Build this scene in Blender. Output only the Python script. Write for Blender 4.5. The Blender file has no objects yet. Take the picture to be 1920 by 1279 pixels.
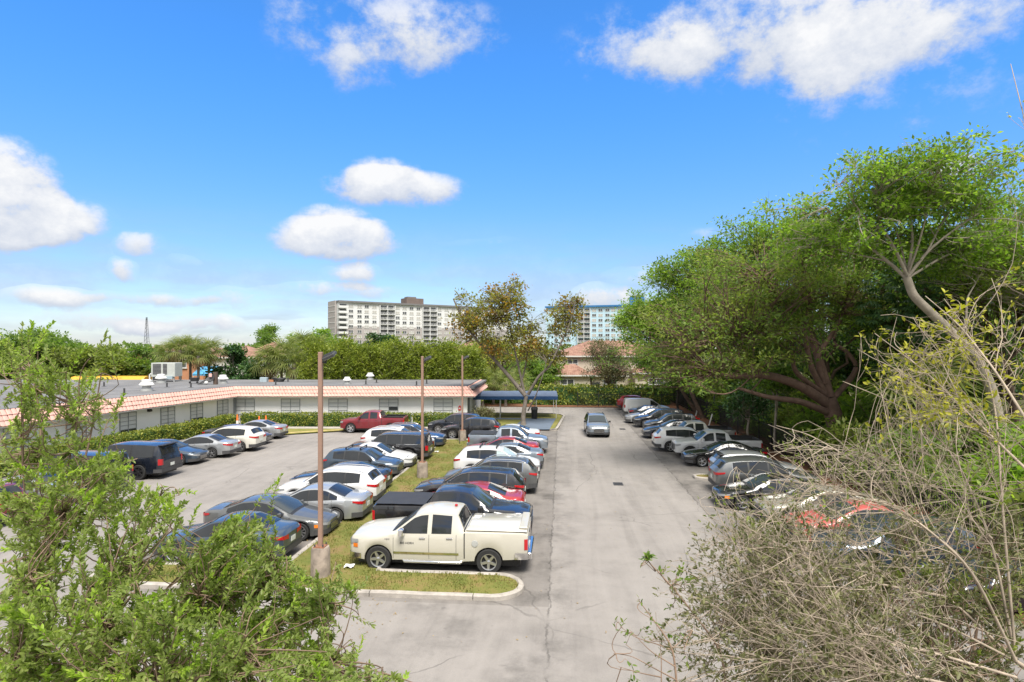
import bpy, bmesh, math, random
import numpy as np
from mathutils import Vector, Matrix

scene = bpy.context.scene
COL = scene.collection
R = math.radians

# ------------------------------------------------------------------ camera
F_PX, CAM_H, HOR = 1100.0, 7.2, 652.0        # focal length and horizon row for a 1920 px wide picture
cam_d = bpy.data.cameras.new('camera')
cam_d.sensor_width = 36.0
cam_d.lens = F_PX / 1920.0 * 36.0
cam_d.shift_y = (HOR - 639.5) / 1920.0
cam_d.clip_start = 0.05
cam_d.clip_end = 6000
cam = bpy.data.objects.new('camera', cam_d)
COL.objects.link(cam)
cam.location = (0, 0, CAM_H)
cam.rotation_euler = (R(90), 0, 0)
scene.camera = cam

# ------------------------------------------------------------------ light
SUN_EL, SUN_AZ = 60.0, 164.0     # azimuth measured clockwise from +Y (view direction)
SKY_STRENGTH = 0.115
sun_d = bpy.data.lights.new('sun', 'SUN')
sun_d.energy = 3.1
sun_d.angle = R(28)
sun_d.color = (1.0, 0.95, 0.87)
sun = bpy.data.objects.new('sun', sun_d)
COL.objects.link(sun)
_d = Vector((math.sin(R(SUN_AZ)) * math.cos(R(SUN_EL)), math.cos(R(SUN_AZ)) * math.cos(R(SUN_EL)), math.sin(R(SUN_EL))))
sun.rotation_euler = (-_d).to_track_quat('-Z', 'Y').to_euler()

scene.view_settings.view_transform = 'Standard'
scene.view_settings.look = 'None'
scene.view_settings.exposure = 1.12
scene.view_settings.gamma = 1.0
scene.view_settings.use_curve_mapping = False
scene.render.engine = 'CYCLES'
scene.cycles.use_denoising = True
scene.cycles.max_bounces = 7
scene.cycles.diffuse_bounces = 5
scene.cycles.glossy_bounces = 3
scene.cycles.transmission_bounces = 5
scene.cycles.transparent_max_bounces = 6
scene.cycles.sample_clamp_indirect = 6.0
scene.cycles.caustics_reflective = False
scene.cycles.caustics_refractive = False

world = bpy.data.worlds.new('World')
scene.world = world
world.use_nodes = True

class NT:
    """tiny helper for node trees"""
    def __init__(s, tree):
        s.t = tree
        s.n = tree.nodes
        s.l = tree.links
    def new(s, kind, **kw):
        n = s.n.new(kind)
        for k, v in kw.items():
            setattr(n, k, v)
        return n
    def put(s, sock, v):
        if isinstance(v, bpy.types.NodeSocket):
            s.l.new(v, sock)
        elif v is not None:
            sock.default_value = v
    def math(s, op, a, b=None, c=None, clamp=False):
        n = s.n.new('ShaderNodeMath'); n.operation = op; n.use_clamp = clamp
        s.put(n.inputs[0], a)
        if b is not None: s.put(n.inputs[1], b)
        if c is not None: s.put(n.inputs[2], c)
        return n.outputs[0]
    def noise(s, vec, scale, detail=5, rough=0.55, lac=2.0, dist=0.0):
        n = s.n.new('ShaderNodeTexNoise')
        if vec is not None: s.l.new(vec, n.inputs['Vector'])
        n.inputs['Scale'].default_value = scale
        n.inputs['Detail'].default_value = detail
        n.inputs['Roughness'].default_value = rough
        n.inputs['Lacunarity'].default_value = lac
        n.inputs['Distortion'].default_value = dist
        return n.outputs[0]
    def sstep(s, v, a, b):
        n = s.n.new('ShaderNodeMapRange'); n.interpolation_type = 'SMOOTHSTEP'
        s.put(n.inputs['Value'], v)
        s.put(n.inputs['From Min'], a); s.put(n.inputs['From Max'], b)
        return n.outputs[0]
    def mix(s, fac, a, b, blend='MIX'):
        n = s.n.new('ShaderNodeMix'); n.data_type = 'RGBA'; n.blend_type = blend
        s.put(n.inputs[0], fac)
        for i, v in ((6, a), (7, b)):
            if isinstance(v, (tuple, list)): v = tuple(v) + (1,) * (4 - len(v))
            s.put(n.inputs[i], v)
        return n.outputs[2]
    def ramp(s, fac, stops):
        n = s.n.new('ShaderNodeValToRGB')
        els = n.color_ramp.elements
        while len(els) < len(stops): els.new(0.5)
        for e, (p, c) in zip(els, stops):
            e.position = p; e.color = tuple(c) + (1,) * (4 - len(c))
        s.put(n.inputs[0], fac)
        return n.outputs[0]
    def mapping(s, vec, scale=(1, 1, 1), rot=(0, 0, 0), loc=(0, 0, 0)):
        n = s.n.new('ShaderNodeMapping')
        s.l.new(vec, n.inputs[0])
        n.inputs['Location'].default_value = loc
        n.inputs['Rotation'].default_value = rot
        n.inputs['Scale'].default_value = scale
        return n.outputs[0]

def build_world():
    k = NT(world.node_tree)
    k.n.clear()
    out = k.new('ShaderNodeOutputWorld')
    bg = k.new('ShaderNodeBackground')
    k.l.new(bg.outputs[0], out.inputs[0])
    sky = k.new('ShaderNodeTexSky', sky_type='NISHITA')
    sky.sun_disc = False
    sky.sun_elevation = R(SUN_EL)
    sky.sun_rotation = R(SUN_AZ)
    sky.air_density = 1.0
    sky.dust_density = 0.2
    sky.ozone_density = 2.0
    tc = k.new('ShaderNodeTexCoord')
    vec = tc.outputs['Generated']
    sep = k.new('ShaderNodeSeparateXYZ'); k.l.new(vec, sep.inputs[0])
    X, Y, Z = sep.outputs
    # clear air: the model's own gradient, a deeper blue overhead and less glare at the horizon
    gz = k.sstep(Z, -0.02, 0.46)
    tint = k.mix(gz, SKY_LOW, SKY_HIGH)
    blue = k.mix(1.0, sky.outputs[0], tint, 'MULTIPLY')
    # ---- clouds laid out by azimuth and elevation
    az = k.math('ARCTAN2', X, Y)
    el = k.math('ARCSINE', Z)
    warp = k.new('ShaderNodeTexNoise'); warp.inputs['Scale'].default_value = 8.0; warp.inputs['Detail'].default_value = 3
    k.l.new(vec, warp.inputs['Vector'])
    wsep = k.new('ShaderNodeSeparateXYZ'); k.l.new(warp.outputs['Color'], wsep.inputs[0])
    comb = k.new('ShaderNodeCombineXYZ')
    k.l.new(k.math('MULTIPLY_ADD', k.math('SUBTRACT', wsep.outputs[0], 0.5), 0.07, az), comb.inputs[0])
    k.l.new(k.math('MULTIPLY_ADD', k.math('SUBTRACT', wsep.outputs[1], 0.5), 0.04, el), comb.inputs[2])
    # (px, py, half width px, half height px, density)
    blobs = [
        (25, 362, 88, 88, 1.25), (100, 412, 120, 48, 1.1), (20, 440, 120, 44, .8),
        (262, 462, 36, 24, .8), (238, 508, 24, 22, .85), (345, 488, 30, 13, .5),
        (745, 352, 128, 36, 1.2), (725, 325, 60, 30, .9), (640, 450, 118, 40, 1.4), (635, 420, 74, 36, 1.0),
        (660, 515, 52, 24, 1.0), (640, 545, 130, 16, .7), (1350, 440, 70, 14, .3), (900, 455, 60, 10, .28),
        (720, 80, 150, 76, .50), (830, 70, 130, 56, .44), (650, 125, 70, 56, .36), (540, 50, 60, 56, .32),
        (1180, 95, 130, 66, .52), (1300, 115, 110, 56, .46),
        (1430, 40, 230, 86, .66), (1510, 95, 140, 76, .5), (1630, 75, 140, 80, .42), (1570, 165, 100, 50, .36), (1810, 20, 220, 70, .5),
        (1140, 562, 66, 28, 1.1), (1195, 522, 62, 20, .6), (1800, 315, 50, 24, 1.0),
        (100, 562, 100, 20, .95), (290, 562, 110, 15, .85), (470, 566, 100, 26, .55), (1720, 170, 330, 170, .26),
        (310, 612, 70, 24, .9), (410, 615, 60, 20, .8), (190, 605, 120, 24, .8), (560, 615, 90, 16, .6),
    ]
    acc = None
    for (px, py, hw, hh, den) in blobs:
        a0 = math.atan((px - 960) / F_PX)
        e0 = math.atan((HOR - py) / math.hypot(F_PX, px - 960))
        ra = hw / F_PX * math.cos(a0) ** 2 * 1.25
        re = hh / F_PX * math.cos(a0) * 1.22
        q = k.new('ShaderNodeVectorMath', operation='MULTIPLY_ADD')
        k.l.new(comb.outputs[0], q.inputs[0])
        q.inputs[1].default_value = (1 / ra, 0, 1 / re); q.inputs[2].default_value = (-a0 / ra, 1, -e0 / re)
        d = k.new('ShaderNodeVectorMath', operation='DOT_PRODUCT')
        k.l.new(q.outputs[0], d.inputs[0]); k.l.new(q.outputs[0], d.inputs[1])
        v = k.math('MAXIMUM', k.math('MULTIPLY_ADD', d.outputs['Value'], -den, 2 * den), 0.0)
        sc = k.new('ShaderNodeVectorMath', operation='SCALE')
        k.l.new(q.outputs[0], sc.inputs[0]); k.l.new(v, sc.inputs['Scale'])
        if acc is None: acc = sc.outputs[0]
        else:
            ad = k.new('ShaderNodeVectorMath', operation='ADD'); k.l.new(acc, ad.inputs[0]); k.l.new(sc.outputs[0], ad.inputs[1]); acc = ad.outputs[0]
    asep = k.new('ShaderNodeSeparateXYZ'); k.l.new(acc, asep.inputs[0])
    mass = k.math('MINIMUM', asep.outputs[1], 1.25)
    high = k.math('DIVIDE', asep.outputs[2], k.math('ADD', asep.outputs[1], 0.02))     # -1 foot of the cloud .. +1 its crown
    v2 = k.mapping(vec, scale=(1, 1, 1.35))
    n1 = k.noise(v2, 15.0, 8, 0.66)
    body = k.math('ADD', mass, k.math('MULTIPLY', k.math('SUBTRACT', n1, 0.52), 2.5))
    body = k.math('ADD', body, k.math('MULTIPLY', high, 0.22))
    d_blob = k.math('MULTIPLY', k.math('MULTIPLY', k.sstep(body, 0.12, 0.92), k.sstep(mass, 0.0, 0.30)), k.math('MULTIPLY_ADD', mass, 0.75, 0.38, clamp=True))
    # unseen cloud, thickened and whitened as neutral fill light, thinning out towards the view
    wide = k.noise(k.mapping(vec, scale=(1, 1, 1.8)), 2.6, 2, 0.5)
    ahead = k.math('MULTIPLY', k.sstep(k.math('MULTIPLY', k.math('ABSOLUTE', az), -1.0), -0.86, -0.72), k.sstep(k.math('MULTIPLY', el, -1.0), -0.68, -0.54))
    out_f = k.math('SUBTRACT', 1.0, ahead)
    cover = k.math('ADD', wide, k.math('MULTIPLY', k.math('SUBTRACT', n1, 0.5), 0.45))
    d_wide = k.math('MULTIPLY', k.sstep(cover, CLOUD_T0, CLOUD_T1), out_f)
    dens = k.math('MAXIMUM', k.math('MULTIPLY', d_blob, 0.97), k.math('MULTIPLY', d_wide, 0.97))
    # thin veil low on the horizon
    veil = k.math('MULTIPLY', k.sstep(k.noise(k.mapping(vec, scale=(1, 1, 5)), 4.5, 4, 0.6), 0.34, 0.70), k.sstep(k.math('MULTIPLY', el, -1.0), -0.24, -0.02))
    dens = k.math('MAXIMUM', dens, k.math('MULTIPLY', veil, 0.62))
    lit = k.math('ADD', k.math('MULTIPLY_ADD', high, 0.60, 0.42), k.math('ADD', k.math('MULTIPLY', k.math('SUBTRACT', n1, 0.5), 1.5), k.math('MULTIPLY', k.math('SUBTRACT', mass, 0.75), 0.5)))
    lit = k.math('MAXIMUM', lit, k.math('MULTIPLY', out_f, 0.85))  # cloud out of view held near white to lift the ambient light
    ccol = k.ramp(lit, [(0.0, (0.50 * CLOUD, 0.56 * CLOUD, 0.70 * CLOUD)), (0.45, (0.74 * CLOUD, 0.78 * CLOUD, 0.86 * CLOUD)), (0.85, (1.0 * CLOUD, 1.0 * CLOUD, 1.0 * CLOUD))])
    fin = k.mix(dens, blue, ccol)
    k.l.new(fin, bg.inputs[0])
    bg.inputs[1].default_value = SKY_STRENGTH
    world.cycles.sampling_method = 'MANUAL'
    world.cycles.sample_map_resolution = 512
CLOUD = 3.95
SKY_LOW, SKY_HIGH = (0.48, 0.51, 0.61), (0.31, 0.74, 1.16)
CLOUD_T0, CLOUD_T1 = 0.26, 0.44  # low thresholds: dense unseen cloud added for neutral fill
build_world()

# ------------------------------------------------------------------ measured frames of the place
def ground(px, py, z=0.0):
    """ground point seen at a picture position"""
    y = F_PX * (CAM_H - z) / (py - HOR)
    return ((px - 960) / F_PX * y, y, z)
def at(px, py, y):
    """point at distance y ahead of the camera"""
    return ((px - 960) / F_PX * y, y, CAM_H - (py - HOR) / F_PX * y)
AISLE = math.atan2(92.0, F_PX)          # the driveway runs 4.8 degrees right of the view
CU, SU = math.cos(AISLE), math.sin(AISLE)
def P(s, t, z=0.0):
    """s metres up the driveway, t metres to its right"""
    return (s * SU + t * CU, s * CU - t * SU, z)
HEAD_RIGHT = -AISLE
HEAD_LEFT = math.pi - AISLE

# ------------------------------------------------------------------ mesh helpers
def link(o, parent=None):
    COL.objects.link(o)
    if parent is not None:
        o.parent = parent
    return o
def tag(o, label=None, cat=None, group=None, kind=None):
    if label: o['label'] = label
    if cat: o['category'] = cat
    if group: o['group'] = group
    if kind: o['kind'] = kind
    return o
def empty(name, loc=(0, 0, 0), rz=0.0):
    o = bpy.data.objects.new(name, None)
    o.empty_display_size = 0.2
    o.location = loc
    o.rotation_euler = (0, 0, rz)
    return link(o)
def inst(name, mesh, parent=None, loc=(0, 0, 0), rot=(0, 0, 0), scale=(1, 1, 1)):
    o = bpy.data.objects.new(name, mesh)
    o.location = loc; o.rotation_euler = rot; o.scale = scale
    return link(o, parent)

class MB:
    def __init__(s):
        s.v = []; s.f = []; s.m = []
    def add(s, vs, fs, mi=0):
        b = len(s.v)
        s.v.extend([tuple(p) for p in vs])
        s.f.extend([tuple(i + b for i in f) for f in fs])
        s.m.extend([mi] * len(fs))
        return s
    def box(s, c, d, rz=0.0, mi=0, taper=1.0):
        cx, cy, cz = c; hx, hy, hz = d[0] / 2, d[1] / 2, d[2] / 2
        vs = []
        for z in (-1, 1):
            k = taper if z > 0 else 1.0
            for x, y in ((-1, -1), (1, -1), (1, 1), (-1, 1)):
                px, py = x * hx * k, y * hy * k
                vs.append((cx + px * math.cos(rz) - py * math.sin(rz), cy + px * math.sin(rz) + py * math.cos(rz), cz + z * hz))
        return s.add(vs, [(3, 2, 1, 0), (4, 5, 6, 7), (0, 1, 5, 4), (1, 2, 6, 5), (2, 3, 7, 6), (3, 0, 4, 7)], mi)
    def box_edge(s, c, d, b=0.02, rz=0.0, mi=0):
        """box with chamfered vertical and top edges"""
        cx, cy, cz = c; hx, hy, hz = d[0] / 2, d[1] / 2, d[2] / 2
        def ring(ix, z):
            pts = [(-hx + ix, -hy + ix + b), (-hx + ix + b, -hy + ix), (hx - ix - b, -hy + ix), (hx - ix, -hy + ix + b),
                   (hx - ix, hy - ix - b), (hx - ix - b, hy - ix), (-hx + ix + b, hy - ix), (-hx + ix, hy - ix - b)]
            return [(cx + x * math.cos(rz) - y * math.sin(rz), cy + x * math.sin(rz) + y * math.cos(rz), cz + z) for x, y in pts]
        vs = ring(0, -hz) + ring(0, hz - b) + ring(b, hz)
        fs = [tuple(range(7, -1, -1)), tuple(range(16, 24))]
        for k in (0, 8):
            for i in range(8):
                fs.append((k + i, k + (i + 1) % 8, k + 8 + (i + 1) % 8, k + 8 + i))
        return s.add(vs, fs, mi)
    def prism(s, poly, z0, z1, mi=0):
        n = len(poly)
        vs = [(x, y, z0) for x, y in poly] + [(x, y, z1) for x, y in poly]
        fs = [tuple(range(n - 1, -1, -1)), tuple(range(n, 2 * n))]
        fs += [(i, (i + 1) % n, n + (i + 1) % n, n + i) for i in range(n)]
        return s.add(vs, fs, mi)
    def tube(s, pts, rads, n=6, cap=True, mi=0):
        vs, fs = tube_arrays(pts, rads, n)
        m = len(pts)
        if cap:
            fs = fs + [tuple(range(n - 1, -1, -1)), tuple(range((m - 1) * n, m * n))]
        return s.add(vs, fs, mi)
    def lathe(s, prof, n=16, axis='Z', loc=(0, 0, 0), mi=0, cap=True):
        vs = []; fs = []
        for r, h in prof:
            for i in range(n):
                a = 2 * math.pi * i / n
                p = (r * math.cos(a), r * math.sin(a), h) if axis == 'Z' else ((r * math.cos(a), h, r * math.sin(a)) if axis == 'Y' else (h, r * math.cos(a), r * math.sin(a)))
                vs.append((p[0] + loc[0], p[1] + loc[1], p[2] + loc[2]))
        for j in range(len(prof) - 1):
            for i in range(n):
                fs.append((j * n + i, j * n + (i + 1) % n, (j + 1) * n + (i + 1) % n, (j + 1) * n + i))
        if cap:
            fs += [tuple(range(n - 1, -1, -1)), tuple(range((len(prof) - 1) * n, len(prof) * n))]
        return s.add(vs, fs, mi)
    def grid(s, rows, mi=0):
        n = len(rows[0])
        vs = [p for r in rows for p in r]
        fs = [(i * n + j, i * n + j + 1, (i + 1) * n + j + 1, (i + 1) * n + j) for i in range(len(rows) - 1) for j in range(n - 1)]
        return s.add(vs, fs, mi)
    def mesh(s, name, mats, smooth=None):
        me = bpy.data.meshes.new(name)
        me.from_pydata(s.v, [], s.f)
        if not isinstance(mats, (list, tuple)): mats = [mats]
        for m in mats: me.materials.append(m)
        if len(mats) > 1: me.polygons.foreach_set('material_index', s.m)
        if smooth is not None:
            me.polygons.foreach_set('use_smooth', [True] * len(me.polygons))
            me.set_sharp_from_angle(angle=R(smooth))
        me.update()
        return me
    def build(s, name, mats, parent=None, smooth=None, loc=(0, 0, 0), rz=0.0, fix=False):
        me = s.mesh(name, mats, smooth)
        if fix:
            b = bmesh.new(); b.from_mesh(me); bmesh.ops.recalc_face_normals(b, faces=b.faces); b.to_mesh(me); b.free()
        return inst(name, me, parent, loc, (0, 0, rz))

def tube_arrays(pts, rads, n):
    pts = [Vector(p) for p in pts]
    vs = []; fs = []
    up = Vector((0, 0, 1))
    m = len(pts)
    ref = None
    for i, p in enumerate(pts):
        d = (pts[min(i + 1, m - 1)] - pts[max(i - 1, 0)])
        if d.length < 1e-9: d = Vector((0, 0, 1))
        d.normalize()
        if ref is None:
            ref = d.orthogonal().normalized()
        a = (ref - d * ref.dot(d))
        if a.length < 1e-6: a = d.orthogonal()
        a.normalize(); ref = a
        b = d.cross(a)
        for j in range(n):
            t = 2 * math.pi * j / n
            q = p + (a * math.cos(t) + b * math.sin(t)) * rads[i]
            vs.append((q.x, q.y, q.z))
    for i in range(m - 1):
        for j in range(n):
            fs.append((i * n + j, i * n + (j + 1) % n, (i + 1) * n + (j + 1) % n, (i + 1) * n + j))
    return vs, fs

# ------------------------------------------------------------------ materials
def new_mat(name):
    m = bpy.data.materials.new(name)
    m.use_nodes = True
    k = NT(m.node_tree)
    b = k.n['Principled BSDF']
    return m, k, b
def plain(name, col, rough=0.6, metal=0.0, vary=0.12, scale=3.0, bump=0.0, coat=0.0, spec=None, bscale=None, coords='Object'):
    m, k, b = new_mat(name)
    if coords == 'Object':
        vec = k.new('ShaderNodeTexCoord').outputs['Object']
    else:
        vec = k.new('ShaderNodeNewGeometry').outputs['Position']
    n = k.noise(vec, scale, 6, 0.6)
    lo = tuple(c * (1 - vary) for c in col); hi = tuple(min(1, c * (1 + vary)) for c in col)
    k.l.new(k.ramp(n, [(0.25, lo), (0.75, hi)]), b.inputs['Base Color'])
    b.inputs['Roughness'].default_value = rough
    b.inputs['Metallic'].default_value = metal
    b.inputs['Coat Weight'].default_value = coat
    b.inputs['Coat Roughness'].default_value = 0.04
    if spec is not None: b.inputs['Specular IOR Level'].default_value = spec
    if bump:
        bp = k.new('ShaderNodeBump'); bp.inputs['Strength'].default_value = bump; bp.inputs['Distance'].default_value = 0.02
        k.l.new(k.noise(vec, bscale or scale * 4, 6, 0.65), bp.inputs['Height'])
        k.l.new(bp.outputs[0], b.inputs['Normal'])
    return m
def leaf_mat(name, cols, trans=0.58, rough=0.5, pos=0.35):
    """cols: three greens from dark to light; leaves differ one by one and from bough to bough"""
    m = bpy.data.materials.new(name); m.use_nodes = True
    k = NT(m.node_tree); k.n.clear()
    out = k.new('ShaderNodeOutputMaterial')
    g = k.new('ShaderNodeNewGeometry')
    n = k.noise(g.outputs['Position'], pos, 3, 0.6)
    f = k.math('ADD', k.math('MULTIPLY', g.outputs['Random Per Island'], 0.55), k.math('MULTIPLY_ADD', n, 1.1, -0.32))
    c = k.ramp(f, [(0.05, cols[0]), (0.5, cols[1]), (0.95, cols[2])])
    d = k.new('ShaderNodeBsdfPrincipled')
    d.inputs['Roughness'].default_value = rough
    d.inputs['Specular IOR Level'].default_value = 0.35
    k.l.new(c, d.inputs['Base Color'])
    t = k.new('ShaderNodeBsdfTranslucent')
    k.l.new(k.mix(1.0, c, (1.30, 1.45, 0.70), 'MULTIPLY'), t.inputs['Color'])
    mx = k.new('ShaderNodeMixShader'); mx.inputs[0].default_value = trans
    k.l.new(d.outputs[0], mx.inputs[1]); k.l.new(t.outputs[0], mx.inputs[2])
    k.l.new(mx.outputs[0], out.inputs[0])
    return m

M = {}
M['white_wall'] = plain('white_stucco', (0.82, 0.81, 0.79), 0.85, vary=0.05, scale=0.7, bump=0.15, bscale=60)
M['grey_trim'] = plain('grey_frame_paint', (0.27, 0.285, 0.29), 0.5, vary=0.1)
M['pane'] = plain('window_pane_with_blind', (0.60, 0.605, 0.59), 0.45, vary=0.10, scale=1.3)
M['dark_pane'] = plain('dark_window_pane', (0.045, 0.05, 0.05), 0.08, vary=0.3)
M['black_plastic'] = plain('black_plastic', (0.018, 0.018, 0.019), 0.45, vary=0.2)
M['dark_grey'] = plain('dark_grey_plastic', (0.05, 0.05, 0.052), 0.6, vary=0.2)
M['rubber'] = plain('tyre_rubber', (0.022, 0.022, 0.022), 0.85, vary=0.25, scale=9)
M['alloy'] = plain('alloy_wheel', (0.55, 0.55, 0.56), 0.3, metal=0.85, vary=0.08)
M['dark_alloy'] = plain('dark_alloy_wheel', (0.06, 0.06, 0.065), 0.35, metal=0.7, vary=0.1)
M['chrome'] = plain('chrome', (0.8, 0.8, 0.8), 0.12, metal=1.0, vary=0.03)
M['bronze_pole'] = plain('brown_pole_paint', (0.28, 0.175, 0.13), 0.55, vary=0.12, scale=2.0)
M['concrete'] = plain('concrete', (0.35, 0.32, 0.285), 0.9, vary=0.34, scale=2.8, bump=0.3, bscale=30, coords='P')
M['orange'] = plain('orange_cone_plastic', (0.85, 0.16, 0.03), 0.5, vary=0.08)
M['galv'] = plain('galvanised_metal', (0.48, 0.49, 0.48), 0.4, metal=0.4, vary=0.15)
M['white_metal'] = plain('white_metal', (0.62, 0.62, 0.60), 0.5, vary=0.1)
M['canopy_blue'] = plain('blue_canvas', (0.115, 0.155, 0.235), 0.75, vary=0.1, scale=1.5)
M['red_sign'] = plain('red_alarm_box', (0.55, 0.03, 0.03), 0.4, vary=0.05)
# ------------------------------------------------------------------ ground materials
def aisle_coords(k):
    pos = k.new('ShaderNodeNewGeometry').outputs['Position']
    m = k.mapping(pos, rot=(0, 0, AISLE))          # x -> t (right), y -> s (up the drive)
    sep = k.new('ShaderNodeSeparateXYZ'); k.l.new(m, sep.inputs[0])
    return m, sep.outputs[0], sep.outputs[1]

def asphalt_mat(name, base, warm=1.0, stain=0.5):
    m, k, b = new_mat(name)
    vec, t, s = aisle_coords(k)
    big = k.noise(vec, 0.16, 5, 0.6, dist=0.6)
    mid = k.noise(vec, 1.3, 6, 0.65)
    streak = k.noise(k.mapping(vec, scale=(1.6, 0.10, 1)), 1.0, 5, 0.6, dist=0.8)
    fine = k.noise(vec, 38.0, 4, 0.7)
    grit = k.noise(vec, 160.0, 2, 0.6)
    v = k.math('ADD', k.math('MULTIPLY', big, 0.9), k.math('ADD', k.math('MULTIPLY', mid, 0.5), k.math('MULTIPLY', streak, 0.6)))
    c = k.ramp(k.math('MULTIPLY', v, 0.5), [(0.30, tuple(x * 0.62 for x in base)), (0.5, base), (0.70, tuple(x * 1.25 for x in base))])
    c = k.mix(1.0, c, k.mix(k.math('ADD', k.math('MULTIPLY', fine, 0.5), k.math('MULTIPLY', grit, 0.5)), (0.52, 0.52, 0.52), (1.48, 1.47, 1.46)), 'MULTIPLY')
    # oil and rubber along the edge of the parking rows (left edge of the drive, right gutter, left lot)
    wob = k.math('MULTIPLY_ADD', k.noise(k.mapping(vec, scale=(0.5, 0.5, 1)), 1.0, 5, 0.7), 1.2, -0.6)
    tw = k.math('ADD', t, wob)
    def band(c0, half, soft):
        d = k.math('ABSOLUTE', k.math('SUBTRACT', tw, c0))
        return k.math('SUBTRACT', 1.0, k.sstep(d, half, half + soft))
    blot = k.sstep(k.noise(vec, 0.55, 6, 0.7), 0.42, 0.72)
    oil = k.math('MULTIPLY', k.math('MAXIMUM', band(-0.55, 0.15, 1.5), k.math('MAXIMUM', band(6.9, 0.2, 1.4), k.math('MULTIPLY', band(-13.5, 0.3, 1.6), 0.5))), blot)
    under = k.math('MAXIMUM', band(-3.2, 0.9, 0.8), k.math('MAXIMUM', band(9.4, 1.2, 0.8), band(-11.4, 1.0, 0.8)))
    oil = k.math('MAXIMUM', oil, k.math('MULTIPLY', k.math('MULTIPLY', under, blot), 0.7))
    c = k.mix(k.math('MULTIPLY', oil, stain), c, tuple(x * 0.36 for x in base))
    # long joint crack at the left edge of the drive, right edge joint, and a few wandering cracks
    cw = k.math('MULTIPLY_ADD', k.noise(k.mapping(vec, scale=(0.9, 0.9, 1)), 1.6, 6, 0.75), 0.5, -0.25)
    tc = k.math('ADD', t, cw)
    def line(c0, w):
        return k.math('SUBTRACT', 1.0, k.sstep(k.math('ABSOLUTE', k.math('SUBTRACT', tc, c0)), w * 0.4, w))
    brk = k.sstep(k.noise(k.mapping(vec, scale=(0.2, 1.4, 1)), 0.9, 4, 0.6), 0.36, 0.55)
    crack = k.math('MULTIPLY', k.math('MAXIMUM', line(-0.34, 0.04), k.math('MULTIPLY', line(6.3, 0.05), 1.0)), k.math('MULTIPLY_ADD', brk, 0.9, 0.1))
    vo = k.new('ShaderNodeTexVoronoi', feature='DISTANCE_TO_EDGE'); vo.inputs['Scale'].default_value = 0.20
    wn = k.new('ShaderNodeTexNoise'); wn.inputs['Scale'].default_value = 0.9; wn.inputs['Detail'].default_value = 6; k.l.new(vec, wn.inputs['Vector'])
    k.l.new(k.mix(0.28, vec, wn.outputs['Color'], 'LINEAR_LIGHT'), vo.inputs['Vector'])
    vcr = k.math('SUBTRACT', 1.0, k.sstep(vo.outputs['Distance'], 0.0015, 0.0065))
    vcr = k.math('MULTIPLY', vcr, k.sstep(k.noise(vec, 0.21, 3, 0.6), 0.45, 0.58))
    crack = k.math('MAXIMUM', crack, k.math('MULTIPLY', vcr, 0.75))
    c = k.mix(k.math('MULTIPLY', crack, 0.58), c, tuple(x * 0.30 for x in base))
    # small dark drips
    drip = k.sstep(k.noise(vec, 2.6, 2, 0.5), 0.70, 0.76)
    c = k.mix(k.math('MULTIPLY', drip, 0.4), c, tuple(x * 0.4 for x in base))
    k.l.new(c, b.inputs['Base Color'])
    b.inputs['Roughness'].default_value = 0.9
    b.inputs['Specular IOR Level'].default_value = 0.25
    bp = k.new('ShaderNodeBump'); bp.inputs['Strength'].default_value = 0.25; bp.inputs['Distance'].default_value = 0.01
    k.l.new(k.math('SUBTRACT', fine, crack), bp.inputs['Height']); k.l.new(bp.outputs[0], b.inputs['Normal'])
    return m
def soil_mat(name, stops, scale=1.2, bump=0.5):
    m, k, b = new_mat(name)
    pos = k.new('ShaderNodeNewGeometry').outputs['Position']
    n1 = k.noise(pos, scale, 6, 0.65, dist=0.4); n2 = k.noise(pos, scale * 14, 5, 0.7); n3 = k.noise(pos, 70, 3, 0.7)
    f = k.math('ADD', k.math('MULTIPLY', n1, 0.6), k.math('ADD', k.math('MULTIPLY', n2, 0.3), k.math('MULTIPLY', n3, 0.25)))
    k.l.new(k.ramp(f, stops), b.inputs['Base Color'])
    b.inputs['Roughness'].default_value = 0.95
    b.inputs['Specular IOR Level'].default_value = 0.15
    bp = k.new('ShaderNodeBump'); bp.inputs['Strength'].default_value = bump; bp.inputs['Distance'].default_value = 0.04
    k.l.new(n2, bp.inputs['Height']); k.l.new(bp.outputs[0], b.inputs['Normal'])
    return m
M['asphalt'] = asphalt_mat('parking_asphalt', (0.196, 0.181, 0.167), stain=0.8)
M['drive'] = asphalt_mat('driveway_asphalt', (0.240, 0.223, 0.207), stain=0.75)
M['turf'] = soil_mat('thin_turf', [(0.40, (0.25, 0.16, 0.09)), (0.50, (0.21, 0.15, 0.065)), (0.57, (0.165, 0.16, 0.045)), (0.72, (0.10, 0.13, 0.03))])
M['lawn'] = soil_mat('lawn', [(0.38, (0.27, 0.20, 0.085)), (0.52, (0.22, 0.20, 0.06)), (0.72, (0.14, 0.16, 0.04))], 0.6)
M['mulch'] = soil_mat('leaf_litter', [(0.35, (0.06, 0.03, 0.018)), (0.55, (0.15, 0.07, 0.04)), (0.75, (0.23, 0.12, 0.07))], 2.0)
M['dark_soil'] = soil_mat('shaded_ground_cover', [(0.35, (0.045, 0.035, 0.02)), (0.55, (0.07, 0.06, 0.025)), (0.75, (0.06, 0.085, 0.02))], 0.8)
M['land'] = soil_mat('land', [(0.35, (0.10, 0.085, 0.04)), (0.55, (0.085, 0.09, 0.03)), (0.75, (0.06, 0.085, 0.025))], 0.05)

def sheet(name, poly, z, mat, kind='structure'):
    mb = MB(); mb.add([(x, y, z) for x, y in poly], [tuple(range(len(poly)))])
    o = mb.build(name, mat, fix=False)
    o['kind'] = kind
    return o
def pst(*pts):
    return [P(s, t)[:2] for s, t in pts]

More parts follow.
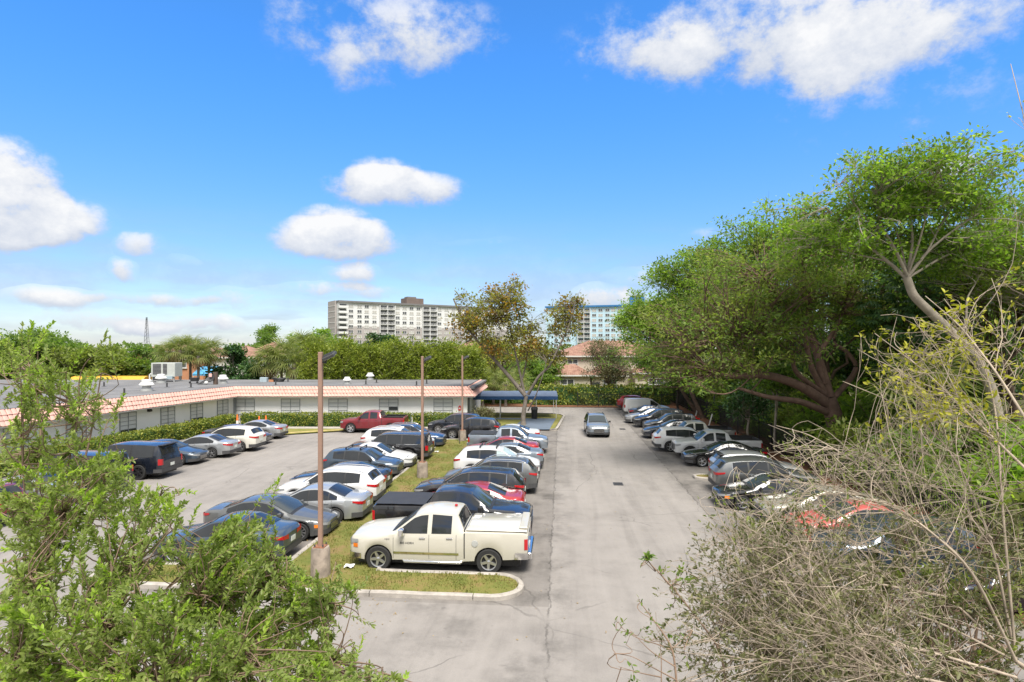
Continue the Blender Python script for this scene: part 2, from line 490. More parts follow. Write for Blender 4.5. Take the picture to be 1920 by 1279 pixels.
sheet('ground', [(-2500, -300), (2500, -300), (2500, 4500), (-2500, 4500)], -0.02, M['land'])
sheet('parking_lot', [(-40, -6), (24, -6), P(80, 11.9)[:2], P(72, 3.0)[:2], P(70, -60)[:2], (-40, 62)], 0.0, M['asphalt'])
sheet('driveway', pst((-4, -60), (-4, 6.3), (71, 6.3), (71, -9), (63.5, -9), (63.5, -0.34), (16.3, -0.34), (16.3, -60)), 0.004, M['drive'])
sheet('left_lot_lane', pst((16.3, -22.5), (16.3, -14.2), (48, -14.2), (48, -22.5)), 0.005, M['drive'])

def arc(cs, ct, r, a0, a1, n=8):
    return [(cs + r * math.cos(R(a0 + (a1 - a0) * i / n)), ct + r * math.sin(R(a0 + (a1 - a0) * i / n))) for i in range(n + 1)]
def kerb_ring(name, label, st_poly, h=0.15, w=0.18, closed=True, mat=None, length=3.0):
    """concrete kerb laid in lengths along an outline in (s, t); rounded top edge, open joints"""
    pts = [Vector(P(s, t)) for s, t in st_poly]
    if closed: pts.append(pts[0].copy())
    # walk the outline in short steps, keeping its corners
    path = []
    for p0, p1 in zip(pts[:-1], pts[1:]):
        n = max(1, int((p1 - p0).length / 0.5))
        path += [p0.lerp(p1, i / n) for i in range(n)]
    path.append(pts[-1])
    cen = sum(pts, Vector()) / len(pts)
    root = empty(name, path[0]); tag(root, label, 'kerb')
    m = len(path); rows = []
    area = sum(p.x * q.y - q.x * p.y for p, q in zip(pts[:-1], pts[1:]))
    for i, q in enumerate(path):
        p0 = path[i - 1] if i else (path[-2] if closed else path[0])
        p1 = path[i + 1] if i < m - 1 else (path[1] if closed else path[-1])
        d = p1 - p0; d.z = 0; d.normalize()
        nr = Vector((-d.y, d.x, 0))
        if closed and area < 0: nr = -nr
        wob = Vector((0, 0, 0.006 * math.sin(i * 1.7)))
        q = q - path[0]
        rows.append([q + Vector((0, 0, -0.05)), q + Vector((0, 0, h - 0.035)) + wob, q + nr * 0.035 + Vector((0, 0, h)) + wob, q + nr * (w - 0.03) + Vector((0, 0, h)) + wob, q + nr * w + Vector((0, 0, h - 0.03)), q + nr * w + Vector((0, 0, -0.05))])
    i = 0; step = max(2, int(length / 0.5))
    while i < m - 1:
        j = min(m - 1, i + step)
        if m - 1 - j < 2: j = m - 1
        seg = [list(r) for r in rows[i:j + 1]]
        dv = (seg[1][0] - seg[0][0]).normalized() * 0.012; de = (seg[-1][0] - seg[-2][0]).normalized() * 0.012
        seg[0] = [p + dv for p in seg[0]]; seg[-1] = [p - de for p in seg[-1]]
        mb = MB(); mb.grid([[tuple(p) for p in r] for r in seg])
        for r in (seg[0], seg[-1]): mb.add([tuple(p) for p in r], [tuple(range(6))])
        mb.build('kerb_stone', mat or M['concrete'], root, smooth=40, fix=True)
        i = j
    return root

# planted median between the two back-to-back rows, with its rounded near end
cap_poly = [(16.55, -14.6)] + [(16.55, -2.0)] + [(17.45 - 0.9 * math.cos(R(a)), -2.0 + 0.9 * math.sin(R(a))) for a in range(18, 180, 18)] + [(18.35, -2.0), (18.35, -5.75)]
med_poly = cap_poly + [(44.6, -5.75), (45.0, -6.2), (45.0, -8.6), (44.6, -9.08), (18.35, -9.08), (18.35, -14.6)]
kerb_ring('kerb', 'pale concrete kerb round the grass median and its rounded near end', med_poly)
inner = [(s + (0.1 if s < 17.4 else -0.1), t + (0.1 if t < -14 else (-0.1 if t > -3 else 0))) for s, t in med_poly]
o = sheet('median_turf', pst(*[(16.65, -14.5), (16.65, -2.0)] + [(17.45 - 0.8 * math.cos(R(a)), -2.0 + 0.8 * math.sin(R(a))) for a in range(18, 180, 18)] + [(18.25, -2.0), (18.25, -5.85), (44.9, -5.85), (44.9, -8.98), (18.25, -8.98), (18.25, -14.5)]), 0.115, M['turf'])
# small island in the right row
isl = [(34.05, 7.2), (33.75, 6.75), (33.2, 6.75), (32.9, 7.2), (32.9, 11.4), (34.05, 11.4)]
isl = [(s - 0.35, t + 0.55) for s, t in isl]
kerb_ring('kerb', 'short concrete kerb round the tiny grass island beside the black sedan', isl)
sheet('island_turf', pst(*[(33.6, 7.8), (33.35, 7.45), (32.9, 7.45), (32.65, 7.8), (32.65, 11.9), (33.6, 11.9)]), 0.12, M['turf'])
# verge on the right with leaf litter rising to the fence
mb = MB()
rows = []
for s in np.arange(6, 84, 1.5):
    row = []
    for t, z in ((11.75, -0.01), (12.1, 0.10), (12.9, 0.22), (13.9, 0.34), (15.5, 0.30)):
        row.append(P(s, t + 0.15 * math.sin(s * 1.3 + t), z + (0.05 * math.sin(s * 2.1 + t * 3) if z > 0.05 else 0)))
    rows.append(row)
mb.grid(rows)
o = mb.build('verge_bank', M['mulch'], smooth=60); o['kind'] = 'structure'
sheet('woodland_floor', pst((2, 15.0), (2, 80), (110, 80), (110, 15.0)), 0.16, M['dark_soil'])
# far end: litter strip, lawn
sheet('litter_strip', pst((71.0, -12), (71.0, 12.5), (76.5, 13.5), (76.5, -12)), 0.06, M['mulch'])
sheet('far_lawn', pst((76.5, -60), (76.5, 40), (130, 40), (130, -60)), 0.05, M['lawn'])
lawn_poly = [(52.6, -11.5), (52.6, -5.2), (51.6, -4.4), (51.2, -0.95), (51.9, -0.55), (61.4, 0.15), (62.6, -0.3), (63.2, -1.4), (63.2, -9.0), (55.5, -9.0), (55.5, -11.5)]
sheet('entry_lawn', pst(*lawn_poly), 0.11, M['lawn'])
kerb_ring('kerb', 'white kerb curving round the lawn and blue entry pad', [(50.9, -1.0), (51.3, -0.5), (53.5, -0.30), (58, -0.0), (61.4, 0.25), (62.5, -0.05), (63.2, -0.9), (63.4, -1.8), (63.4, -9.0)], h=0.15, w=-0.16, closed=False, mat=M['concrete'])
M['blue_pad'] = plain('blue_painted_concrete', (0.115, 0.145, 0.19), 0.8, vary=0.18, scale=1.0, bump=0.15, coords='P')
o = sheet('entry_path', pst((50.6, -4.4), (50.9, -1.0), (58.9, -0.5), (58.9, -9.0), (57.8, -9.0), (57.6, -3.8)), 0.122, M['blue_pad'])
# grass and pavement in front of the main wing
sheet('front_lawn', [(-21.5, 46.6), (-14.5, 50.3), (-13.0, 51.4), (-24, 51.6), (-25.2, 48)], 0.10, M['lawn'])
sheet('sidewalk', [(-25.6, 51.55), (-4.5, 51.35), (-4.5, 52.5), (-25.6, 52.9)], 0.105, M['concrete'])
M['yellow_kerb'] = plain('worn_yellow_kerb_paint', (0.42, 0.33, 0.14), 0.85, vary=0.25, scale=3, coords='P')
mb = MB(); rows = []
for i in range(13):
    f = i / 12; x = -22.5 + f * 9.6; y = 46.35 + 5.0 * f ** 0.85
    d = Vector((9.6, 5.0 * (0.7 + .3 * f), 0)).normalized(); nr = Vector((-d.y, d.x, 0))
    q = Vector((x, y, 0))
    rows.append([tuple(q + Vector((0, 0, -.05))), tuple(q + Vector((0, 0, .13))), tuple(q + nr * .03 + Vector((0, 0, .15))), tuple(q + nr * .2 + Vector((0, 0, .15))), tuple(q + nr * .2 + Vector((0, 0, -.05)))])
mb.grid(rows)
tag(mb.build('kerb', M['yellow_kerb'], smooth=40), 'worn yellow painted kerb beside the silver sedan near the building', 'kerb')

# drain grates
def drain(px, py, label):
    x, y, _ = ground(px, py)
    root = empty('storm_drain', (x, y, 0.012), -AISLE); root.scale = (.62, .62, 1)
    tag(root, label, 'drain')
    mb = MB(); 
    for sx in (-1, 1): mb.box((sx * 0.36, 0, 0.008), (0.08, 1.0, 0.02))
    for sy in (-1, 1): mb.box((0, sy * 0.46, 0.008), (0.64, 0.08, 0.02))
    mb.build('frame', M['dark_grey'], root)
    pit = MB().box((0, 0, -0.002), (0.64, 0.84, 0.004)); pit.build('pit', M['black_plastic'], root)
    bar = MB().box((0, 0, 0.006), (0.62, 0.05, 0.014)).mesh('bar', M['dark_grey'])
    for i in range(6): inst('bar', bar, root, (0, -0.36 + i * 0.144, 0))
drain(1159, 908, 'black storm drain grate in the middle of the driveway')
drain(1167, 805, 'dark storm drain grate beyond, near the oncoming car')

# ------------------------------------------------------------------ low building
M['roof_felt'] = None
def roof_felt():
    m, k, b = new_mat('grey_roof_felt')
    pos = k.new('ShaderNodeNewGeometry').outputs['Position']
    n = k.noise(pos, 0.35, 6, 0.65, dist=0.5); n2 = k.noise(pos, 6, 5, 0.7)
    br = k.new('ShaderNodeTexBrick'); br.inputs['Scale'].default_value = 1.0
    br.inputs['Brick Width'].default_value = 9.0; br.inputs['Row Height'].default_value = 0.95; br.inputs['Mortar Size'].default_value = 0.022
    br.inputs['Color1'].default_value = (1, 1, 1, 1); br.inputs['Color2'].default_value = (0.86, 0.86, 0.87, 1); br.inputs['Mortar'].default_value = (0.25, 0.25, 0.25, 1)
    k.l.new(k.mapping(pos, rot=(0, 0, R(10))), br.inputs['Vector'])
    c = k.ramp(k.math('ADD', k.math('MULTIPLY', n, 0.75), k.math('MULTIPLY', n2, 0.25)), [(0.3, (0.10, 0.10, 0.103)), (0.5, (0.165, 0.163, 0.165)), (0.7, (0.22, 0.218, 0.218))])
    k.l.new(k.mix(0.85, c, br.outputs[0], 'MULTIPLY'), b.inputs['Base Color'])
    b.inputs['Roughness'].default_value = 0.9
    return m
M['roof_felt'] = roof_felt()
M['pink_tile'] = plain('pink_clay_tile', (0.56, 0.325, 0.27), 0.85, vary=0.14, scale=1.6, bump=0.2, coords='P')
M['pink_deep'] = plain('pink_fascia_backing', (0.42, 0.22, 0.175), 0.8, vary=0.15, scale=2.0, coords='P')

bld = empty('clinic_building', (-20, 55, 0))
tag(bld, 'long white single-storey building with pink tiled eaves and flat grey roof', 'building')
bld_parts = []
def bpart(mb, name, mat, **kw):
    o = mb.build(name, mat, **kw)
    o.parent = bld; o.matrix_parent_inverse = Matrix.Translation((20, -55, 0))
    return o
A0 = Vector((-4.2, 55.0, 0)); A1 = Vector((-26.0, 55.0, 0)); A2 = Vector((-31.8, 22.8, 0))
wall_poly = [(A0.x, A0.y), (-3.6, 67.5), (-72, 67.5), (-72, 22.8), (A2.x, A2.y), (A1.x, A1.y)]
bpart(MB().prism(wall_poly, 0.0, 3.3), 'wall', M['white_wall'])
bpart(MB().prism([(-3.55, 55.25), (-2.95, 67.9), (-72.4, 67.9), (-72.4, 22.5), (-32.15, 22.5), (-26.35, 55.25)], 3.3, 3.5), 'roof', M['roof_felt'])
EAVE, TOPZ, OUT = 2.67, 3.54, 0.75
def fascia(p0, p1, nrm, name, up=0.0, m0=1.0, m1=1.0):
    """sloped tiled eave from p0 to p1 (wall feet), nrm points away from the wall"""
    d = (p1 - p0); Lw = d.length; d.normalize()
    e0 = p0 - d * OUT * m0; e1 = p1 + d * OUT * m1
    b0 = Vector((e0.x, e0.y, EAVE)) + nrm * OUT; b1 = Vector((e1.x, e1.y, EAVE)) + nrm * OUT
    t0 = Vector((p0.x, p0.y, TOPZ)) + nrm * 0.02; t1 = Vector((p1.x, p1.y, TOPZ)) + nrm * 0.02
    s0 = Vector((p0.x, p0.y, EAVE - 0.03)); s1 = Vector((p1.x, p1.y, EAVE - 0.03))
    mb = MB()
    mb.add([b0, b1, t1, t0], [(0, 1, 2, 3)])
    bpart(mb, 'eave_board', M['pink_deep'])
    mb = MB(); dn = Vector((0, 0, -0.06))
    mb.add([b0 + dn, b1 + dn, s1, s0, b0, b1], [(0, 3, 2, 1), (0, 1, 5, 4)])
    bpart(mb, 'soffit', M['white_wall'])
    # barrel tiles, three courses, overlapping
    slope = (t0 - (Vector((p0.x, p0.y, EAVE)) + nrm * OUT)); sl = slope.length; sd = slope.normalized()
    nn = d.cross(sd).normalized()
    if nn.z < 0: nn = -nn
    pitch = 0.30; ncol = int((b1 - b0).length / pitch)
    vs = []; fs = []
    rs = np.random.default_rng(7)
    for r_ in range(3):
        f0 = r_ / 3.0; f1 = f0 + 1 / 3.0 + 0.05
        for c in range(ncol):
            u = (c + 0.5) / ncol
            o0 = b0.lerp(b1, u); o1 = t0.lerp(t1, u)
            wdt = pitch * 0.52
            jit = float(rs.uniform(-0.012, 0.012)); lift = 0.075 + float(rs.uniform(-0.008, 0.012))
            base = len(vs)
            for f, lf in ((f0 - 0.02, lift), (min(f1, 1.02), 0.022)):
                q = o0 + (o1 - o0) * f + d * jit
                for a in (0, 45, 90, 135, 180):
                    p = q - d * (wdt * math.cos(R(a))) * (1.0 if lf > 0.03 else 0.86) + nn * (lf + 0.040 * math.sin(R(a)))
                    vs.append((p.x, p.y, p.z))
            for j in range(4):
                fs.append((base + j, base + j + 1, base + 6 + j, base + 5 + j))
    mb = MB(); mb.add(vs, fs)
    o = bpart(mb, 'eave_tiles', M['pink_tile'])
    o['kind'] = 'stuff'
    # dark drip metal along the top
    mb = MB(); 
    mb.add([t0 + Vector((0, 0, 0.0)) , t1, t1 + Vector((0, 0, 0.07)) - nrm * 0.02, t0 + Vector((0, 0, 0.07)) - nrm * 0.02, t1 - nrm * 0.14 + Vector((0, 0, 0.05)), t0 - nrm * 0.14 + Vector((0, 0, 0.05))], [(0, 1, 2, 3), (3, 2, 4, 5)])
    bpart(mb, 'roof_edge_strip', M['dark_grey'])
dl = (A2 - A1).normalized()
fascia(A1, A0, Vector((0, -1, 0)), 'main', m0=-0.85, m1=1.0)
fascia(A2, A1, Vector((-dl.y, dl.x, 0)) if -dl.y > 0 else Vector((dl.y, -dl.x, 0)), 'wing', m0=0.0, m1=-0.85)
fascia(A0, Vector((-3.6, 67.5, 0)), Vector((1, -0.05, 0)).normalized(), 'end', m0=1.0, m1=0.0)

pane_mesh = {}
def window(root, cx, cz, w, h, cols, rows, dark=(), depth=0.0):
    """window standing in a local frame: x along wall, -y outwards; frame, panes each their own"""
    f = MB(); t = 0.042
    for x in np.linspace(-w / 2, w / 2, cols + 1): f.box((x, -0.02, 0), (t, 0.08, h + t))
    for z in np.linspace(-h / 2, h / 2, rows + 1): f.box((0, -0.013, z), (w - t, 0.055, t * (1.0 if z in (-h / 2, h / 2) else 0.65)))
    f.box((0, -0.05, -h / 2 - 0.055), (w + 0.16, 0.14, 0.06))
    fr = f.build('window', M['grey_trim'], root, loc=(cx, 0, cz))
    pw, ph = w / cols - t, h / rows - 0.045
    for i in range(cols):
        for j in range(rows):
            key = (round(pw, 3), round(ph, 3), (i, j) in dark)
            if key not in pane_mesh:
                tilt = 0.02
                pane_mesh[key] = MB().add([(-pw / 2, -tilt, -ph / 2), (pw / 2, -tilt, -ph / 2), (pw / 2, 0, ph / 2), (-pw / 2, 0, ph / 2), (-pw / 2, .004, -ph / 2), (pw / 2, .004, -ph / 2), (pw / 2, .004, ph / 2), (-pw / 2, .004, ph / 2)],
                                           [(0, 1, 2, 3), (7, 6, 5, 4), (0, 4, 5, 1), (1, 5, 6, 2), (3, 2, 6, 7), (0, 3, 7, 4)]).mesh('pane', M['dark_pane'] if (i, j) in dark else M['pane'])
            inst('pane', pane_mesh[key], fr, (-w / 2 + (i + 0.5) * w / cols, -0.012, -h / 2 + (j + 0.5) * h / rows))
    return fr
# main wing windows: local frame aligned with the wall
def to_bld(o, base, rz):
    o.parent = bld
    m = Matrix.Translation(base) @ Matrix.Rotation(rz, 4, 'Z') @ Matrix.Translation(o.location)
    o.matrix_parent_inverse = Matrix.Translation((20, -55, 0))
    o.location = m.to_translation(); o.rotation_euler = (0, 0, rz)
for px, dk in ((460, ()), (545, ()), (634, ()), (729, ((1, 1),)), (831, ())):
    x = (px - 960) / F_PX * 55
    to_bld(window(None, 0, 1.68, 1.74, 1.42, 2, 4, dk), (x, 54.99, 0), 0.0)
# left wing windows
wd = (A1 - A2).normalized(); wrz = math.atan2(wd.y, wd.x)
def on_wing(y): return A1 + (A2 - A1) * ((A1.y - y) / (A1.y - A2.y))
for y, dk in ((53.3, ()), (50.0, ((0, 0), (1, 0))), (46.8, ()), (43.0, ((0, 0), (1, 0))), (38.9, ((0, 0),)), (35.0, ()), (31.0, ())):
    q = on_wing(y)
    o = window(None, 0, 1.68, 1.45, 1.5, 2, 5, dk)
    to_bld(o, Vector((q.x, q.y, 0)) + Vector((wd.y, -wd.x, 0)) * 0.012, wrz)
# corner pier, wall packs, alarm box, wall units
bpart(MB().box((-25.93, 54.92, 1.35), (0.22, 0.22, 2.6)), 'corner_post', M['grey_trim'])
q = on_wing(44.9); mb = MB().box((0, 0, 0), (0.3, 0.16, 0.2)).box((0, -0.1, -0.05), (0.22, 0.1, 0.12))
o = mb.build('wall_lamp', M['black_plastic']); o.location = (0, -0.09, 2.42); to_bld(o, Vector((q.x, q.y, 0)), wrz)
def alarm():
    root = empty('alarm_sign', at(862, 766, 54.93)); tag(root, 'small red sign on the white wall by the end window', 'sign')
    MB().box((0, 0, 0), (0.24, 0.05, 0.36)).build('plate', M['red_sign'], root)
    MB().box((0, -0.03, 0.22), (0.16, 0.08, 0.08)).build('cap', M['red_sign'], root)
    MB().box((0, -0.03, 0.02), (0.12, 0.012, 0.14)).build('emblem', M['white_metal'], root)
alarm()
mb = MB().box((0, 0, 0), (1.05, 0.12, 0.36)); o = mb.build('wall_unit', M['white_metal'])
g = MB().box((0, 0, 0), (0.40, 0.02, 0.26)).mesh('grille', M['dark_grey'])
for dx in (-0.25, 0.25): inst('grille', g, o, (dx, -0.07, 0))
o.location = (0, -0.06, 0.70); to_bld(o, Vector((-25.0, 55, 0)), 0)
# glazed entry return at the right end
mb = MB()
for i in range(4): mb.box((0, 0.5 + i * 0.75, 1.3), (0.08, 0.1, 2.6))
o = mb.build('entry_frame', M['grey_trim']); o.location = (0.09, 0, 0); to_bld(o, Vector((-4.2, 55.1, 0)), 0)
mb = MB().box((0, 1.6, 1.28), (0.04, 2.4, 2.5)); o = mb.build('entry_glass', M['dark_pane']); o.location = (0.05, 0, 0); to_bld(o, Vector((-4.2, 55.1, 0)), 0)

# --- on the roof
def roof_pt(px, py): return Vector(ground(px, py, 3.5))
def mushroom(px, py, sc, label):
    p = roof_pt(px, py)
    root = empty('roof_vent', p); tag(root, label, 'vent', 'vents on the flat roof')
    MB().lathe([(0.42 * sc, 0), (0.42 * sc, 0.18 * sc), (0.30 * sc, 0.2 * sc), (0.30 * sc, 0.45 * sc)], 16).build('base', M['galv'], root, smooth=40)
    MB().lathe([(0.50 * sc, 0.40 * sc), (0.52 * sc, 0.46 * sc), (0.40 * sc, 0.62 * sc), (0.34 * sc, 0.66 * sc), (0.34 * sc, 0.78 * sc), (0.28 * sc, 0.84 * sc), (0.02, 0.86 * sc)], 16).build('hood', M['white_metal'], root, smooth=40)
mushroom(275, 733, 1.15, 'large white mushroom vent nearest on the flat roof')
mushroom(302, 718, 1.1, 'white mushroom vent with rusty foot beside the rooftop cooler')
mushroom(418, 719, 1.05, 'white roof vent right of the black folded tarp')
mushroom(651, 720, 0.85, 'short square-topped vent behind the main wing eave')
mushroom(694, 712, 0.95, 'taller vent at the back edge of the main wing roof')
for px, py, wh in ((313, 726, 'in front of the rooftop cooler'), (358, 727, 'below the small black cart'), (195, 725, 'near the yellow bus roof'), (233, 738, 'left of the large mushroom vent'), (517, 722, 'below the dark hose coil'), (540, 716, 'right of the dark hose coil'), (686, 721, 'just right of the square-topped vent'), (706, 718, 'below the taller back vent'), (781, 723, 'left of the second lamp post top'), (800, 720, 'right of the second lamp post')):
    p = roof_pt(px, py)
    o = MB().lathe([(0.28, 0), (0.1, 0.04), (0.09, 0.05)], 10).lathe([(0.07, 0.04), (0.07, 0.42), (0.06, 0.43)], 10).build('vent_pipe', M['dark_grey'], None, smooth=40, loc=p)
    tag(o, 'short dark vent pipe on the roof ' + wh, 'pipe', 'vent pipes on the roof')
def ac_unit():
    p = roof_pt(313, 712); p.y = 64.5; p.x = (313 - 960) / F_PX * 64.5
    root = empty('rooftop_cooler', p, R(4)); tag(root, 'big pale grey rooftop cooling unit on a steel stand', 'air conditioner')
    MB().box_edge((0, 0, 1.3), (2.5, 1.7, 1.5), 0.04).build('cabinet', plain('cooler_paint', (0.42, 0.44, 0.41), 0.5, vary=0.08), root)
    for x, w in ((-0.62, 0.85), (0.22, 0.42)):
        g = MB().box((x, -0.86, 1.38), (w, 0.02, 1.15)).build('coil_grille', M['dark_grey'], root)
        for i in range(8): MB().box((x, -0.875, 0.88 + i * 0.143), (w, 0.014, 0.02)).build('slat', M['galv'], g)
    for x in (-1.1, 1.1):
        for y in (-0.7, 0.7): MB().box((x, y, 0.28), (0.1, 0.1, 0.56)).build('leg', M['galv'], root)
    MB().box((-0.2, -0.9, 0.35), (1.5, 0.25, 0.3)).build('duct', M['black_plastic'], root)
    MB().box((0.7, -0.9, 0.45), (0.7, 0.3, 0.32)).build('duct_box', plain('blue_grey_box', (0.32, 0.40, 0.44), 0.5), root)
    MB().tube([(-1.5, -0.6, 0), (-1.5, -0.6, 0.75), (-1.4, -0.6, 0.85), (-1.2, -0.6, 0.8)], [0.08] * 4, 8).build('pipe', M['white_metal'], root)
ac_unit()
def junk():
    p = roof_pt(365, 719)
    r = empty('roof_cart', p); tag(r, 'small black wheeled cart standing on the roof', 'cart')
    MB().box_edge((0, 0, 0.42), (0.7, 0.45, 0.38), 0.03).build('bin', M['black_plastic'], r)
    for x in (-0.38, 0.38): MB().lathe([(0.11, -0.04), (0.11, 0.04)], 12, 'Y', (x, -0.2, 0.12)).build('wheel', M['rubber'], r)
    p = roof_pt(394, 721)
    r = empty('tarp_bundle', p); tag(r, 'black tarp bundle leaning with a pale board on the roof', 'tarp')
    mb = MB(); rows = []
    for i in range(6):
        row = []
        for j in range(7):
            u = i / 5; v = j / 6
            row.append((-1.2 + 1.7 * v + 0.1 * math.sin(i * 2.0), 0.5 * u - 0.3 + 0.12 * math.sin(j * 1.7), max(0.03, (1.25 * v * (1 - abs(u - 0.5) * 1.3)) + 0.06 * math.sin(i * 3 + j * 2))))
        rows.append(row)
    mb.grid(rows); mb.build('tarp', M['dark_grey'], r, smooth=30)
    MB().box((0.55, 0, 0.62), (0.34, 0.3, 1.24)).build('box_stack', plain('brown_weathered_box', (0.10, 0.07, 0.055), 0.9), r)
    MB().box((0.15, -0.25, 0.95), (0.3, 0.03, 0.34)).build('board', plain('pinkish_board', (0.66, 0.42, 0.38), 0.8), r)
    MB().lathe([(0.02, -.18), (.17, -.1), (.19, 0), (.15, .12), (.02, .17)], 10, 'Z', (-0.2, -0.35, 0.2)).build('sack', M['white_metal'], r, smooth=60)
    p = roof_pt(495, 716)
    r = empty('roof_crate', p); tag(r, 'small grey-blue box on the roof left of the first lamp post', 'box')
    MB().box_edge((0, 0, 0.24), (0.75, 0.5, 0.48), 0.03).build('body', plain('blue_grey_crate', (0.33, 0.40, 0.44), 0.6), r)
    p = roof_pt(523, 716)
    r = empty('roof_debris', p); tag(r, 'dark hose coil with orange bits lying on the roof', 'hose')
    for i in range(4):
        pts = [(0.5 * math.cos(a) * (1 + .15 * i), 0.35 * math.sin(a), 0.10 + 0.09 * i + 0.05 * math.sin(2 * a)) for a in np.linspace(0, 2 * math.pi, 18)]
        MB().tube(pts, [0.06] * 18, 6).build('coil', M['black_plastic'], r, smooth=60)
    MB().box((-0.75, -0.1, 0.12), (0.5, 0.3, 0.22)).build('lump', plain('rust_orange', (0.42, 0.19, 0.10), 0.9), r)
junk()

# --- blue canopy
def canopy():
    root = empty('entry_canopy', (0.5, 61, 0)); tag(root, 'long blue canvas canopy on thin posts leading to the building', 'canopy')
    x0, x1, y0, y1 = -4.4, 4.1, -2.0, 2.0
    mb = MB()
    rows = []
    for j in range(7):
        v = j / 6; y = y0 + (y1 - y0) * v; z = 2.30 + 0.42 * (1 - abs(2 * v - 1) ** 1.6)
        rows.append([(x0 + (x1 - x0) * i / 12, y, z - 0.02 * abs(math.sin(i * math.pi / 2))) for i in range(13)])
    mb.grid(rows)
    top = mb.build('roof_cloth', M['canopy_blue'], root, smooth=50)
    for y in (y0 - 0.006, y1 + 0.006): MB().box(((x0 + x1) / 2, y, 2.14), (x1 - x0, 0.012, 0.34)).build('valance', plain('dark_blue_canvas', (0.022, 0.075, 0.20), 0.75), root)
    MB().add([(x1 + .006, y0, 1.97), (x1 + .006, y1, 1.97), (x1 + .006, y1, 2.30), (x1 + .006, 0, 2.70), (x1 + .006, y0, 2.30)], [(0, 1, 2, 3, 4)]).build('valance', M['canopy_blue'], root)
    post = MB().lathe([(0.035, 0.11), (0.035, 2.2)], 8).mesh('post', M['white_metal'], 40)
    for x in (-1.7, 1.95, 3.95):
        for y in (y0 + 0.05, y1 - 0.05): inst('post', post, root, (x, y, 0))
canopy()
def bin_():
    x, y, _ = ground(1002, 785, 0.12)
    r = empty('waste_bin', (x, y, 0.12)); tag(r, 'tall black waste bin beside a canopy post', 'bin')
    MB().lathe([(0.28, 0), (0.32, 0.9), (0.34, 0.92)], 18).build('body', M['black_plastic'], r, smooth=40)
    MB().lathe([(0.355, 0.90), (0.36, 1.0), (0.30, 1.14), (0.02, 1.18)], 18).build('lid', M['dark_grey'], r, smooth=40)
bin_()

# --- lamp posts
M['old_concrete'] = plain('old_stained_concrete', (0.26, 0.215, 0.175), 0.95, vary=0.5, scale=3.5, bump=0.4, bscale=20, coords='P')
def lamp_post(px, base_py, top_py, label, ped=0.9, dark=False, head=True):
    x, y, _ = ground(px, base_py)
    H = at(px, top_py, y)[2]
    root = empty('lamp_post', (x, y, 0.1), -AISLE); tag(root, label, 'lamp post', 'parking lot lamp posts')
    H -= 0.1
    mat = M['dark_grey'] if dark else M['bronze_pole']
    if ped:
        MB().lathe([(0.31, -0.1), (0.30, 0.05), (0.285, ped - 0.08), (0.26, ped)], 20).build('pedestal', M['old_concrete'], root, smooth=40)
        MB().box((0, 0, ped + 0.015), (0.34, 0.34, 0.03)).build('base_plate', plain('rusty_plate', (0.25, 0.11, 0.06), 0.8, vary=0.3, scale=8), root)
        for sx in (-1, 1):
            for sy in (-1, 1): MB().lathe([(0.025, ped + 0.03), (0.025, ped + 0.1)], 6, 'Z', (sx * .13, sy * .13, 0)).build('bolt', M['dark_grey'], root)
    MB().box_edge((0, 0, (ped + 0.03 + H) / 2), (0.13, 0.13, H - ped - 0.03), 0.015).build('pole', mat, root)
    if head:
        hd = MB().box_edge((0, 0, 0), (0.42, 0.34, 0.09), 0.02).build('lamp_head', M['dark_grey'], root)
        hd.location = (0.30, -0.05, H - 0.12); hd.rotation_euler = (R(18), R(-24), 0)
        MB().box((0, 0, -0.05), (0.34, 0.27, 0.02)).build('lens', plain('lamp_lens', (0.5, 0.5, 0.48), 0.2), hd)
        f = MB()
        for i in range(6): f.box((-0.15 + i * 0.06, 0, 0.055), (0.012, 0.28, 0.04))
        f.build('fins', M['dark_grey'], hd)
        MB().tube([(0.06, 0, H - 0.3), (0.16, 0, H - 0.34), (0.2, 0, H - 0.2)], [0.03] * 3, 8).build('bracket', M['black_plastic'], root)
lamp_post(601, 1085, 660, 'nearest brown square lamp post on a round concrete pedestal')
lamp_post(792, 899, 668, 'second brown lamp post on the median by the dark blue crossover', 0.85)
lamp_post(867, 829, 667, 'third brown lamp post in front of the black hatch-backed cars', 0.8)
lamp_post(1339, 797, 700, 'thin dark post among the trees behind the right-hand row', 0.0, True, False)

# stop sign seen edge-on next to the third post
x, y, _ = ground(862, 835)
r = empty('sign_post', (x, y, 0.1)); tag(r, 'narrow dark sign seen edge-on beside the third lamp post', 'sign')
MB().lathe([(0.03, 0), (0.03, 1.75)], 8).build('post', M['dark_grey'], r)
MB().box((0.02, 0, 1.5), (0.012, 0.36, 0.5), R(8)).build('plate', M['dark_grey'], r)

# cones and wall-side bits
def cone(px, py, y, h, label):
    p = at(px, py, y)
    r = empty('traffic_cone', (p[0], y, 0.05)); tag(r, label, 'cone')
    MB().box_edge((0, 0, 0.02), (0.38, 0.38, 0.045), 0.02).build('foot', M['orange'], r)
    MB().lathe([(0.15, 0.04), (0.05, h - 0.04), (0.04, h), (0.01, h)], 14).build('body', M['orange'], r, smooth=40)
    MB().lathe([(0.118, h * .40), (0.088, h * .62)], 14, cap=False).build('band', M['white_metal'], r, smooth=40)
cone(445, 800, 50.9, 1.35, 'tall leaning orange delineator at the corner of the hedges')
cone(486, 795, 51.4, 1.15, 'orange cone behind the silver sedan roof, left of its twin')
cone(498.5, 795, 51.4, 1.2, 'orange cone behind the silver sedan roof, right of its twin')

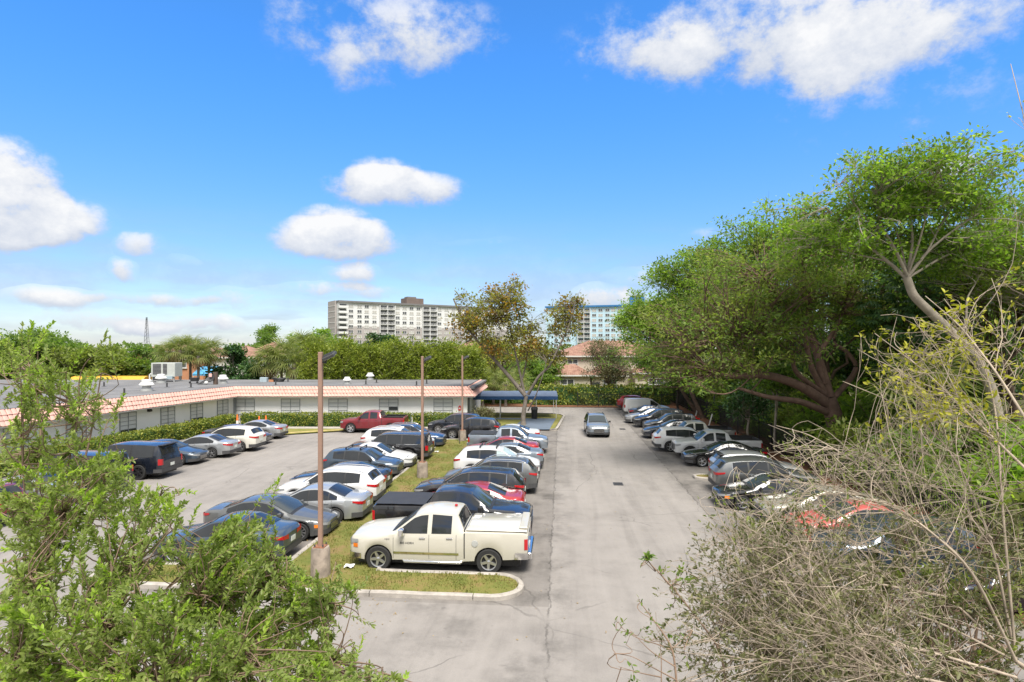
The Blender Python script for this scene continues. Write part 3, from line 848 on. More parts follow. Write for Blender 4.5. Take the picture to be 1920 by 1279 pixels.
# black picket fence on the right
def fence():
    root = empty('picket_fence', P(20, 14.0, 0.3), 0.0); tag(root, 'tall black metal picket fence behind the right-hand row', 'fence')
    inv = Matrix.Translation(Vector(P(20, 14.0, 0.3))).inverted()
    s0, s1 = 8.0, 78.0
    pk = MB()
    for s in np.arange(s0, s1, 0.13):
        p = P(s, 14.0); pk.box((p[0], p[1], 1.22), (0.022, 0.022, 1.75), -AISLE)
    o = pk.build('pickets', M['black_plastic']); o.parent = root; o.matrix_parent_inverse = inv; o['kind'] = 'stuff'
    post = MB().box((0, 0, 1.2), (0.07, 0.07, 1.95)).mesh('post', M['black_plastic'])
    for s in np.arange(s0, s1 + 1, 2.5):
        o = inst('post', post, root, P(s, 14.0)); o.matrix_parent_inverse = inv
    for z in (0.55, 1.95):
        c = P((s0 + s1) / 2, 14.0)
        o = MB().box((c[0], c[1], z), (0.035, s1 - s0, 0.045), -AISLE).build('rail', M['black_plastic'], root); o.matrix_parent_inverse = inv
fence()
# white stakes leaning on the fence bank
for px, py, yy, lab in ((1303, 765, 58, 'white stake leaning against the fence, farther of two'), (1329, 778, 52, 'white stake leaning against the fence, nearer of two')):
    p = at(px, py, yy)
    o = MB().box_edge((0, 0, 0.5), (0.10, 0.06, 1.25), 0.01).build('stake', M['white_metal']); o.location = (p[0], yy, 0.25); o.rotation_euler = (0, R(16), 0)
    tag(o, lab, 'stake')
# ------------------------------------------------------------------ vehicles
def paint(name, col, metal=0.25, rough=0.32):
    m, k, b = new_mat(name)
    vec = k.new('ShaderNodeTexCoord').outputs['Object']
    dust = k.noise(vec, 2.2, 5, 0.6)
    k.l.new(k.mix(k.math('MULTIPLY', k.sstep(dust, 0.45, 0.8), 0.10), col, (0.30, 0.27, 0.23)), b.inputs['Base Color'])
    b.inputs['Metallic'].default_value = metal
    k.l.new(k.math('MULTIPLY_ADD', dust, 0.16, rough - 0.08), b.inputs['Roughness'])
    b.inputs['Coat Weight'].default_value = 0.9
    b.inputs['Coat Roughness'].default_value = 0.05
    return m
PAINT = {
    'cream': paint('cream_paint', (0.49, 0.465, 0.395), 0.0),
    'white': paint('white_paint', (0.638, 0.638, 0.634), 0.0),
    'pearl': paint('pearl_white_paint', (0.605, 0.588, 0.521), 0.0),
    'black': paint('black_paint', (0.012, 0.012, 0.014), 0.1, 0.25),
    'navy': paint('navy_paint', (0.012, 0.016, 0.026), 0.3, 0.28),
    'blue': paint('dark_blue_paint', (0.016, 0.045, 0.105), 0.45, 0.3),
    'slate': paint('slate_blue_paint', (0.055, 0.082, 0.115), 0.5, 0.3),
    'charcoal': paint('charcoal_paint', (0.050, 0.052, 0.055), 0.45, 0.3),
    'grey': paint('grey_paint', (0.12, 0.125, 0.125), 0.45, 0.32),
    'warmgrey': paint('warm_grey_paint', (0.15, 0.142, 0.13), 0.4, 0.34),
    'silver': paint('silver_paint', (0.391, 0.404, 0.412), 0.5, 0.32),
    'steel': paint('steel_blue_paint', (0.234, 0.270, 0.310), 0.5, 0.32),
    'palegrey': paint('pale_grey_paint', (0.357, 0.357, 0.340), 0.3, 0.36),
    'beige': paint('beige_silver_paint', (0.357, 0.348, 0.289), 0.4, 0.34),
    'red': paint('red_paint', (0.36, 0.018, 0.022), 0.25, 0.3),
    'maroon': paint('maroon_paint', (0.20, 0.012, 0.020), 0.3, 0.3),
    'faded_red': paint('faded_red_paint', (0.50, 0.10, 0.09), 0.1, 0.45),
    'orange_red': paint('orange_red_paint', (0.50, 0.05, 0.02), 0.1, 0.4),
}
def glass(name, col, rough=0.03):
    m, k, b = new_mat(name)
    vec = k.new('ShaderNodeTexCoord').outputs['Object']
    n = k.noise(vec, 1.5, 4, 0.6)
    k.l.new(k.mix(n, tuple(c * 0.6 for c in col), tuple(c * 1.5 for c in col)), b.inputs['Base Color'])
    b.inputs['Roughness'].default_value = rough
    b.inputs['IOR'].default_value = 1.52
    b.inputs['Specular IOR Level'].default_value = 0.6
    return m
M['car_glass'] = glass('tinted_car_glass', (0.018, 0.020, 0.022))
M['windshield'] = glass('windshield_glass', (0.035, 0.045, 0.05))
M['sunshade'] = glass('glass_over_sunshade', (0.34, 0.42, 0.42), 0.08)
M['head_lens'] = glass('headlight_lens', (0.30, 0.31, 0.32), 0.06)
M['tail_lens'] = glass('tail_light_lens', (0.42, 0.012, 0.016), 0.1)
M['amber'] = glass('amber_lens', (0.75, 0.20, 0.02), 0.1)
M['plate'] = plain('licence_plate', (0.62, 0.64, 0.60), 0.4, vary=0.2, scale=14)
M['vinyl'] = plain('black_vinyl_cover', (0.028, 0.028, 0.03), 0.55, vary=0.15)

def prof(pts, L, sig):
    xs = np.linspace(0, L, 400)
    z = np.interp(xs, [p[0] for p in pts], [p[1] for p in pts])
    k = max(1, int(sig / (L / 399)))
    ker = np.hanning(2 * k + 3)[1:-1]; ker /= ker.sum()
    zs = np.convolve(np.pad(z, (k, k), mode='edge'), ker, 'valid')
    return lambda x: float(np.interp(x, xs, zs))

TYPES = {
 'sedan': dict(L=4.85, W=1.84, H=1.45, r=.335, xf=.95, xr=3.74,
    top=[(0, .64), (.05, .72), (.45, .83), (1.32, .965), (2.20, 1.375), (2.5, 1.43), (2.85, 1.45), (3.3, 1.41), (4.12, 1.115), (4.68, 1.075), (4.80, 1.0), (4.85, .90)],
    belt=[(0, .58), (.4, .71), (1.3, .86), (2.5, .91), (3.8, .98), (4.6, .98), (4.85, .84)],
    plan=[(0, .62), (.05, .70), (.18, .81), (.45, .885), (1, .92), (2.4, .92), (3.8, .92), (4.45, .87), (4.72, .79), (4.85, .66)],
    low=[(0, .25), (.5, .19), (1.5, .19), (3.6, .19), (4.4, .25), (4.85, .33)],
    ws=(1.42, 2.26), rg=(3.34, 4.08), win=[(1.62, 2.52), (2.60, 3.42), (3.47, 3.80)], doors=[1.45, 2.56, 3.60], roofw=.645, smooth=.07,
    head=(.50, .63, .42), tail=(.74, .90, .36), grille=(.32, .54, .36)),
 'suv': dict(L=4.65, W=1.87, H=1.67, r=.365, xf=.92, xr=3.64,
    top=[(0, .76), (.05, .88), (.45, .99), (1.22, 1.10), (1.98, 1.57), (2.3, 1.64), (2.75, 1.67), (3.5, 1.645), (4.05, 1.59), (4.22, 1.52), (4.46, 1.24), (4.60, 1.13), (4.65, 1.03)],
    belt=[(0, .68), (.4, .83), (1.2, .985), (2.5, 1.03), (3.9, 1.12), (4.45, 1.10), (4.65, .97)],
    plan=[(0, .66), (.05, .74), (.18, .84), (.45, .905), (1, .935), (2.4, .935), (3.7, .935), (4.35, .88), (4.58, .80), (4.65, .70)],
    low=[(0, .30), (.5, .24), (1.5, .23), (3.5, .23), (4.3, .30), (4.65, .38)],
    ws=(1.30, 1.98), rg=(4.20, 4.46), win=[(1.50, 2.30), (2.38, 3.18), (3.26, 3.90)], doors=[1.35, 2.34, 3.34], roofw=.665, smooth=.06,
    head=(.61, .75, .44), tail=(.86, 1.02, .38), grille=(.40, .68, .42)),
 'big': dict(L=5.35, W=2.05, H=1.93, r=.41, xf=1.02, xr=4.08,
    top=[(0, .98), (.05, 1.10), (.5, 1.17), (1.45, 1.26), (2.02, 1.80), (2.3, 1.89), (2.8, 1.93), (4.5, 1.90), (5.0, 1.86), (5.10, 1.80), (5.26, 1.30), (5.31, 1.15), (5.35, .98)],
    belt=[(0, .86), (.5, 1.04), (1.4, 1.17), (3, 1.19), (5.0, 1.20), (5.25, 1.15), (5.35, .92)],
    plan=[(0, .80), (.06, .90), (.3, .98), (.8, 1.02), (3, 1.025), (4.6, 1.02), (5.15, .96), (5.35, .86)],
    low=[(0, .34), (.6, .28), (2, .27), (4, .28), (5, .36), (5.35, .42)],
    ws=(1.50, 2.02), rg=(5.08, 5.25), win=[(1.66, 2.55), (2.64, 3.55), (3.66, 4.86)], doors=[1.52, 2.6, 3.6], roofw=.72, smooth=.045,
    head=(.79, .96, .34), tail=(.80, 1.12, .16), grille=(.50, .90, .60)),
 'pickup': dict(L=5.79, W=2.02, H=1.92, r=.405, xf=.98, xr=4.56,
    top=[(0, 1.00), (.05, 1.12), (.4, 1.20), (1.45, 1.29), (2.12, 1.80), (2.35, 1.88), (2.75, 1.92), (3.45, 1.88), (3.56, 1.80), (3.74, 1.42), (3.80, 1.39), (5.70, 1.39), (5.76, 1.37), (5.79, 1.30)],
    belt=[(0, .86), (.4, 1.03), (1.4, 1.20), (3.6, 1.23), (3.8, 1.31), (5.7, 1.31), (5.79, 1.24)],
    plan=[(0, .76), (.06, .86), (.3, .955), (.8, 1.0), (3, 1.01), (5.3, 1.01), (5.72, .98), (5.79, .95)],
    low=[(0, .42), (.6, .36), (1.6, .40), (3.7, .40), (5.3, .50), (5.79, .55)],
    ws=(1.50, 2.13), rg=(3.54, 3.735), win=[(1.68, 2.58), (2.72, 3.36)], doors=[1.48, 2.64, 3.52], roofw=.70, smooth=.035,
    head=(.76, .98, .32), tail=(.82, 1.16, .10), grille=(.58, .94, .52), bed=(3.86, 5.70)),
 'van': dict(L=4.75, W=1.84, H=1.86, r=.34, xf=.90, xr=3.72,
    top=[(0, .82), (.05, .95), (.4, 1.04), (.95, 1.16), (1.75, 1.72), (2.1, 1.83), (2.6, 1.86), (4.5, 1.85), (4.62, 1.80), (4.72, 1.2), (4.75, 1.0)],
    belt=[(0, .70), (.4, .86), (1.0, 1.0), (2.5, 1.05), (4.6, 1.05), (4.75, .90)],
    plan=[(0, .66), (.05, .74), (.2, .85), (.6, .91), (2, .92), (4.4, .915), (4.7, .87), (4.75, .83)],
    low=[(0, .28), (.5, .22), (2, .22), (3.6, .22), (4.5, .30), (4.75, .34)],
    ws=(1.02, 1.74), rg=(4.62, 4.70), win=[(1.22, 2.05)], doors=[1.1, 2.12, 3.15], roofw=.72, smooth=.045,
    head=(.63, .80, .40), tail=(.90, 1.2, .10), grille=(.46, .66, .40)),
}

wheel_cache = {}
def wheel_meshes(style, r, dark):
    key = (style, round(r, 3), dark)
    if key in wheel_cache: return wheel_cache[key]
    w = 0.225; ri = r * (0.70 if style != 'truck' else 0.64)
    t = MB().lathe([(ri, -w / 2), (r * 0.93, -w / 2), (r * 0.985, -w * .38), (r, -w * .2), (r, w * .2), (r * 0.985, w * .38), (r * 0.93, w / 2), (ri, w / 2 - 0.01), (ri, w / 2 - 0.07), (0.01, w / 2 - 0.075)], 26, 'Y', cap=False)
    tyre = t.mesh('tyre', M['rubber'], 35)
    m = MB()
    # outer lip
    m.lathe([(ri * 1.0, w / 2 - 0.012), (ri * 0.99, w / 2 + 0.004), (ri * 0.90, w / 2 - 0.004), (ri * 0.88, w / 2 - 0.05)], 26, 'Y', cap=False)
    n = {'five': 5, 'truck': 5, 'multi': 9, 'six': 6}[style]
    for i in range(n):
        a = 2 * math.pi * (i + 0.25) / n
        hw0, hw1 = (ri * .17, ri * .13) if n <= 6 else (ri * .09, ri * .085)
        ca, sa = math.cos(a), math.sin(a)
        def q(rad, off, y): return (ca * rad - sa * off, y, sa * rad + ca * off)
        y0 = w / 2 + 0.0; y1 = w / 2 - 0.02
        vs = [q(ri * .1, -hw0, y0 - .02), q(ri * .1, hw0, y0 - .02), q(ri * .93, hw1, y0 - .006), q(ri * .93, -hw1, y0 - .006), q(ri * .1, -hw0 * 1.2, y1 - .03), q(ri * .1, hw0 * 1.2, y1 - .03), q(ri * .93, hw1 * 1.2, y1 - .02), q(ri * .93, -hw1 * 1.2, y1 - .02)]
        m.add(vs, [(0, 1, 2, 3), (0, 4, 5, 1), (1, 5, 6, 2), (2, 6, 7, 3), (3, 7, 4, 0)])
    m.lathe([(ri * .24, w / 2 - .04), (ri * .22, w / 2 - .006), (ri * .12, w / 2 + .006), (.004, w / 2 + .008)], 14, 'Y', cap=False)
    rim = m.mesh('rim', M['dark_alloy'] if dark else M['alloy'], 30)
    wheel_cache[key] = (tyre, rim)
    return wheel_cache[key]

def text_mesh(txt, size, mat, shear=0.0):
    c = bpy.data.curves.new('badge_text', 'FONT'); c.body = txt; c.size = size; c.extrude = 0.002; c.align_x = 'CENTER'; c.align_y = 'CENTER'; c.shear = shear
    o = bpy.data.objects.new('badge_text', c); COL.objects.link(o)
    dg = bpy.context.evaluated_depsgraph_get()
    me = bpy.data.meshes.new_from_object(o.evaluated_get(dg))
    me.materials.clear(); me.materials.append(mat)
    bpy.data.objects.remove(o)
    return me

def make_vehicle(kind, color, loc, heading, label, name='parked_car', cat='car', L=None, H=None, wheels='five', darkrim=False, detail=True,
                 rails=False, clad=False, trim=None, plate=True, sunshade=False, cover=None, openbed=False, steps=False, group='vehicles in the parking lot', amber=False, extras=(), panelvan=False, r=None, rearhi=0.0):
    T = TYPES[kind]
    kx = (L or T['L']) / T['L']; kz = (H or T['H']) / T['H']
    LL = T['L']
    root = empty(name, loc, heading)
    tag(root, label, cat, group)
    pm = PAINT[color]
    zt_ = prof(T['top'], LL, T['smooth']); zb_ = prof(T['belt'], LL, .12); wp_ = prof(T['plan'], LL, .05); zl_ = prof(T['low'], LL, .08)
    rr = r or T['r']
    Rw = rr + 0.055
    Hmax = T['H']
    def zb(x): return zb_(x) * kz
    def zt(x): return max(zt_(x) * kz, zb(x) + 0.025)
    def wp(x): return wp_(x)
    def wt(x):
        k = min(1.0, max(0.0, (zt(x) - zb(x)) / (Hmax * kz - zb(x) + 1e-6)))
        return (1 - k ** 0.9) * wp(x) * 0.91 + k ** 0.9 * min(T['roofw'], wp(x) * 0.95)
    def crown(x): return min(0.055, 0.45 * (zt(x) - zb(x)))
    def zlow(x):
        z = zl_(x)
        for xa in (T['xf'], T['xr']):
            d = abs(x - xa) * kx
            if d < Rw: z = max(z, rr + math.sqrt(Rw * Rw - d * d))
        return z
    def LX(x): return (LL / 2 - x) * kx
    def sec(x):
        lo = zlow(x); b = zb(x); w = wp(x); t = wt(x); e = zt(x) - crown(x)
        pts = [(w * .965, lo), (w * .99, lo + (b - lo) * .22), (w, lo + (b - lo) * .5), (w * .995, lo + (b - lo) * .8), (w * .965, b)]
        pts += [(w * .965 + (t - w * .965) * .5 + 0.012, b + (e - b) * .5), (t, e)]
        for f in (.82, .5, 0.0):
            pts.append((t * f, e + crown(x) * (1 - f * f)))
        return pts
    xs = set(np.round(np.linspace(0, LL, 46), 4)) | {0.02, 0.05, 0.1, LL - .02, LL - .05, LL - .1}
    for xa in (T['xf'], T['xr']):
        for f in (-1.001, -.985, -.93, -.8, -.6, -.3, 0, .3, .6, .8, .93, .985, 1.001): xs.add(round(xa + f * Rw / kx, 4))
    for a in ('ws', 'rg'): xs |= set(T[a])
    if 'bed' in T: xs |= {3.50, 3.56, 3.60, 3.65, 3.70, 3.74, 3.78, 3.80, 3.84, 5.70}
    if kind == 'suv': xs |= {4.22, 4.27, 4.32, 4.38, 4.44}
    xs = sorted(x for x in xs if 0 <= x <= LL)
    xs = [x for i, x in enumerate(xs) if i == 0 or x - xs[i - 1] > 0.004]
    rings = []
    for x in xs:
        s = sec(x)
        full = [(LX(x), y, z) for y, z in s] + [(LX(x), -y, z) for y, z in s[-2::-1]]
        rings.append(full)
    n = len(rings[0])
    vs = [p for r_ in rings for p in r_]; fs = []
    for i in range(len(rings) - 1):
        mid = (xs[i] + xs[i + 1]) / 2
        for j in range(n - 1):
            if openbed and 'bed' in T and T['bed'][0] < mid < T['bed'][1] and 6 <= j <= n - 8: continue
            fs.append((i * n + j, i * n + j + 1, (i + 1) * n + j + 1, (i + 1) * n + j))
    fs.append(tuple(range(n)))
    fs.append(tuple(range((len(rings) - 1) * n + n - 1, (len(rings) - 1) * n - 1, -1)))
    mb = MB(); mb.add(vs, fs)
    body = mb.build('body', pm, root, smooth=32, fix=not openbed)
    # dark chassis and wheel housings
    ub = MB().box((LX(LL / 2), 0, (0.2 + zb(1.5) - 0.12) / 2 + .02), (LL * kx - 0.5, 2 * (T['W'] / 2 - 0.27), zb(1.5) - 0.32))
    ub.build('underbody', M['black_plastic'], root)
    OFF = 0.009
    def top_patch(x0, x1, fr, name_, mat, off=OFF, nx=9, parent=None, inset=0.0):
        rows = []
        for i in range(nx + 1):
            x = x0 + (x1 - x0) * i / nx
            dz = (zt(min(LL, x + .02)) - zt(max(0, x - .02))) / (.04 * kx)
            nx_, nz_ = dz / math.hypot(dz, 1), 1 / math.hypot(dz, 1)
            t = wt(x); row = []
            for f in (-fr, -.8 * fr, -.5, -.25, 0, .25, .5, .8 * fr, fr):
                z = zt(x) - crown(x) * f * f
                row.append((LX(x) + nx_ * off, f * t, z + nz_ * off))
            rows.append(row)
        return MB().grid(rows).build(name_, mat, parent or root, smooth=40)
    top_patch(T['ws'][0], T['ws'][1], .92, 'windshield', M['sunshade'] if sunshade else M['windshield'])
    if not panelvan: top_patch(T['rg'][0], T['rg'][1], .88, 'rear_window', M['car_glass'])
    top_patch(T['ws'][0] - .10, T['ws'][0] + .02, .90, 'cowl', M['black_plastic'], .006, 3)
    def side_pt(x, z, sgn, off):
        b = zb(x); e = zt(x) - crown(x); t = wt(x); w = wp(x) * .965
        if z <= b:
            lo = zlow(x); s = sec(x)
            zz = [p[1] for p in s[:5]]; ww = [p[0] for p in s[:5]]
            y = float(np.interp(z, zz, ww))
            return (LX(x), sgn * (y + off), z)
        f = (z - b) / max(1e-6, e - b)
        y = float(np.interp(f, [0, .5, 1], [w, w + (t - w) * .5 + .012, t]))
        return (LX(x), sgn * (y + off), z + off * .3)
    def win_rows(x0, x1, sgn, off, lo=0.035, hi=0.06, n_=8):
        rows = []
        for i in range(n_ + 1):
            x = x0 + (x1 - x0) * i / n_
            zl = zb(x) + lo; zh = zt(x) - crown(x) - hi
            if zh < zl + .01: zh = zl + .01
            rows.append([side_pt(x, zl + (zh - zl) * f, sgn, off) for f in (0, .25, .5, .75, 1)])
        return rows
    for sgn in (1, -1):
        for wi, (x0, x1) in enumerate(T['win']):
            sm = M['sunshade'] if (sunshade == 'side' and wi == 0) else M['car_glass']
            MB().grid(win_rows(x0, x1, sgn, OFF)).build('side_window', sm, root, smooth=40, fix=True)
        if kind not in ('pickup', 'van'):
            MB().grid(win_rows(T['win'][0][0] - .03, T['win'][-1][1] + .02, sgn, .0045, .02, .045, 20)).build('window_surround', M['black_plastic'], root, smooth=40, fix=True)
        if trim:
            x0, x1 = T['win'][0][0] - .05, T['win'][-1][1] + .03
            a = [side_pt(x, zb(x) + .012, sgn, .014) for x in np.linspace(x0, x1, 18)]
            b = [side_pt(x, max(zb(x) + .03, zt(x) - crown(x) - .035), sgn, .014) for x in np.linspace(x1, x0, 18)]
            path = a + b + [a[0]]
            MB().tube(path, [.012] * len(path), 4).build('window_trim', M[trim], root)
        if detail:
            for di, xd in enumerate(T['doors']):
                zl = zlow(xd) + .05 if abs(xd - T['xr']) > .45 else rr + Rw
                zs = np.linspace(max(zl, .34), zb(xd) + .01, 6)
                MB().grid([[side_pt(xd - .006, z, sgn, .003) for z in zs], [side_pt(xd + .006, z, sgn, .003) for z in zs]]).build('door_seam', M['black_plastic'], root)
            for xd in T['doors'][1:]:
                xh = xd - .22; zh = zb(xd) - .10
                q = side_pt(xh, zh, sgn, .022)
                MB().box_edge(q, (.20, .03, .035), .008).build('door_handle', M['chrome'] if (trim == 'chrome' or steps) else pm, root)
        # mirror
        xm = T['ws'][0] + .28
        q = side_pt(xm, zb(xm) + .06, sgn, .0)
        k_ = 1.45 if kind in ('pickup', 'big') else 1.0
        mm = MB(); sy = sgn
        mm.box_edge((q[0], q[1] + sy * .13 * k_, q[2] + .05 * k_), (.11 * k_, .19 * k_, .14 * k_), .03).box((q[0], q[1] + sy * .02, q[2] - .005), (.07, .1, .05))
        mm.build('mirror', M['black_plastic'] if (clad or color in ('black', 'navy')) else (M['chrome'] if steps else pm), root, smooth=40)
        if clad:
            rw = []
            for xa in (T['xf'], T['xr']):
                rows = []
                for a in np.linspace(-8, 188, 22):
                    rr0, rr1 = Rw - .015, Rw + .06
                    row = []
                    for q in (rr0, rr1):
                        x = xa - math.cos(R(a)) * q / kx; z = max(rr + math.sin(R(a)) * q, zl_(x) + .02)
                        row.append(side_pt(min(max(x, 0.05), LL - .05), z, sgn, .012) if z < zb(xa) else (LX(x), sgn * (wp(x) + .012), z))
                    y = max(abs(row[0][1]), abs(row[1][1]))
                    rows.append([(p[0], sgn * y, p[2]) for p in row])
                MB().grid(rows).build('arch_trim', M['dark_grey'], root)
            x0, x1 = T['xf'] + Rw + .02, T['xr'] - Rw - .02
            MB().grid([[side_pt(x, z, sgn, .013) for z in (zl_(x) + .01, zl_(x) + .1, zl_(x) + .2)] for x in np.linspace(x0, x1, 8)]).build('rocker_trim', M['dark_grey'], root)
    # strips that wrap round nose or tail
    def wrap(front, y0, xside, z0, z1, off, name_, mat, sides=(1, -1), x_in=0.0, parent=None, slope=0.0):
        out = []
        for sgn in sides:
            path = []
            w0 = wp(0 if front else LL)
            if y0 < 1.0:
                for f in np.linspace(y0, 1.0, 5)[:-1]: path.append(((-off if front else LL + off), f * w0))
            for x in np.linspace(x_in, xside, 7):
                xx = x if front else LL - x
                path.append((xx, wp(xx) + off))
            rows = []
            m_ = len(path)
            for i, (x, y) in enumerate(path):
                f = i / (m_ - 1); h = (z1 - z0) / 2 * (1 - .55 * f * abs(slope)); c = (z0 + z1) / 2 + slope * f * .11
                rows.append([(LX(x), sgn * y, c - h), (LX(x), sgn * (y + .004), c), (LX(x), sgn * y, c + h)])
            out.append(MB().grid(rows).build(name_, mat, parent or root, smooth=50, fix=True))
        return out
    h0, h1, hx = T['head']; t0, t1, tx = T['tail']; g0, g1, gy = T['grille']
    hl = wrap(True, .52, hx, h0 * kz, h1 * kz, .010, 'headlight', M['head_lens'], slope=1.0)
    if amber:
        for s_, o_ in zip((1, -1), hl): wrap(True, 1.0, hx * .95, (h0 - .0) * kz, (h0 + .12) * kz, .014, 'indicator', M['amber'], sides=(s_,), x_in=hx * .45, parent=o_)
    wrap(False, .45 if kind in ('sedan', 'suv') else .86, tx, t0 * kz + rearhi, t1 * kz + rearhi, .010, 'tail_light', M['tail_lens'], slope=1.0 if kind in ('sedan', 'suv') else 0.0)
    # grille: frame and slats
    w0 = wp(0)
    g = MB().box((LX(0) + .004, 0, (g0 + g1) / 2 * kz), (.03, 2 * min(gy, w0 * .62), (g1 - g0) * kz)).build('grille', M['black_plastic'], root)
    if detail:
        sl = MB().box((0, 0, 0), (.012, 2 * min(gy, w0 * .62) - .04, .018)).mesh('slat', M['chrome'])
        for i in range(4): inst('slat', sl, g, (LX(0) + .022, 0, (g0 + (g1 - g0) * (i + .5) / 4) * kz))
    MB().box((LX(0) + .006, 0, zl_(0) + .10), (.03, 1.1 * w0, .11)).build('lower_grille', M['black_plastic'], root)
    # bumpers
    bmat = M['chrome'] if steps else (M['dark_grey'] if clad or color in ('black', 'navy') else pm)
    lowm = M['dark_grey']
    zf = zl_(0)
    MB().grid([[(LX(x) + (.016 if x == 0 else .004), s_ * (wp(x) + .014), z) for z in (zf - .01, zf + .08, zf + .16)] for x, s_ in [(x, 1) for x in (.42, .25, .12, .05, 0)] + [(x, -1) for x in (0, .05, .12, .25, .42)]]).build('front_bumper', bmat if kind == 'pickup' else lowm, root, smooth=50)
    zr = zl_(LL)
    MB().grid([[(LX(x) - (.016 if x == LL else .004), s_ * (wp(x) + .014), z) for z in (zr - .03, zr + .07, zr + .17)] for x, s_ in [(x, 1) for x in (LL - .4, LL - .2, LL - .08, LL)] + [(x, -1) for x in (LL, LL - .08, LL - .2, LL - .4)]]).build('rear_bumper', bmat if kind == 'pickup' else lowm, root, smooth=50)
    if kind == 'pickup':
        MB().box_edge((LX(LL) - .06, 0, zr + .05), (.14, 1.7, .2), .03).build('rear_step', bmat, root)
    if plate:
        zpl = (t0 - .06) * kz if kind in ('sedan', 'big') else (t0 - .12) * kz
        MB().box((LX(LL) - .022, 0, zpl), (.015, .32, .16)).build('licence_plate', M['plate'], root)
    if rails:
        for sgn in (1, -1):
            xa, xb = T['ws'][1] + .15, T['rg'][0] - .12
            pts = [(LX(x), sgn * (wt(x) * .93), zt(x) - crown(x) * .85 + (.055 if 0 < i < 7 else .005)) for i, x in enumerate(np.linspace(xa, xb, 8))]
            MB().tube(pts, [.02] * 8, 6).build('roof_rail', M['chrome'] if rails == 'chrome' else M['black_plastic'], root, smooth=50)
    if 'crossbars' in extras:
        for x in (T['ws'][1] + .35, T['ws'][1] + 1.25):
            MB().box_edge((LX(x), 0, zt(x) + .07), (.07, 1.2, .035), .012).build('roof_bar', M['black_plastic'], root)
            for sgn in (1, -1): MB().box((LX(x), sgn * .52, zt(x) + .02), (.06, .06, .1)).build('roof_bar_foot', M['black_plastic'], root)
    if 'spoiler' in extras:
        x = T['rg'][0] - .02
        MB().box_edge((LX(x + .06), 0, zt(x) + .0), (.26, 2 * wt(x) * .92, .045), .015).build('spoiler', M['black_plastic'], root)
    if kind == 'sedan' and 'sunroof' in extras: top_patch(2.5, 3.0, .6, 'sunroof', M['car_glass'])
    # bed
    if 'bed' in T:
        b0, b1 = T['bed']
        MB().grid([[(LX(x), y * wp(x) * .93, z) for y, z in ((-1, zb(x) - .02), (-1, zt(x) + .002), (1, zt(x) + .002), (1, zb(x) - .02))] for x in (3.765, 3.80)]).build('bed_gap', M['black_plastic'], root)
        for sgn in (1, -1):
            MB().grid([[side_pt(3.765, z, sgn, .004) for z in np.linspace(.5, zb(3.77), 6)], [side_pt(3.80, z, sgn, .004) for z in np.linspace(.5, zb(3.8), 6)]]).build('bed_seam', M['black_plastic'], root)
        MB().box((LX(LL) - .004, 0, .98), (.012, 1.56, .5)).build('tailgate', pm, root)
        MB().box((LX(LL) - .014, 0, 1.16), (.02, .26, .07)).build('tailgate_handle', M['black_plastic'], root)
        if cover == 'hard':
            c = MB(); zc = zt(4.6)
            w = wp(4.6)
            rows = []
            for x, dz in ((b0 - .03, .0), (b0 + .02, .035), (b1 - .55, .05), (b1 - .1, .06), (b1 + .06, .05), (b1 + .08, .0)):
                rows.append([(LX(x), f * w * .93, zc + dz * (1.0 if abs(f) < .95 else (.75 if abs(f) < .99 else -.2)) + (.028 if abs(f) < .6 and dz > .03 else 0)) for f in (-1, -.96, -.62, -.56, 0, .56, .62, .96, 1)])
            c.grid(rows).build('bed_cover', pm, root, smooth=35)
            MB().box_edge((LX(b1 - .04), 0, zc + .095), (.26, 1.72, .05), .02).build('spoiler', pm, root)
        elif cover == 'soft':
            w = wp(4.6); zc = zt(4.6)
            MB().grid([[(LX(x), f * w * .90, zc + .012 + (.018 if abs(f) < .9 else 0) + .004 * math.sin(x * 9)) for f in (-1, -.93, -.4, 0, .4, .93, 1)] for x in np.linspace(b0 - .02, b1 + .02, 9)]).build('bed_cover', M['vinyl'], root, smooth=40)
        elif openbed:
            w = wp(4.6) * .88; zc = zt(4.6) - .03; z0 = .78
            MB().add([(LX(b0 + .0), -w, z0), (LX(b1), -w, z0), (LX(b1), w, z0), (LX(b0), w, z0), (LX(b0), -w, zc), (LX(b1), -w, zc), (LX(b1), w, zc), (LX(b0), w, zc)],
                     [(0, 1, 2, 3), (0, 4, 5, 1), (1, 5, 6, 2), (2, 6, 7, 3), (3, 7, 4, 0)]).build('bed_liner', M['dark_grey'], root)
            for sgn in (1, -1): MB().box((LX((b0 + b1) / 2), sgn * (w + .02), zt(4.6) - .012), ((b1 - b0) * kx, .14, .035)).build('bed_rail', M['black_plastic'], root)
    if steps:
        for sgn in (1, -1):
            y = sgn * (T['W'] / 2 - .02)
            MB().tube([(LX(1.75), y - sgn * .12, .42), (LX(1.85), y, .36), (LX(3.65), y, .36), (LX(3.75), y - sgn * .12, .42)], [.05] * 4, 10).build('side_step', M['chrome'], root, smooth=50)
            xs_ = np.linspace(T['xf'] + Rw + .05, 3.6, 8)
            MB().grid([[side_pt(x, z, sgn, .012) for z in (.60, .635, .67)] for x in xs_]).build('side_moulding', M['chrome'], root)
    # wheels
    ty, rm = wheel_meshes(wheels, rr, darkrim)
    for xa in (T['xf'], T['xr']):
        for sgn in (1, -1):
            o = inst('wheel', ty, root, (LX(xa), sgn * (T['W'] / 2 - .135), rr), (0, 0.4 * xa, 0 if sgn > 0 else math.pi))
            inst('rim', rm, o)
    return root, dict(LX=LX, side_pt=side_pt, zb=zb, zt=zt, pm=pm)

def row(s, t): return P(s, t, 0.004)
HR, HL = HEAD_RIGHT, HEAD_LEFT
V = make_vehicle
pk = dict(name='pickup_truck', cat='pickup')
sv = dict(name='parked_suv', cat='suv')
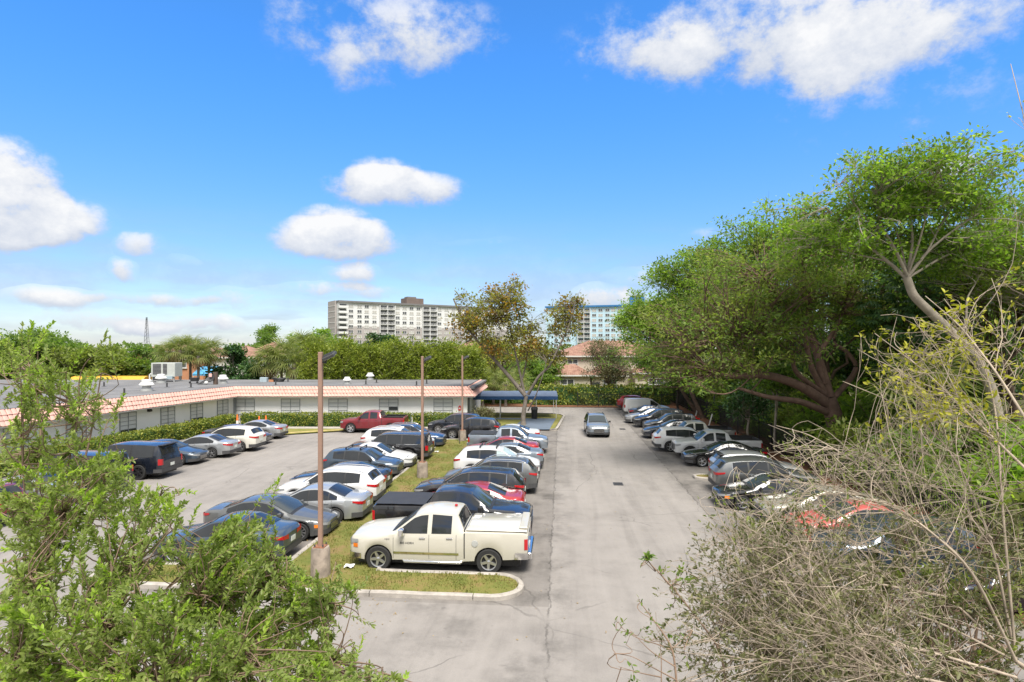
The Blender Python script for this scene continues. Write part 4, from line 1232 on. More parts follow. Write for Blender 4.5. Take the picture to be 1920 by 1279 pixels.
# ---- left side of the driveway, near to far
ram, info = V('pickup', 'cream', row(19.42, -3.95), HL, 'cream white pickup with a matching hard bed cover, nearest vehicle', wheels='truck', cover='hard', steps=True, amber=True, **pk)
t_ = text_mesh('BIG HORN', .105, M['dark_grey'])
for x, z, s_ in ((1.93, .95, .9),):
    q = info['side_pt'](x, z, 1, .008)
    inst('lettering', t_, ram, q, (R(90), 0, math.pi), (s_, s_, s_))
q = info['side_pt'](4.12, .99, 1, .006); MB().lathe([(.105, 0), (.10, .012), (.06, .014), (.01, .014)], 20, 'Y', q).build('fuel_cap', M['galv'], ram, smooth=30)
q = info['side_pt'](1.28, 1.06, 1, .010); inst('badge', text_mesh('HEMI', .075, M['chrome']), ram, q, (R(90), 0, math.pi))
MB().lathe([(.05, 1.9), (.05, 1.955), (.02, 1.965)], 10, 'Z', (info['LX'](3.35), 0, 0)).build('roof_lamp', M['tail_lens'], ram)
sil, info = V('pickup', 'black', row(22.25, -4.05), HR, 'black crew cab pickup with a soft black bed cover, behind the cream pickup', L=5.88, wheels='six', cover='soft', amber=True, darkrim=True, **pk)
q = info['side_pt'](1.22, 1.06, -1, .012); inst('lettering', text_mesh('SILVERADO', .10, M['white_metal']), sil, q, (R(90), 0, 0))
V('sedan', 'red', row(24.75, -3.95), HL, 'glossy red sedan mostly hidden between the black pickup and black suv', wheels='multi')
V('suv', 'black', row(26.85, -4.15), HL, 'black suv with a bright chrome line round its side windows', L=5.0, H=1.68, trim='chrome', **sv)
V('suv', 'grey', row(29.5, -3.50), HL, 'grey suv with silver roof rails and black lower trim, left of driveway', rails='chrome', clad=True, trim='chrome', darkrim=True, **sv)
V('suv', 'white', row(32.8, -3.55), HR, 'white crossover with black roof bars and a shaded front window', L=4.75, sunshade='side', extras=('crossbars',), clad=True, **sv)
V('sedan', 'steel', row(35.4, -3.48), HL, 'grey-blue sedan with its red tail lamp at the edge of the driveway', sunshade=False)
V('sedan', 'red', row(37.9, -3.85), HL, 'red sedan between the grey-blue sedan and the silver-grey pickup', trim='chrome')
V('pickup', 'steel', row(40.6, -3.62), HR, 'silver-grey crew cab pickup with black bed cover pointing at the driveway', L=5.4, H=1.79, cover='soft', **pk)
V('sedan', 'white', row(44.0, -4.0), HL, 'white sedan whose roof shows behind the silver-grey pickup')
# ---- two dark cars at the far end of the median
V('suv', 'black', (-3.25, 47.0, .004), HL, 'dark charcoal crossover beyond the third lamp post, nearer of two', L=4.6, wheels='six', **sv)
V('suv', 'navy', (-4.75, 50.0, .004), HL, 'black crossover against the hedge by the end window, farther of two', L=4.6, wheels='multi', trim='chrome', **sv)
V('pickup', 'maroon', (-11.8, 50.4, .004), math.pi - R(1), 'dark red extended cab pickup parked along the hedge', L=5.45, H=1.86, openbed=True, **pk)
# ---- right side of the left lot, near to far
V('sedan', 'slate', row(19.45, -11.5), HL, 'dark blue-grey sedan with red tail lamps, nearest in the left lot', L=4.63, wheels='multi')
V('sedan', 'grey', row(21.95, -11.15), HR, 'dark grey sedan facing the median beside the nearest lamp post', wheels='multi', amber=True)
V('sedan', 'silver', row(24.05, -10.45), HL, 'silver sedan with dark five-spoke wheels backed against the median', L=4.73, darkrim=True)
V('suv', 'white', row(26.5, -10.6), HL, 'white suv with silver roof rails and dark glass, tail to the median', L=4.64, rails='chrome', **sv)
V('sedan', 'navy', row(28.8, -11.05), HL, 'navy sedan half hidden behind the white suv')
V('suv', 'slate', row(32.3, -11.1), HR, 'dark blue small crossover with black roof bars facing the median', L=4.25, H=1.58, clad=True, extras=('crossbars',), **sv)
V('sedan', 'white', row(34.7, -11.1), HR, 'white sedan with dark glass facing the median', L=4.63, wheels='multi')
V('big', 'black', row(37.1, -10.9), HL, 'long black suv with a chrome roof line, tail to the median', L=5.15, H=1.80, trim='chrome', **sv)
V('suv', 'white', row(39.7, -11.2), HR, 'white suv with dark rear glass behind the long black suv', L=4.85, H=1.74, rails='chrome', **sv)
V('suv', 'blue', row(42.0, -10.75), HR, 'deep blue crossover facing the median near its far end', rails='chrome', **sv)
# ---- row along the left wing
V('sedan', 'silver', (-20.55, 46.9, .004), HL, 'silver sedan next to the yellow kerb, farthest in the left row', L=4.86)
V('sedan', 'charcoal', (-20.6, 44.1, .004), HR, 'charcoal sedan between the silver sedan and the pearl white suv')
V('suv', 'pearl', (-20.0, 41.4, .004), HL, 'pearl white suv with slanted tail lamps in the left row', L=4.78, H=1.70, wheels='five', **sv)
V('sedan', 'silver', (-20.75, 39.1, .004), HL, 'silver sedan between the pearl white suv and the dark grey sedan')
V('sedan', 'slate', (-21.7, 36.8, .004), HR, 'dark grey sedan nosing out beside the big navy suv', L=4.9)
V('big', 'navy', (-21.65, 33.0, .004), HL, 'big navy blue suv with its tail to the left lot', wheels='six', darkrim=True, extras=('spoiler',), **sv)
V('big', 'black', (-22.45, 29.9, .004), HL, 'big black suv seen through the leafy branches', wheels='six', darkrim=True, **sv)
V('sedan', 'silver', (-22.4, 26.9, .004), HL, 'pale silver car almost hidden by the leafy branches on the left')
V('suv', 'maroon', (-22.6, 24.0, .004), HL, 'dark red suv almost hidden by the leafy branches at the left edge', **sv)
# ---- row on the right, far to near
V('suv', 'red', (14.6, 68.5, .004), HR, 'bright red suv at the far end of the right row', **sv)
V('van', 'white', (14.25, 62.3, .004), HR, 'white panel van at the far end of the right row', name='panel_van', cat='van', panelvan=True)
V('sedan', 'navy', (14.2, 59.0, .004), HR, 'dark sedan with tail lamp lit red beside the white van')
V('sedan', 'silver', (13.3, 56.2, .004), HL, 'pale silver sedan nose-out behind the black crossover')
V('suv', 'black', (13.45, 53.3, .004), HL, 'black crossover nose-out with bright alloy wheels', H=1.70, trim='chrome', **sv)
V('suv', 'charcoal', (13.5, 49.9, .004), HL, 'dark grey crossover with tall red tail lamps near the fence', L=4.5, trim='chrome', rearhi=.28, **sv)
V('sedan', 'navy', (12.95, 46.9, .004), HL, 'dark blue sedan nose-out left of the grey pickup')
V('pickup', 'palegrey', (13.6, 43.6, .004), HL, 'pale grey crew cab pickup behind the white suv', L=5.35, H=1.79, openbed=True, **pk)
V('suv', 'white', (12.3, 41.2, .004), HR, 'white suv with a red tail lamp at the gutter of the driveway', L=4.66, H=1.64, wheels='five', **sv)
V('pickup', 'white', (13.4, 38.7, .004), HL, 'white crew cab pickup with an open black bed', L=5.42, H=1.80, openbed=True, darkrim=True, **pk)
V('sedan', 'black', (13.0, 36.1, .004), HL, 'glossy black sedan with bright five-spoke wheels, nose-out', L=4.83)
V('suv', 'silver', (13.2, 31.9, .004), HR, 'silver white crossover with a black spoiler beyond the dark grey suv', L=4.6, H=1.58, extras=('spoiler',), **sv)
V('suv', 'grey', (12.55, 29.3, .004), HR, 'dark grey three-row suv with a wide tail lamp, right row', L=5.0, H=1.72, trim='chrome', **sv)
V('sedan', 'black', (11.75, 26.7, .004), HL, 'black sedan nose-out beside the twiggy shrub', L=4.85, wheels='multi', amber=True)
V('sedan', 'beige', (12.75, 24.4, .004), HL, 'pale beige sedan half hidden behind bare twigs', wheels='multi')
V('sedan', 'faded_red', (12.75, 21.9, .004), HL, 'faded red sedan half hidden behind bare twigs')
V('suv', 'slate', (12.5, 19.2, .004), HL, 'dark blue car glimpsed through the twigs near the red sedan', **sv)
V('sedan', 'navy', (13.9, 16.4, .004), HL, 'navy sedan barely seen through the twigs at lower right')
# ---- moving car
V('suv', 'steel', (7.05, 49.0, .006), -math.pi / 2 - AISLE * 0.6, 'silver-blue compact suv driving up the middle of the lot', name='driving_suv', cat='suv', L=4.6, H=1.69, rails='black', clad=True, group='cars on the driveway')
# ------------------------------------------------------------------ plants: tools
def np_mesh(name, co, faces, mat, smooth=False):
    """faces: list of (K, n) int arrays"""
    me = bpy.data.meshes.new(name)
    co = np.asarray(co, dtype=np.float32)
    me.vertices.add(len(co)); me.vertices.foreach_set('co', co.ravel())
    faces = [f for f in faces if len(f)]
    nl = sum(f.size for f in faces); npoly = sum(len(f) for f in faces)
    me.loops.add(nl); me.polygons.add(npoly)
    idx = np.concatenate([f.ravel() for f in faces]).astype(np.int32)
    st = []; o = 0
    for f in faces:
        st.append(o + np.arange(len(f)) * f.shape[1]); o += f.size
    me.loops.foreach_set('vertex_index', idx)
    me.polygons.foreach_set('loop_start', np.concatenate(st).astype(np.int32))
    if smooth: me.polygons.foreach_set('use_smooth', np.ones(npoly, dtype=bool))
    me.materials.append(mat)
    me.update(calc_edges=True)
    return me
def unit(a):
    return a / np.maximum(np.linalg.norm(a, axis=-1, keepdims=True), 1e-9)
def tubes_np(paths, rad, n):
    paths = np.asarray(paths, float); rad = np.asarray(rad, float)
    K, m, _ = paths.shape
    d = np.empty_like(paths)
    d[:, 1:-1] = paths[:, 2:] - paths[:, :-2]; d[:, 0] = paths[:, 1] - paths[:, 0]; d[:, -1] = paths[:, -1] - paths[:, -2]
    d = unit(d)
    ref = np.where(np.abs(d[:, :1, 2:3]) > 0.85, np.array([1.0, 0.1, 0.0]), np.array([0.0, 0.1, 1.0]))
    a = unit(np.cross(d, np.broadcast_to(ref, d.shape))); b = np.cross(d, a)
    th = np.arange(n) * 2 * np.pi / n
    ring = a[:, :, None] * np.cos(th)[None, None, :, None] + b[:, :, None] * np.sin(th)[None, None, :, None]
    co = paths[:, :, None] + ring * rad[:, :, None, None]
    base = (np.arange(K) * m * n)[:, None, None] + (np.arange(m - 1) * n)[None, :, None]
    j = np.arange(n)[None, None, :]; j2 = (np.arange(n) + 1) % n
    f = np.stack([base + j, base + j2[None, None, :], base + n + j2[None, None, :], base + n + j], -1).reshape(-1, 4)
    return co.reshape(-1, 3), f
def bez(p0, p1, p2, m):
    t = np.linspace(0, 1, m)[None, :, None]
    return (1 - t) ** 2 * p0[:, None] + 2 * t * (1 - t) * p1[:, None] + t ** 2 * p2[:, None]
def leaves_np(pos, dr, nr, ln, wd, shape='diamond'):
    dr = unit(dr); side = unit(np.cross(dr, nr)); up = np.cross(side, dr)
    ln = np.asarray(ln)[:, None]; wd = np.asarray(wd)[:, None]
    N = len(pos)
    if shape == 'diamond':
        v = np.stack([pos, pos + dr * ln * .45 + side * wd * .5 + up * ln * .06, pos + dr * ln - up * ln * .08, pos + dr * ln * .45 - side * wd * .5 + up * ln * .06], 1)
        f = (np.arange(N) * 4)[:, None] + np.arange(4)[None]
        return v.reshape(-1, 3), [f]
    v = np.stack([pos, pos + dr * ln * .28 + side * wd * .42 + up * wd * .14, pos + dr * ln * .68 + side * wd * .40 + up * wd * .10 - up * ln * .03, pos + dr * ln - up * ln * .10,
                  pos + dr * ln * .68 - side * wd * .40 + up * wd * .10 - up * ln * .03, pos + dr * ln * .28 - side * wd * .42 + up * wd * .14], 1)
    b = (np.arange(N) * 6)[:, None]
    return v.reshape(-1, 3), [np.concatenate([b + np.array([[0, 1, 2, 3]]), b + np.array([[0, 3, 4, 5]])])]

BARK = {
    'brown': plain('brown_bark', (0.115, 0.075, 0.055), 0.9, vary=0.4, scale=3.5, bump=0.8, bscale=14, coords='P'),
    'red': plain('reddish_bark', (0.145, 0.088, 0.066), 0.85, vary=0.4, scale=2.5, bump=0.8, bscale=9, coords='P'),
    'pale': plain('pale_grey_bark', (0.30, 0.26, 0.21), 0.9, vary=0.3, scale=3.0, bump=0.6, bscale=12, coords='P'),
    'grey': plain('grey_bark', (0.17, 0.145, 0.12), 0.9, vary=0.4, scale=3.0, bump=0.7, bscale=12, coords='P'),
    'twig': plain('tan_twig_bark', (0.36, 0.295, 0.225), 0.85, vary=0.45, scale=4.0, coords='P'),
    'shoot': plain('brown_shoot_bark', (0.22, 0.15, 0.105), 0.85, vary=0.35, scale=4.0, coords='P'),
    'dark': plain('dark_bark', (0.055, 0.042, 0.034), 0.9, vary=0.4, scale=3, coords='P'),
}
LEAF = {
    'fresh': leaf_mat('fresh_green_leaf', [(0.086, 0.161, 0.023), (0.190, 0.305, 0.040), (0.345, 0.437, 0.075)]),
    'mid': leaf_mat('mid_green_leaf', [(0.062, 0.119, 0.027), (0.144, 0.225, 0.048), (0.275, 0.362, 0.081)]),
    'olive': leaf_mat('olive_leaf', [(0.098, 0.130, 0.030), (0.190, 0.240, 0.055), (0.320, 0.350, 0.092)]),
    'dull': leaf_mat('dull_olive_leaf', [(0.081, 0.085, 0.036), (0.161, 0.157, 0.069), (0.252, 0.231, 0.101)], 0.2),
    'dark': leaf_mat('dark_green_leaf', [(0.019, 0.054, 0.016), (0.046, 0.109, 0.030), (0.100, 0.178, 0.046)], 0.2, 0.35),
    'bright': leaf_mat('bright_spring_leaf', [(0.116, 0.210, 0.026), (0.210, 0.336, 0.042), (0.347, 0.462, 0.074)], 0.45),
    'rust': leaf_mat('rusty_autumn_leaf', [(0.22, 0.10, 0.018), (0.33, 0.18, 0.028), (0.37, 0.28, 0.045)], 0.5, pos=0.25),
    'bronze': leaf_mat('bronze_green_leaf', [(0.14, 0.12, 0.03), (0.23, 0.215, 0.05), (0.30, 0.31, 0.07)], 0.5, pos=0.3),
    'yellow': leaf_mat('yellow_green_leaf', [(0.163, 0.171, 0.020), (0.326, 0.317, 0.029), (0.521, 0.488, 0.048)], 0.4),
    'palm': leaf_mat('palm_leaf', [(0.085, 0.115, 0.035), (0.18, 0.22, 0.06), (0.30, 0.30, 0.10)], 0.3, pos=0.8),
    'palm_dead': leaf_mat('dead_palm_leaf', [(0.186, 0.131, 0.065), (0.317, 0.223, 0.112), (0.446, 0.335, 0.167)], 0.2),
    'lime': leaf_mat('lime_shoot_leaf', [(0.196, 0.299, 0.034), (0.287, 0.414, 0.052), (0.414, 0.500, 0.092)], 0.45, pos=1.5),
    'bush': leaf_mat('shrub_leaf', [(0.145, 0.190, 0.048), (0.235, 0.300, 0.080), (0.390, 0.430, 0.165)], 0.52, 0.42, pos=1.4),
    'drab': leaf_mat('drab_small_leaf', [(0.060, 0.068, 0.026), (0.130, 0.135, 0.055), (0.230, 0.220, 0.10)], 0.3, pos=1.2),
    'hedge': leaf_mat('hedge_leaf', [(0.059, 0.099, 0.014), (0.163, 0.202, 0.031), (0.383, 0.370, 0.050)], 0.25, pos=1.6),
    'row': leaf_mat('windbreak_leaf', [(0.102, 0.138, 0.024), (0.210, 0.264, 0.038), (0.360, 0.384, 0.060)], 0.35, pos=0.6),
}

def tree(name, label, base, trunk, tr, blobs, ncl, nleaf, leaf, leafm, bark, seed, cr=0.7, limbs=6, twigs=3, flat=0.6, lw=0.5, group=None, shell=0.45, cat='tree', sweep=(0, 0, 0), limb_r=0.5, twig_r=0.014, extra=(), low=-0.75, second=None, up=0.25, pads=0.0):
    """trunk: points from the ground to the fork; blobs: crown masses (x, y, z, rx, ry, rz); all in place coordinates"""
    g = np.random.default_rng(seed)
    B = np.array(base, float)
    root = empty(name, base); tag(root, label, cat, group)
    cl = []
    wts = np.array([b[3] * b[4] + b[3] * b[5] for b in blobs]); wts = wts / wts.sum()
    for b, w in zip(blobs, wts):
        n = int(ncl * w) + 1
        d = unit(g.normal(size=(n * 3, 3))); d = d[d[:, 2] > low][:n]
        rad = shell + (1 - shell) * g.random((len(d), 1)) ** 0.6
        ph = g.random(6) * 6.28
        lump = 1 + 0.16 * np.sin(d[:, 0:1] * 5 + ph[0]) * np.sin(d[:, 1:2] * 5 + ph[1]) + 0.14 * np.sin(d[:, 2:3] * 7 + ph[2] + 3 * d[:, 0:1])
        q = np.array(b[:3]) + d * rad * lump * np.array(b[3:6])
        if pads:      # foliage gathered in flat pads with gaps between them
            k_ = max(4, n // 13); q0 = q[:k_]
            q = q0[g.integers(0, k_, n)] + g.normal(size=(n, 3)) * pads * np.array([1, 1, .42])
        cl.append(q)
    C = np.concatenate(cl)
    T = np.array(trunk, float)
    fork = T[-1]
    # main limbs: cluster the clumps
    K = min(limbs, len(C))
    cen = C[g.choice(len(C), K, replace=False)]
    for _ in range(6):
        a = np.argmin(((C[:, None] - cen[None]) ** 2).sum(-1), 1)
        for i in range(K):
            if (a == i).any(): cen[i] = C[a == i].mean(0)
    tgt = fork + (cen - fork) * 0.8
    st = np.stack([T[-1] + (T[-2] - T[-1]) * g.uniform(0, .5) for _ in range(K)])
    ctl = (st + tgt) / 2 + np.array([0, 0, 1.0]) * np.linalg.norm(tgt - st, axis=1)[:, None] * up * g.uniform(-.3, 1.0, (K, 1)) + g.normal(size=(K, 3)) * .5
    LP = bez(st, ctl, tgt, 9)
    LP[:, 1:-1] += g.normal(size=LP[:, 1:-1].shape) * np.linalg.norm(tgt - st, axis=1)[:, None, None] * .025
    LR = np.linspace(tr * limb_r, tr * limb_r * .28, 9)[None] * g.uniform(.75, 1.1, (K, 1))
    vs = []; fsx = []; off = 0
    def put(p, r, n):
        nonlocal off
        v, f = tubes_np(p, r, n); vs.append(v); fsx.append(f + off); off += len(v)
    # trunk smoothed
    tt = np.linspace(0, len(T) - 1, 4 * len(T)); TP = np.stack([np.interp(tt, np.arange(len(T)), T[:, i]) for i in range(3)], 1)
    TP[1:-1] = (TP[:-2] + TP[1:-1] * 2 + TP[2:]) / 4
    tr_ = np.interp(np.linspace(0, 1, len(TP)), [0, .12, 1], [tr * 1.35, tr, tr * .72])
    put(TP[None], tr_[None], 10)
    if not extra: put(LP, LR, 7)
    EP = []
    for ex in extra:      # hand-placed limbs: points and radius
        e = np.array(ex[0], float); q = np.linspace(0, len(e) - 1, 4 * len(e)); ep = np.stack([np.interp(q, np.arange(len(e)), e[:, i]) for i in range(3)], 1)
        for _ in range(2): ep[1:-1] = (ep[:-2] + ep[1:-1] * 2 + ep[2:]) / 4
        put(ep[None], np.linspace(ex[1], ex[1] * .32, len(ep))[None], 8)
        EP.append(ep[len(ep) // 3:])
    ii = g.integers(3, 9, len(C))
    S = LP[a, ii]
    if extra:     # boughs spring from the hand-placed limbs
        cand = np.concatenate(EP)
        dd = ((C[:, None] - cand[None]) ** 2).sum(-1) * g.uniform(.75, 1.35, (len(C), len(cand)))
        S = cand[np.argmin(dd, 1)]
    ctl = (S + C) / 2 + g.normal(size=C.shape) * np.linalg.norm(C - S, axis=1)[:, None] * .14
    CP = bez(S, ctl, C, 6)
    put(CP, np.linspace(max(.022, tr * .075), twig_r, 6)[None] * np.ones((len(C), 1)), 4)
    if twigs:
        idx = np.repeat(np.arange(len(C)), twigs)
        s0 = CP[idx, g.integers(2, 6, len(idx))]
        e0 = C[idx] + g.normal(size=(len(idx), 3)) * cr * np.array([.9, .9, .8 * flat + .2])
        m0 = (s0 + e0) / 2 + g.normal(size=e0.shape) * .12
        put(bez(s0, m0, e0, 4), np.linspace(twig_r * .8, twig_r * .35, 4)[None] * np.ones((len(idx), 1)), 3)
    co = np.concatenate(vs) - B
    inst('trunk', np_mesh('trunk', co, [np.concatenate(fsx)], BARK[bark], True), root)
    # leaves
    idx = np.repeat(np.arange(len(C)), nleaf)
    o = g.normal(size=(len(idx), 3)) * cr * np.array([1, 1, flat]) * .62
    pos = C[idx] + o
    dr = unit(o) + g.normal(size=o.shape) * .7 + np.array(sweep)
    nr = np.array([0, 0, 1.0]) + g.normal(size=o.shape) * .75
    ln = leaf * g.uniform(.6, 1.35, len(idx))
    def lv(nm, sel, mat):
        v, f = leaves_np(pos[sel] - B, dr[sel], nr[sel], ln[sel], ln[sel] * lw)
        inst(nm, np_mesh(nm, v, f, LEAF[mat]), root)
    if second:     # some boughs of another tint
        bough = g.random(len(C)) < second[1]
        sel = bough[idx]
        lv('crown', ~sel, leafm); lv('crown', sel, second[0])
    else:
        lv('crown', np.ones(len(idx), bool), leafm)
    return root
def copy_thing(root, loc, rz=0.0, sc=1.0, label=None):
    c = root.copy(); COL.objects.link(c)
    c.location = loc; c.rotation_euler = (0, 0, rz); c.scale = (sc, sc, sc) if not isinstance(sc, tuple) else sc
    if label: c['label'] = label
    for ch in root.children:
        d = ch.copy(); COL.objects.link(d); d.parent = c
        for gch in ch.children:
            e = gch.copy(); COL.objects.link(e); e.parent = d
    return c

def hedge(name, label, line, w, h, leafm, dens, leaf, seed, z0=0.05, group=None, wavy=0.06):
    """clipped hedge along a line of (x, y); an inner dark mass with leaves all over its faces"""
    g = np.random.default_rng(seed)
    root = empty(name, (line[0][0], line[0][1], 0)); tag(root, label, 'hedge', group)
    B = np.array([line[0][0], line[0][1], 0.0])
    core = MB(); pos = []; nrm = []
    for (x0, y0), (x1, y1) in zip(line[:-1], line[1:]):
        d = np.array([x1 - x0, y1 - y0]); L = np.hypot(*d); d = d / L; s = np.array([-d[1], d[0]])
        m = ((x0 + x1) / 2 - B[0], (y0 + y1) / 2 - B[1], z0 + (h - .12) / 2)
        core.box(m, (L, w - .24, h - .12), math.atan2(d[1], d[0]))
        for face in range(3):
            area = L * (w if face == 2 else h); n = int(area * dens)
            u = g.random(n) * L; v = g.random(n)
            bump = wavy * np.sin(u * 1.7 + v * 4 + face) + g.normal(size=n) * .05
            if face < 2:
                sg = 1 if face == 0 else -1
                p = np.stack([x0 + d[0] * u + sg * s[0] * (w / 2 + bump), y0 + d[1] * u + sg * s[1] * (w / 2 + bump), z0 + v * h], 1)
                nn = np.tile([sg * s[0], sg * s[1], .25], (n, 1))
            else:
                p = np.stack([x0 + d[0] * u + s[0] * (v - .5) * w, y0 + d[1] * u + s[1] * (v - .5) * w, z0 + h + bump], 1)
                nn = np.tile([0, 0, 1.0], (n, 1))
            pos.append(p); nrm.append(nn)
    core.build('stems', LEAF['dark'], root)
    pos = np.concatenate(pos); nrm = np.concatenate(nrm); n = len(pos)
    dr = nrm * .5 + g.normal(size=(n, 3)) * .8
    ln = leaf * g.uniform(.6, 1.3, n)
    v, f = leaves_np(pos - B, dr, nrm + g.normal(size=(n, 3)) * .6, ln, ln * .6)
    inst('foliage', np_mesh('foliage', v, f, LEAF[leafm]), root)
    return root

frond_cache = {}
def fan_frond(key, leafm, stem, rad, nseg, droop, seed):
    k = (key, leafm)
    if k in frond_cache: return frond_cache[k]
    g = np.random.default_rng(seed)
    vs = []; fs = []
    v, f = tube_arrays([(0, 0, 0), (stem * .5, 0, stem * .06), (stem, 0, 0)], [.022, .016, .012], 4)
    vs += v; fs += f
    for i in range(nseg):
        a = (i / (nseg - 1) - .5) * R(250)
        L = rad * (1 - .25 * abs(i / (nseg - 1) - .5) * 2) * g.uniform(.9, 1.08)
        ca, sa = math.cos(a), math.sin(a); w = .05 * rad + .012
        b = len(vs)
        for t, ww in ((.05, .5), (.55, 1.0), (.8, .65), (1.0, .05)):
            z = -droop * L * t ** 2.2 + .10 * L * t * math.cos(a)
            for sg in (-1, 1):
                vs.append((stem + ca * L * t - sa * sg * w * ww * .5, sa * L * t + ca * sg * w * ww * .5, z))
        for j in range(3): fs.append((b + 2 * j, b + 2 * j + 1, b + 2 * j + 3, b + 2 * j + 2))
    mb = MB(); mb.add(vs, fs)
    frond_cache[k] = mb.mesh('frond', LEAF[leafm])
    return frond_cache[k]
def fan_palm(label, loc, h, nf, rad, seed, leafm='palm', dead=6, lean=(0, 0), group='fan palms'):
    g = np.random.default_rng(seed)
    root = empty('fan_palm', loc); tag(root, label, 'palm', group)
    top = (lean[0], lean[1], h)
    n = 8; pts = [(top[0] * (i / n) ** 1.4, top[1] * (i / n) ** 1.4, h * i / n) for i in range(n + 1)]
    MB().tube(pts, [.24] + [.17 + .015 * math.sin(i * 2.3) for i in range(1, n)] + [.2], 9).build('trunk', BARK['grey'], root, smooth=60)
    me = fan_frond('l%.2f' % rad, leafm, rad * .9, rad, 17, .55, seed); md = fan_frond('d%.2f' % rad, 'palm_dead', rad * .7, rad * .8, 11, .9, seed + 1)
    for i in range(nf + dead):
        d = i >= nf
        az = i * 2.39996 + g.uniform(-.2, .2)
        pitch = R(g.uniform(35, 75)) if d else R(-70 + 105 * (i / nf) + g.uniform(-8, 8))
        inst('frond', md if d else me, root, top, (g.uniform(-.3, .3), pitch, az), (1,) * 3)
    return root
# ------------------------------------------------------------------ hedges round the low building
hedge('hedge', 'clipped hedge along the foot of the main wing, left of the red pickup', [(-24.6, 53.6), (-9.2, 53.4)], 1.0, 1.12, 'hedge', 170, .15, 3)
hedge('hedge', 'short clipped hedge under the end window, right of the red pickup', [(-9.0, 53.5), (-5.0, 53.4)], 1.0, 1.1, 'hedge', 170, .15, 4)
q0 = on_wing(54.0); q1 = on_wing(26.0); ov = Vector((wd.y, -wd.x, 0)) * 1.25
hedge('hedge', 'long yellow-green hedge along the left wing behind the parked row', [(q1.x + ov.x, q1.y + ov.y), ((q0.x + q1.x) / 2 + ov.x, (q0.y + q1.y) / 2 + ov.y), (q0.x + ov.x - .3, q0.y + ov.y - .8)], 1.15, 1.02, 'hedge', 190, .15, 5)
# entry shrubs
tree('shrub', 'loose brown-tinged shrub at the corner below the canopy', (-2.7, 54.6, .1), [(-2.7, 54.6, .1), (-2.7, 54.6, .5)], .05, [(-2.6, 54.7, 1.0, .95, .8, .75)], 60, 26, .16, 'dull', 'brown', 11, .3, 5, 2, cat='shrub')
tree('shrub', 'low bright green shrub beside the building corner', (-3.9, 53.2, .1), [(-3.9, 53.2, .1), (-3.9, 53.2, .3)], .04, [(-3.8, 53.2, .5, .85, .6, .45)], 40, 26, .16, 'fresh', 'brown', 12, .28, 5, 1, cat='shrub')

# ------------------------------------------------------------------ the rusty-leaved tree by the canopy
bx, by, _ = ground(981, 799)
def cw(px, py, dy=0.0): return at(px, py, by + dy)
ex = [([cw(985, 742), cw(960, 712, .3), cw(925, 672, .6), cw(895, 640, .9), cw(868, 602, 1.2), cw(850, 560, 1.4)], .20),
      ([cw(990, 740), cw(1010, 705, -.6), cw(1030, 688, -1.0), cw(1046, 655, -1.3), cw(1068, 610, -1.4), cw(1080, 560, -1.3)], .15),
      ([cw(985, 745), cw(975, 700, .2), cw(966, 660, .6), cw(955, 610, .4), cw(948, 560, .2)], .13),
      ([cw(990, 770), cw(1004, 745, -.9), cw(1019, 700, -1.4), cw(1025, 675, -1.5)], .07),
      ([cw(975, 725), cw(985, 690, .8), cw(992, 640, 1.2), cw(996, 600, 1.3)], .09)]
tree('broadleaf_tree', 'thin rusty-leaved tree spreading over the blue canopy', (bx, by, .1), [(bx, by, .1), cw(981, 780), cw(984, 760), cw(987, 742)], .23,
     [cw(885, 600) + (1.9, 2.6, 2.9), cw(930, 590) + (2.2, 2.6, 3.2), cw(960, 560) + (1.5, 2.0, 2.2), cw(1055, 605) + (1.7, 2.2, 2.9), cw(1075, 580) + (1.1, 1.6, 1.8), cw(985, 630) + (1.7, 2.2, 2.4), cw(1010, 660) + (1.5, 2, 1.6), cw(930, 650) + (1.5, 2, 1.4), cw(1040, 670) + (1.2, 1.6, 1.2)], 380, 24, .27, 'bronze', 'grey', 21, .50, 9, 5, shell=.1, lw=.62, extra=ex, second=('rust', .24), limb_r=.34, twig_r=.015)

# ------------------------------------------------------------------ windbreak behind the main wing
g_ = np.random.default_rng(5)
protos = []
for v in range(4):
    protos.append(tree('windbreak_tree', 'x', (0, 0, 0), [(0, 0, 0), (.05, 0, 2.0)], .13, [(0, 0, 4.4, 1.45, 1.3, 3.3), (.35, 0, 6.2, .9, .9, 1.7), (-.3, 0, 2.2, 1.2, 1.1, 1.6)], 120, 34, .34, 'row', 'grey', 40 + v, .5, 6, 0, flat=1.2, lw=.34, sweep=(.9, 0, .8), group='windbreak trees behind the flat roof', shell=.35))
xs_ = np.linspace(-24.8, -5.0, 15)
for i, x in enumerate(xs_):
    r_ = protos[i % 4]
    lab = 'feathery yellow-green tree of the windbreak, number %d counting from the palms' % (i + 1)
    words = ['first', 'second', 'third', 'fourth', 'fifth', 'sixth', 'seventh', 'eighth', 'ninth', 'tenth', 'eleventh', 'twelfth', 'thirteenth', 'fourteenth', 'fifteenth']
    lab = words[i] + ' feathery windbreak tree behind the flat roof, counting from the palms'
    sc = float(g_.uniform(.92, 1.06))
    loc = (x + g_.uniform(-.25, .25), 71.5 + g_.uniform(-.8, 1.2), 0)
    if i < 4:
        r_.location = loc; r_.scale = (sc,) * 3; r_['label'] = lab
    else:
        copy_thing(r_, loc, float(g_.uniform(-.35, .35)), sc, lab)

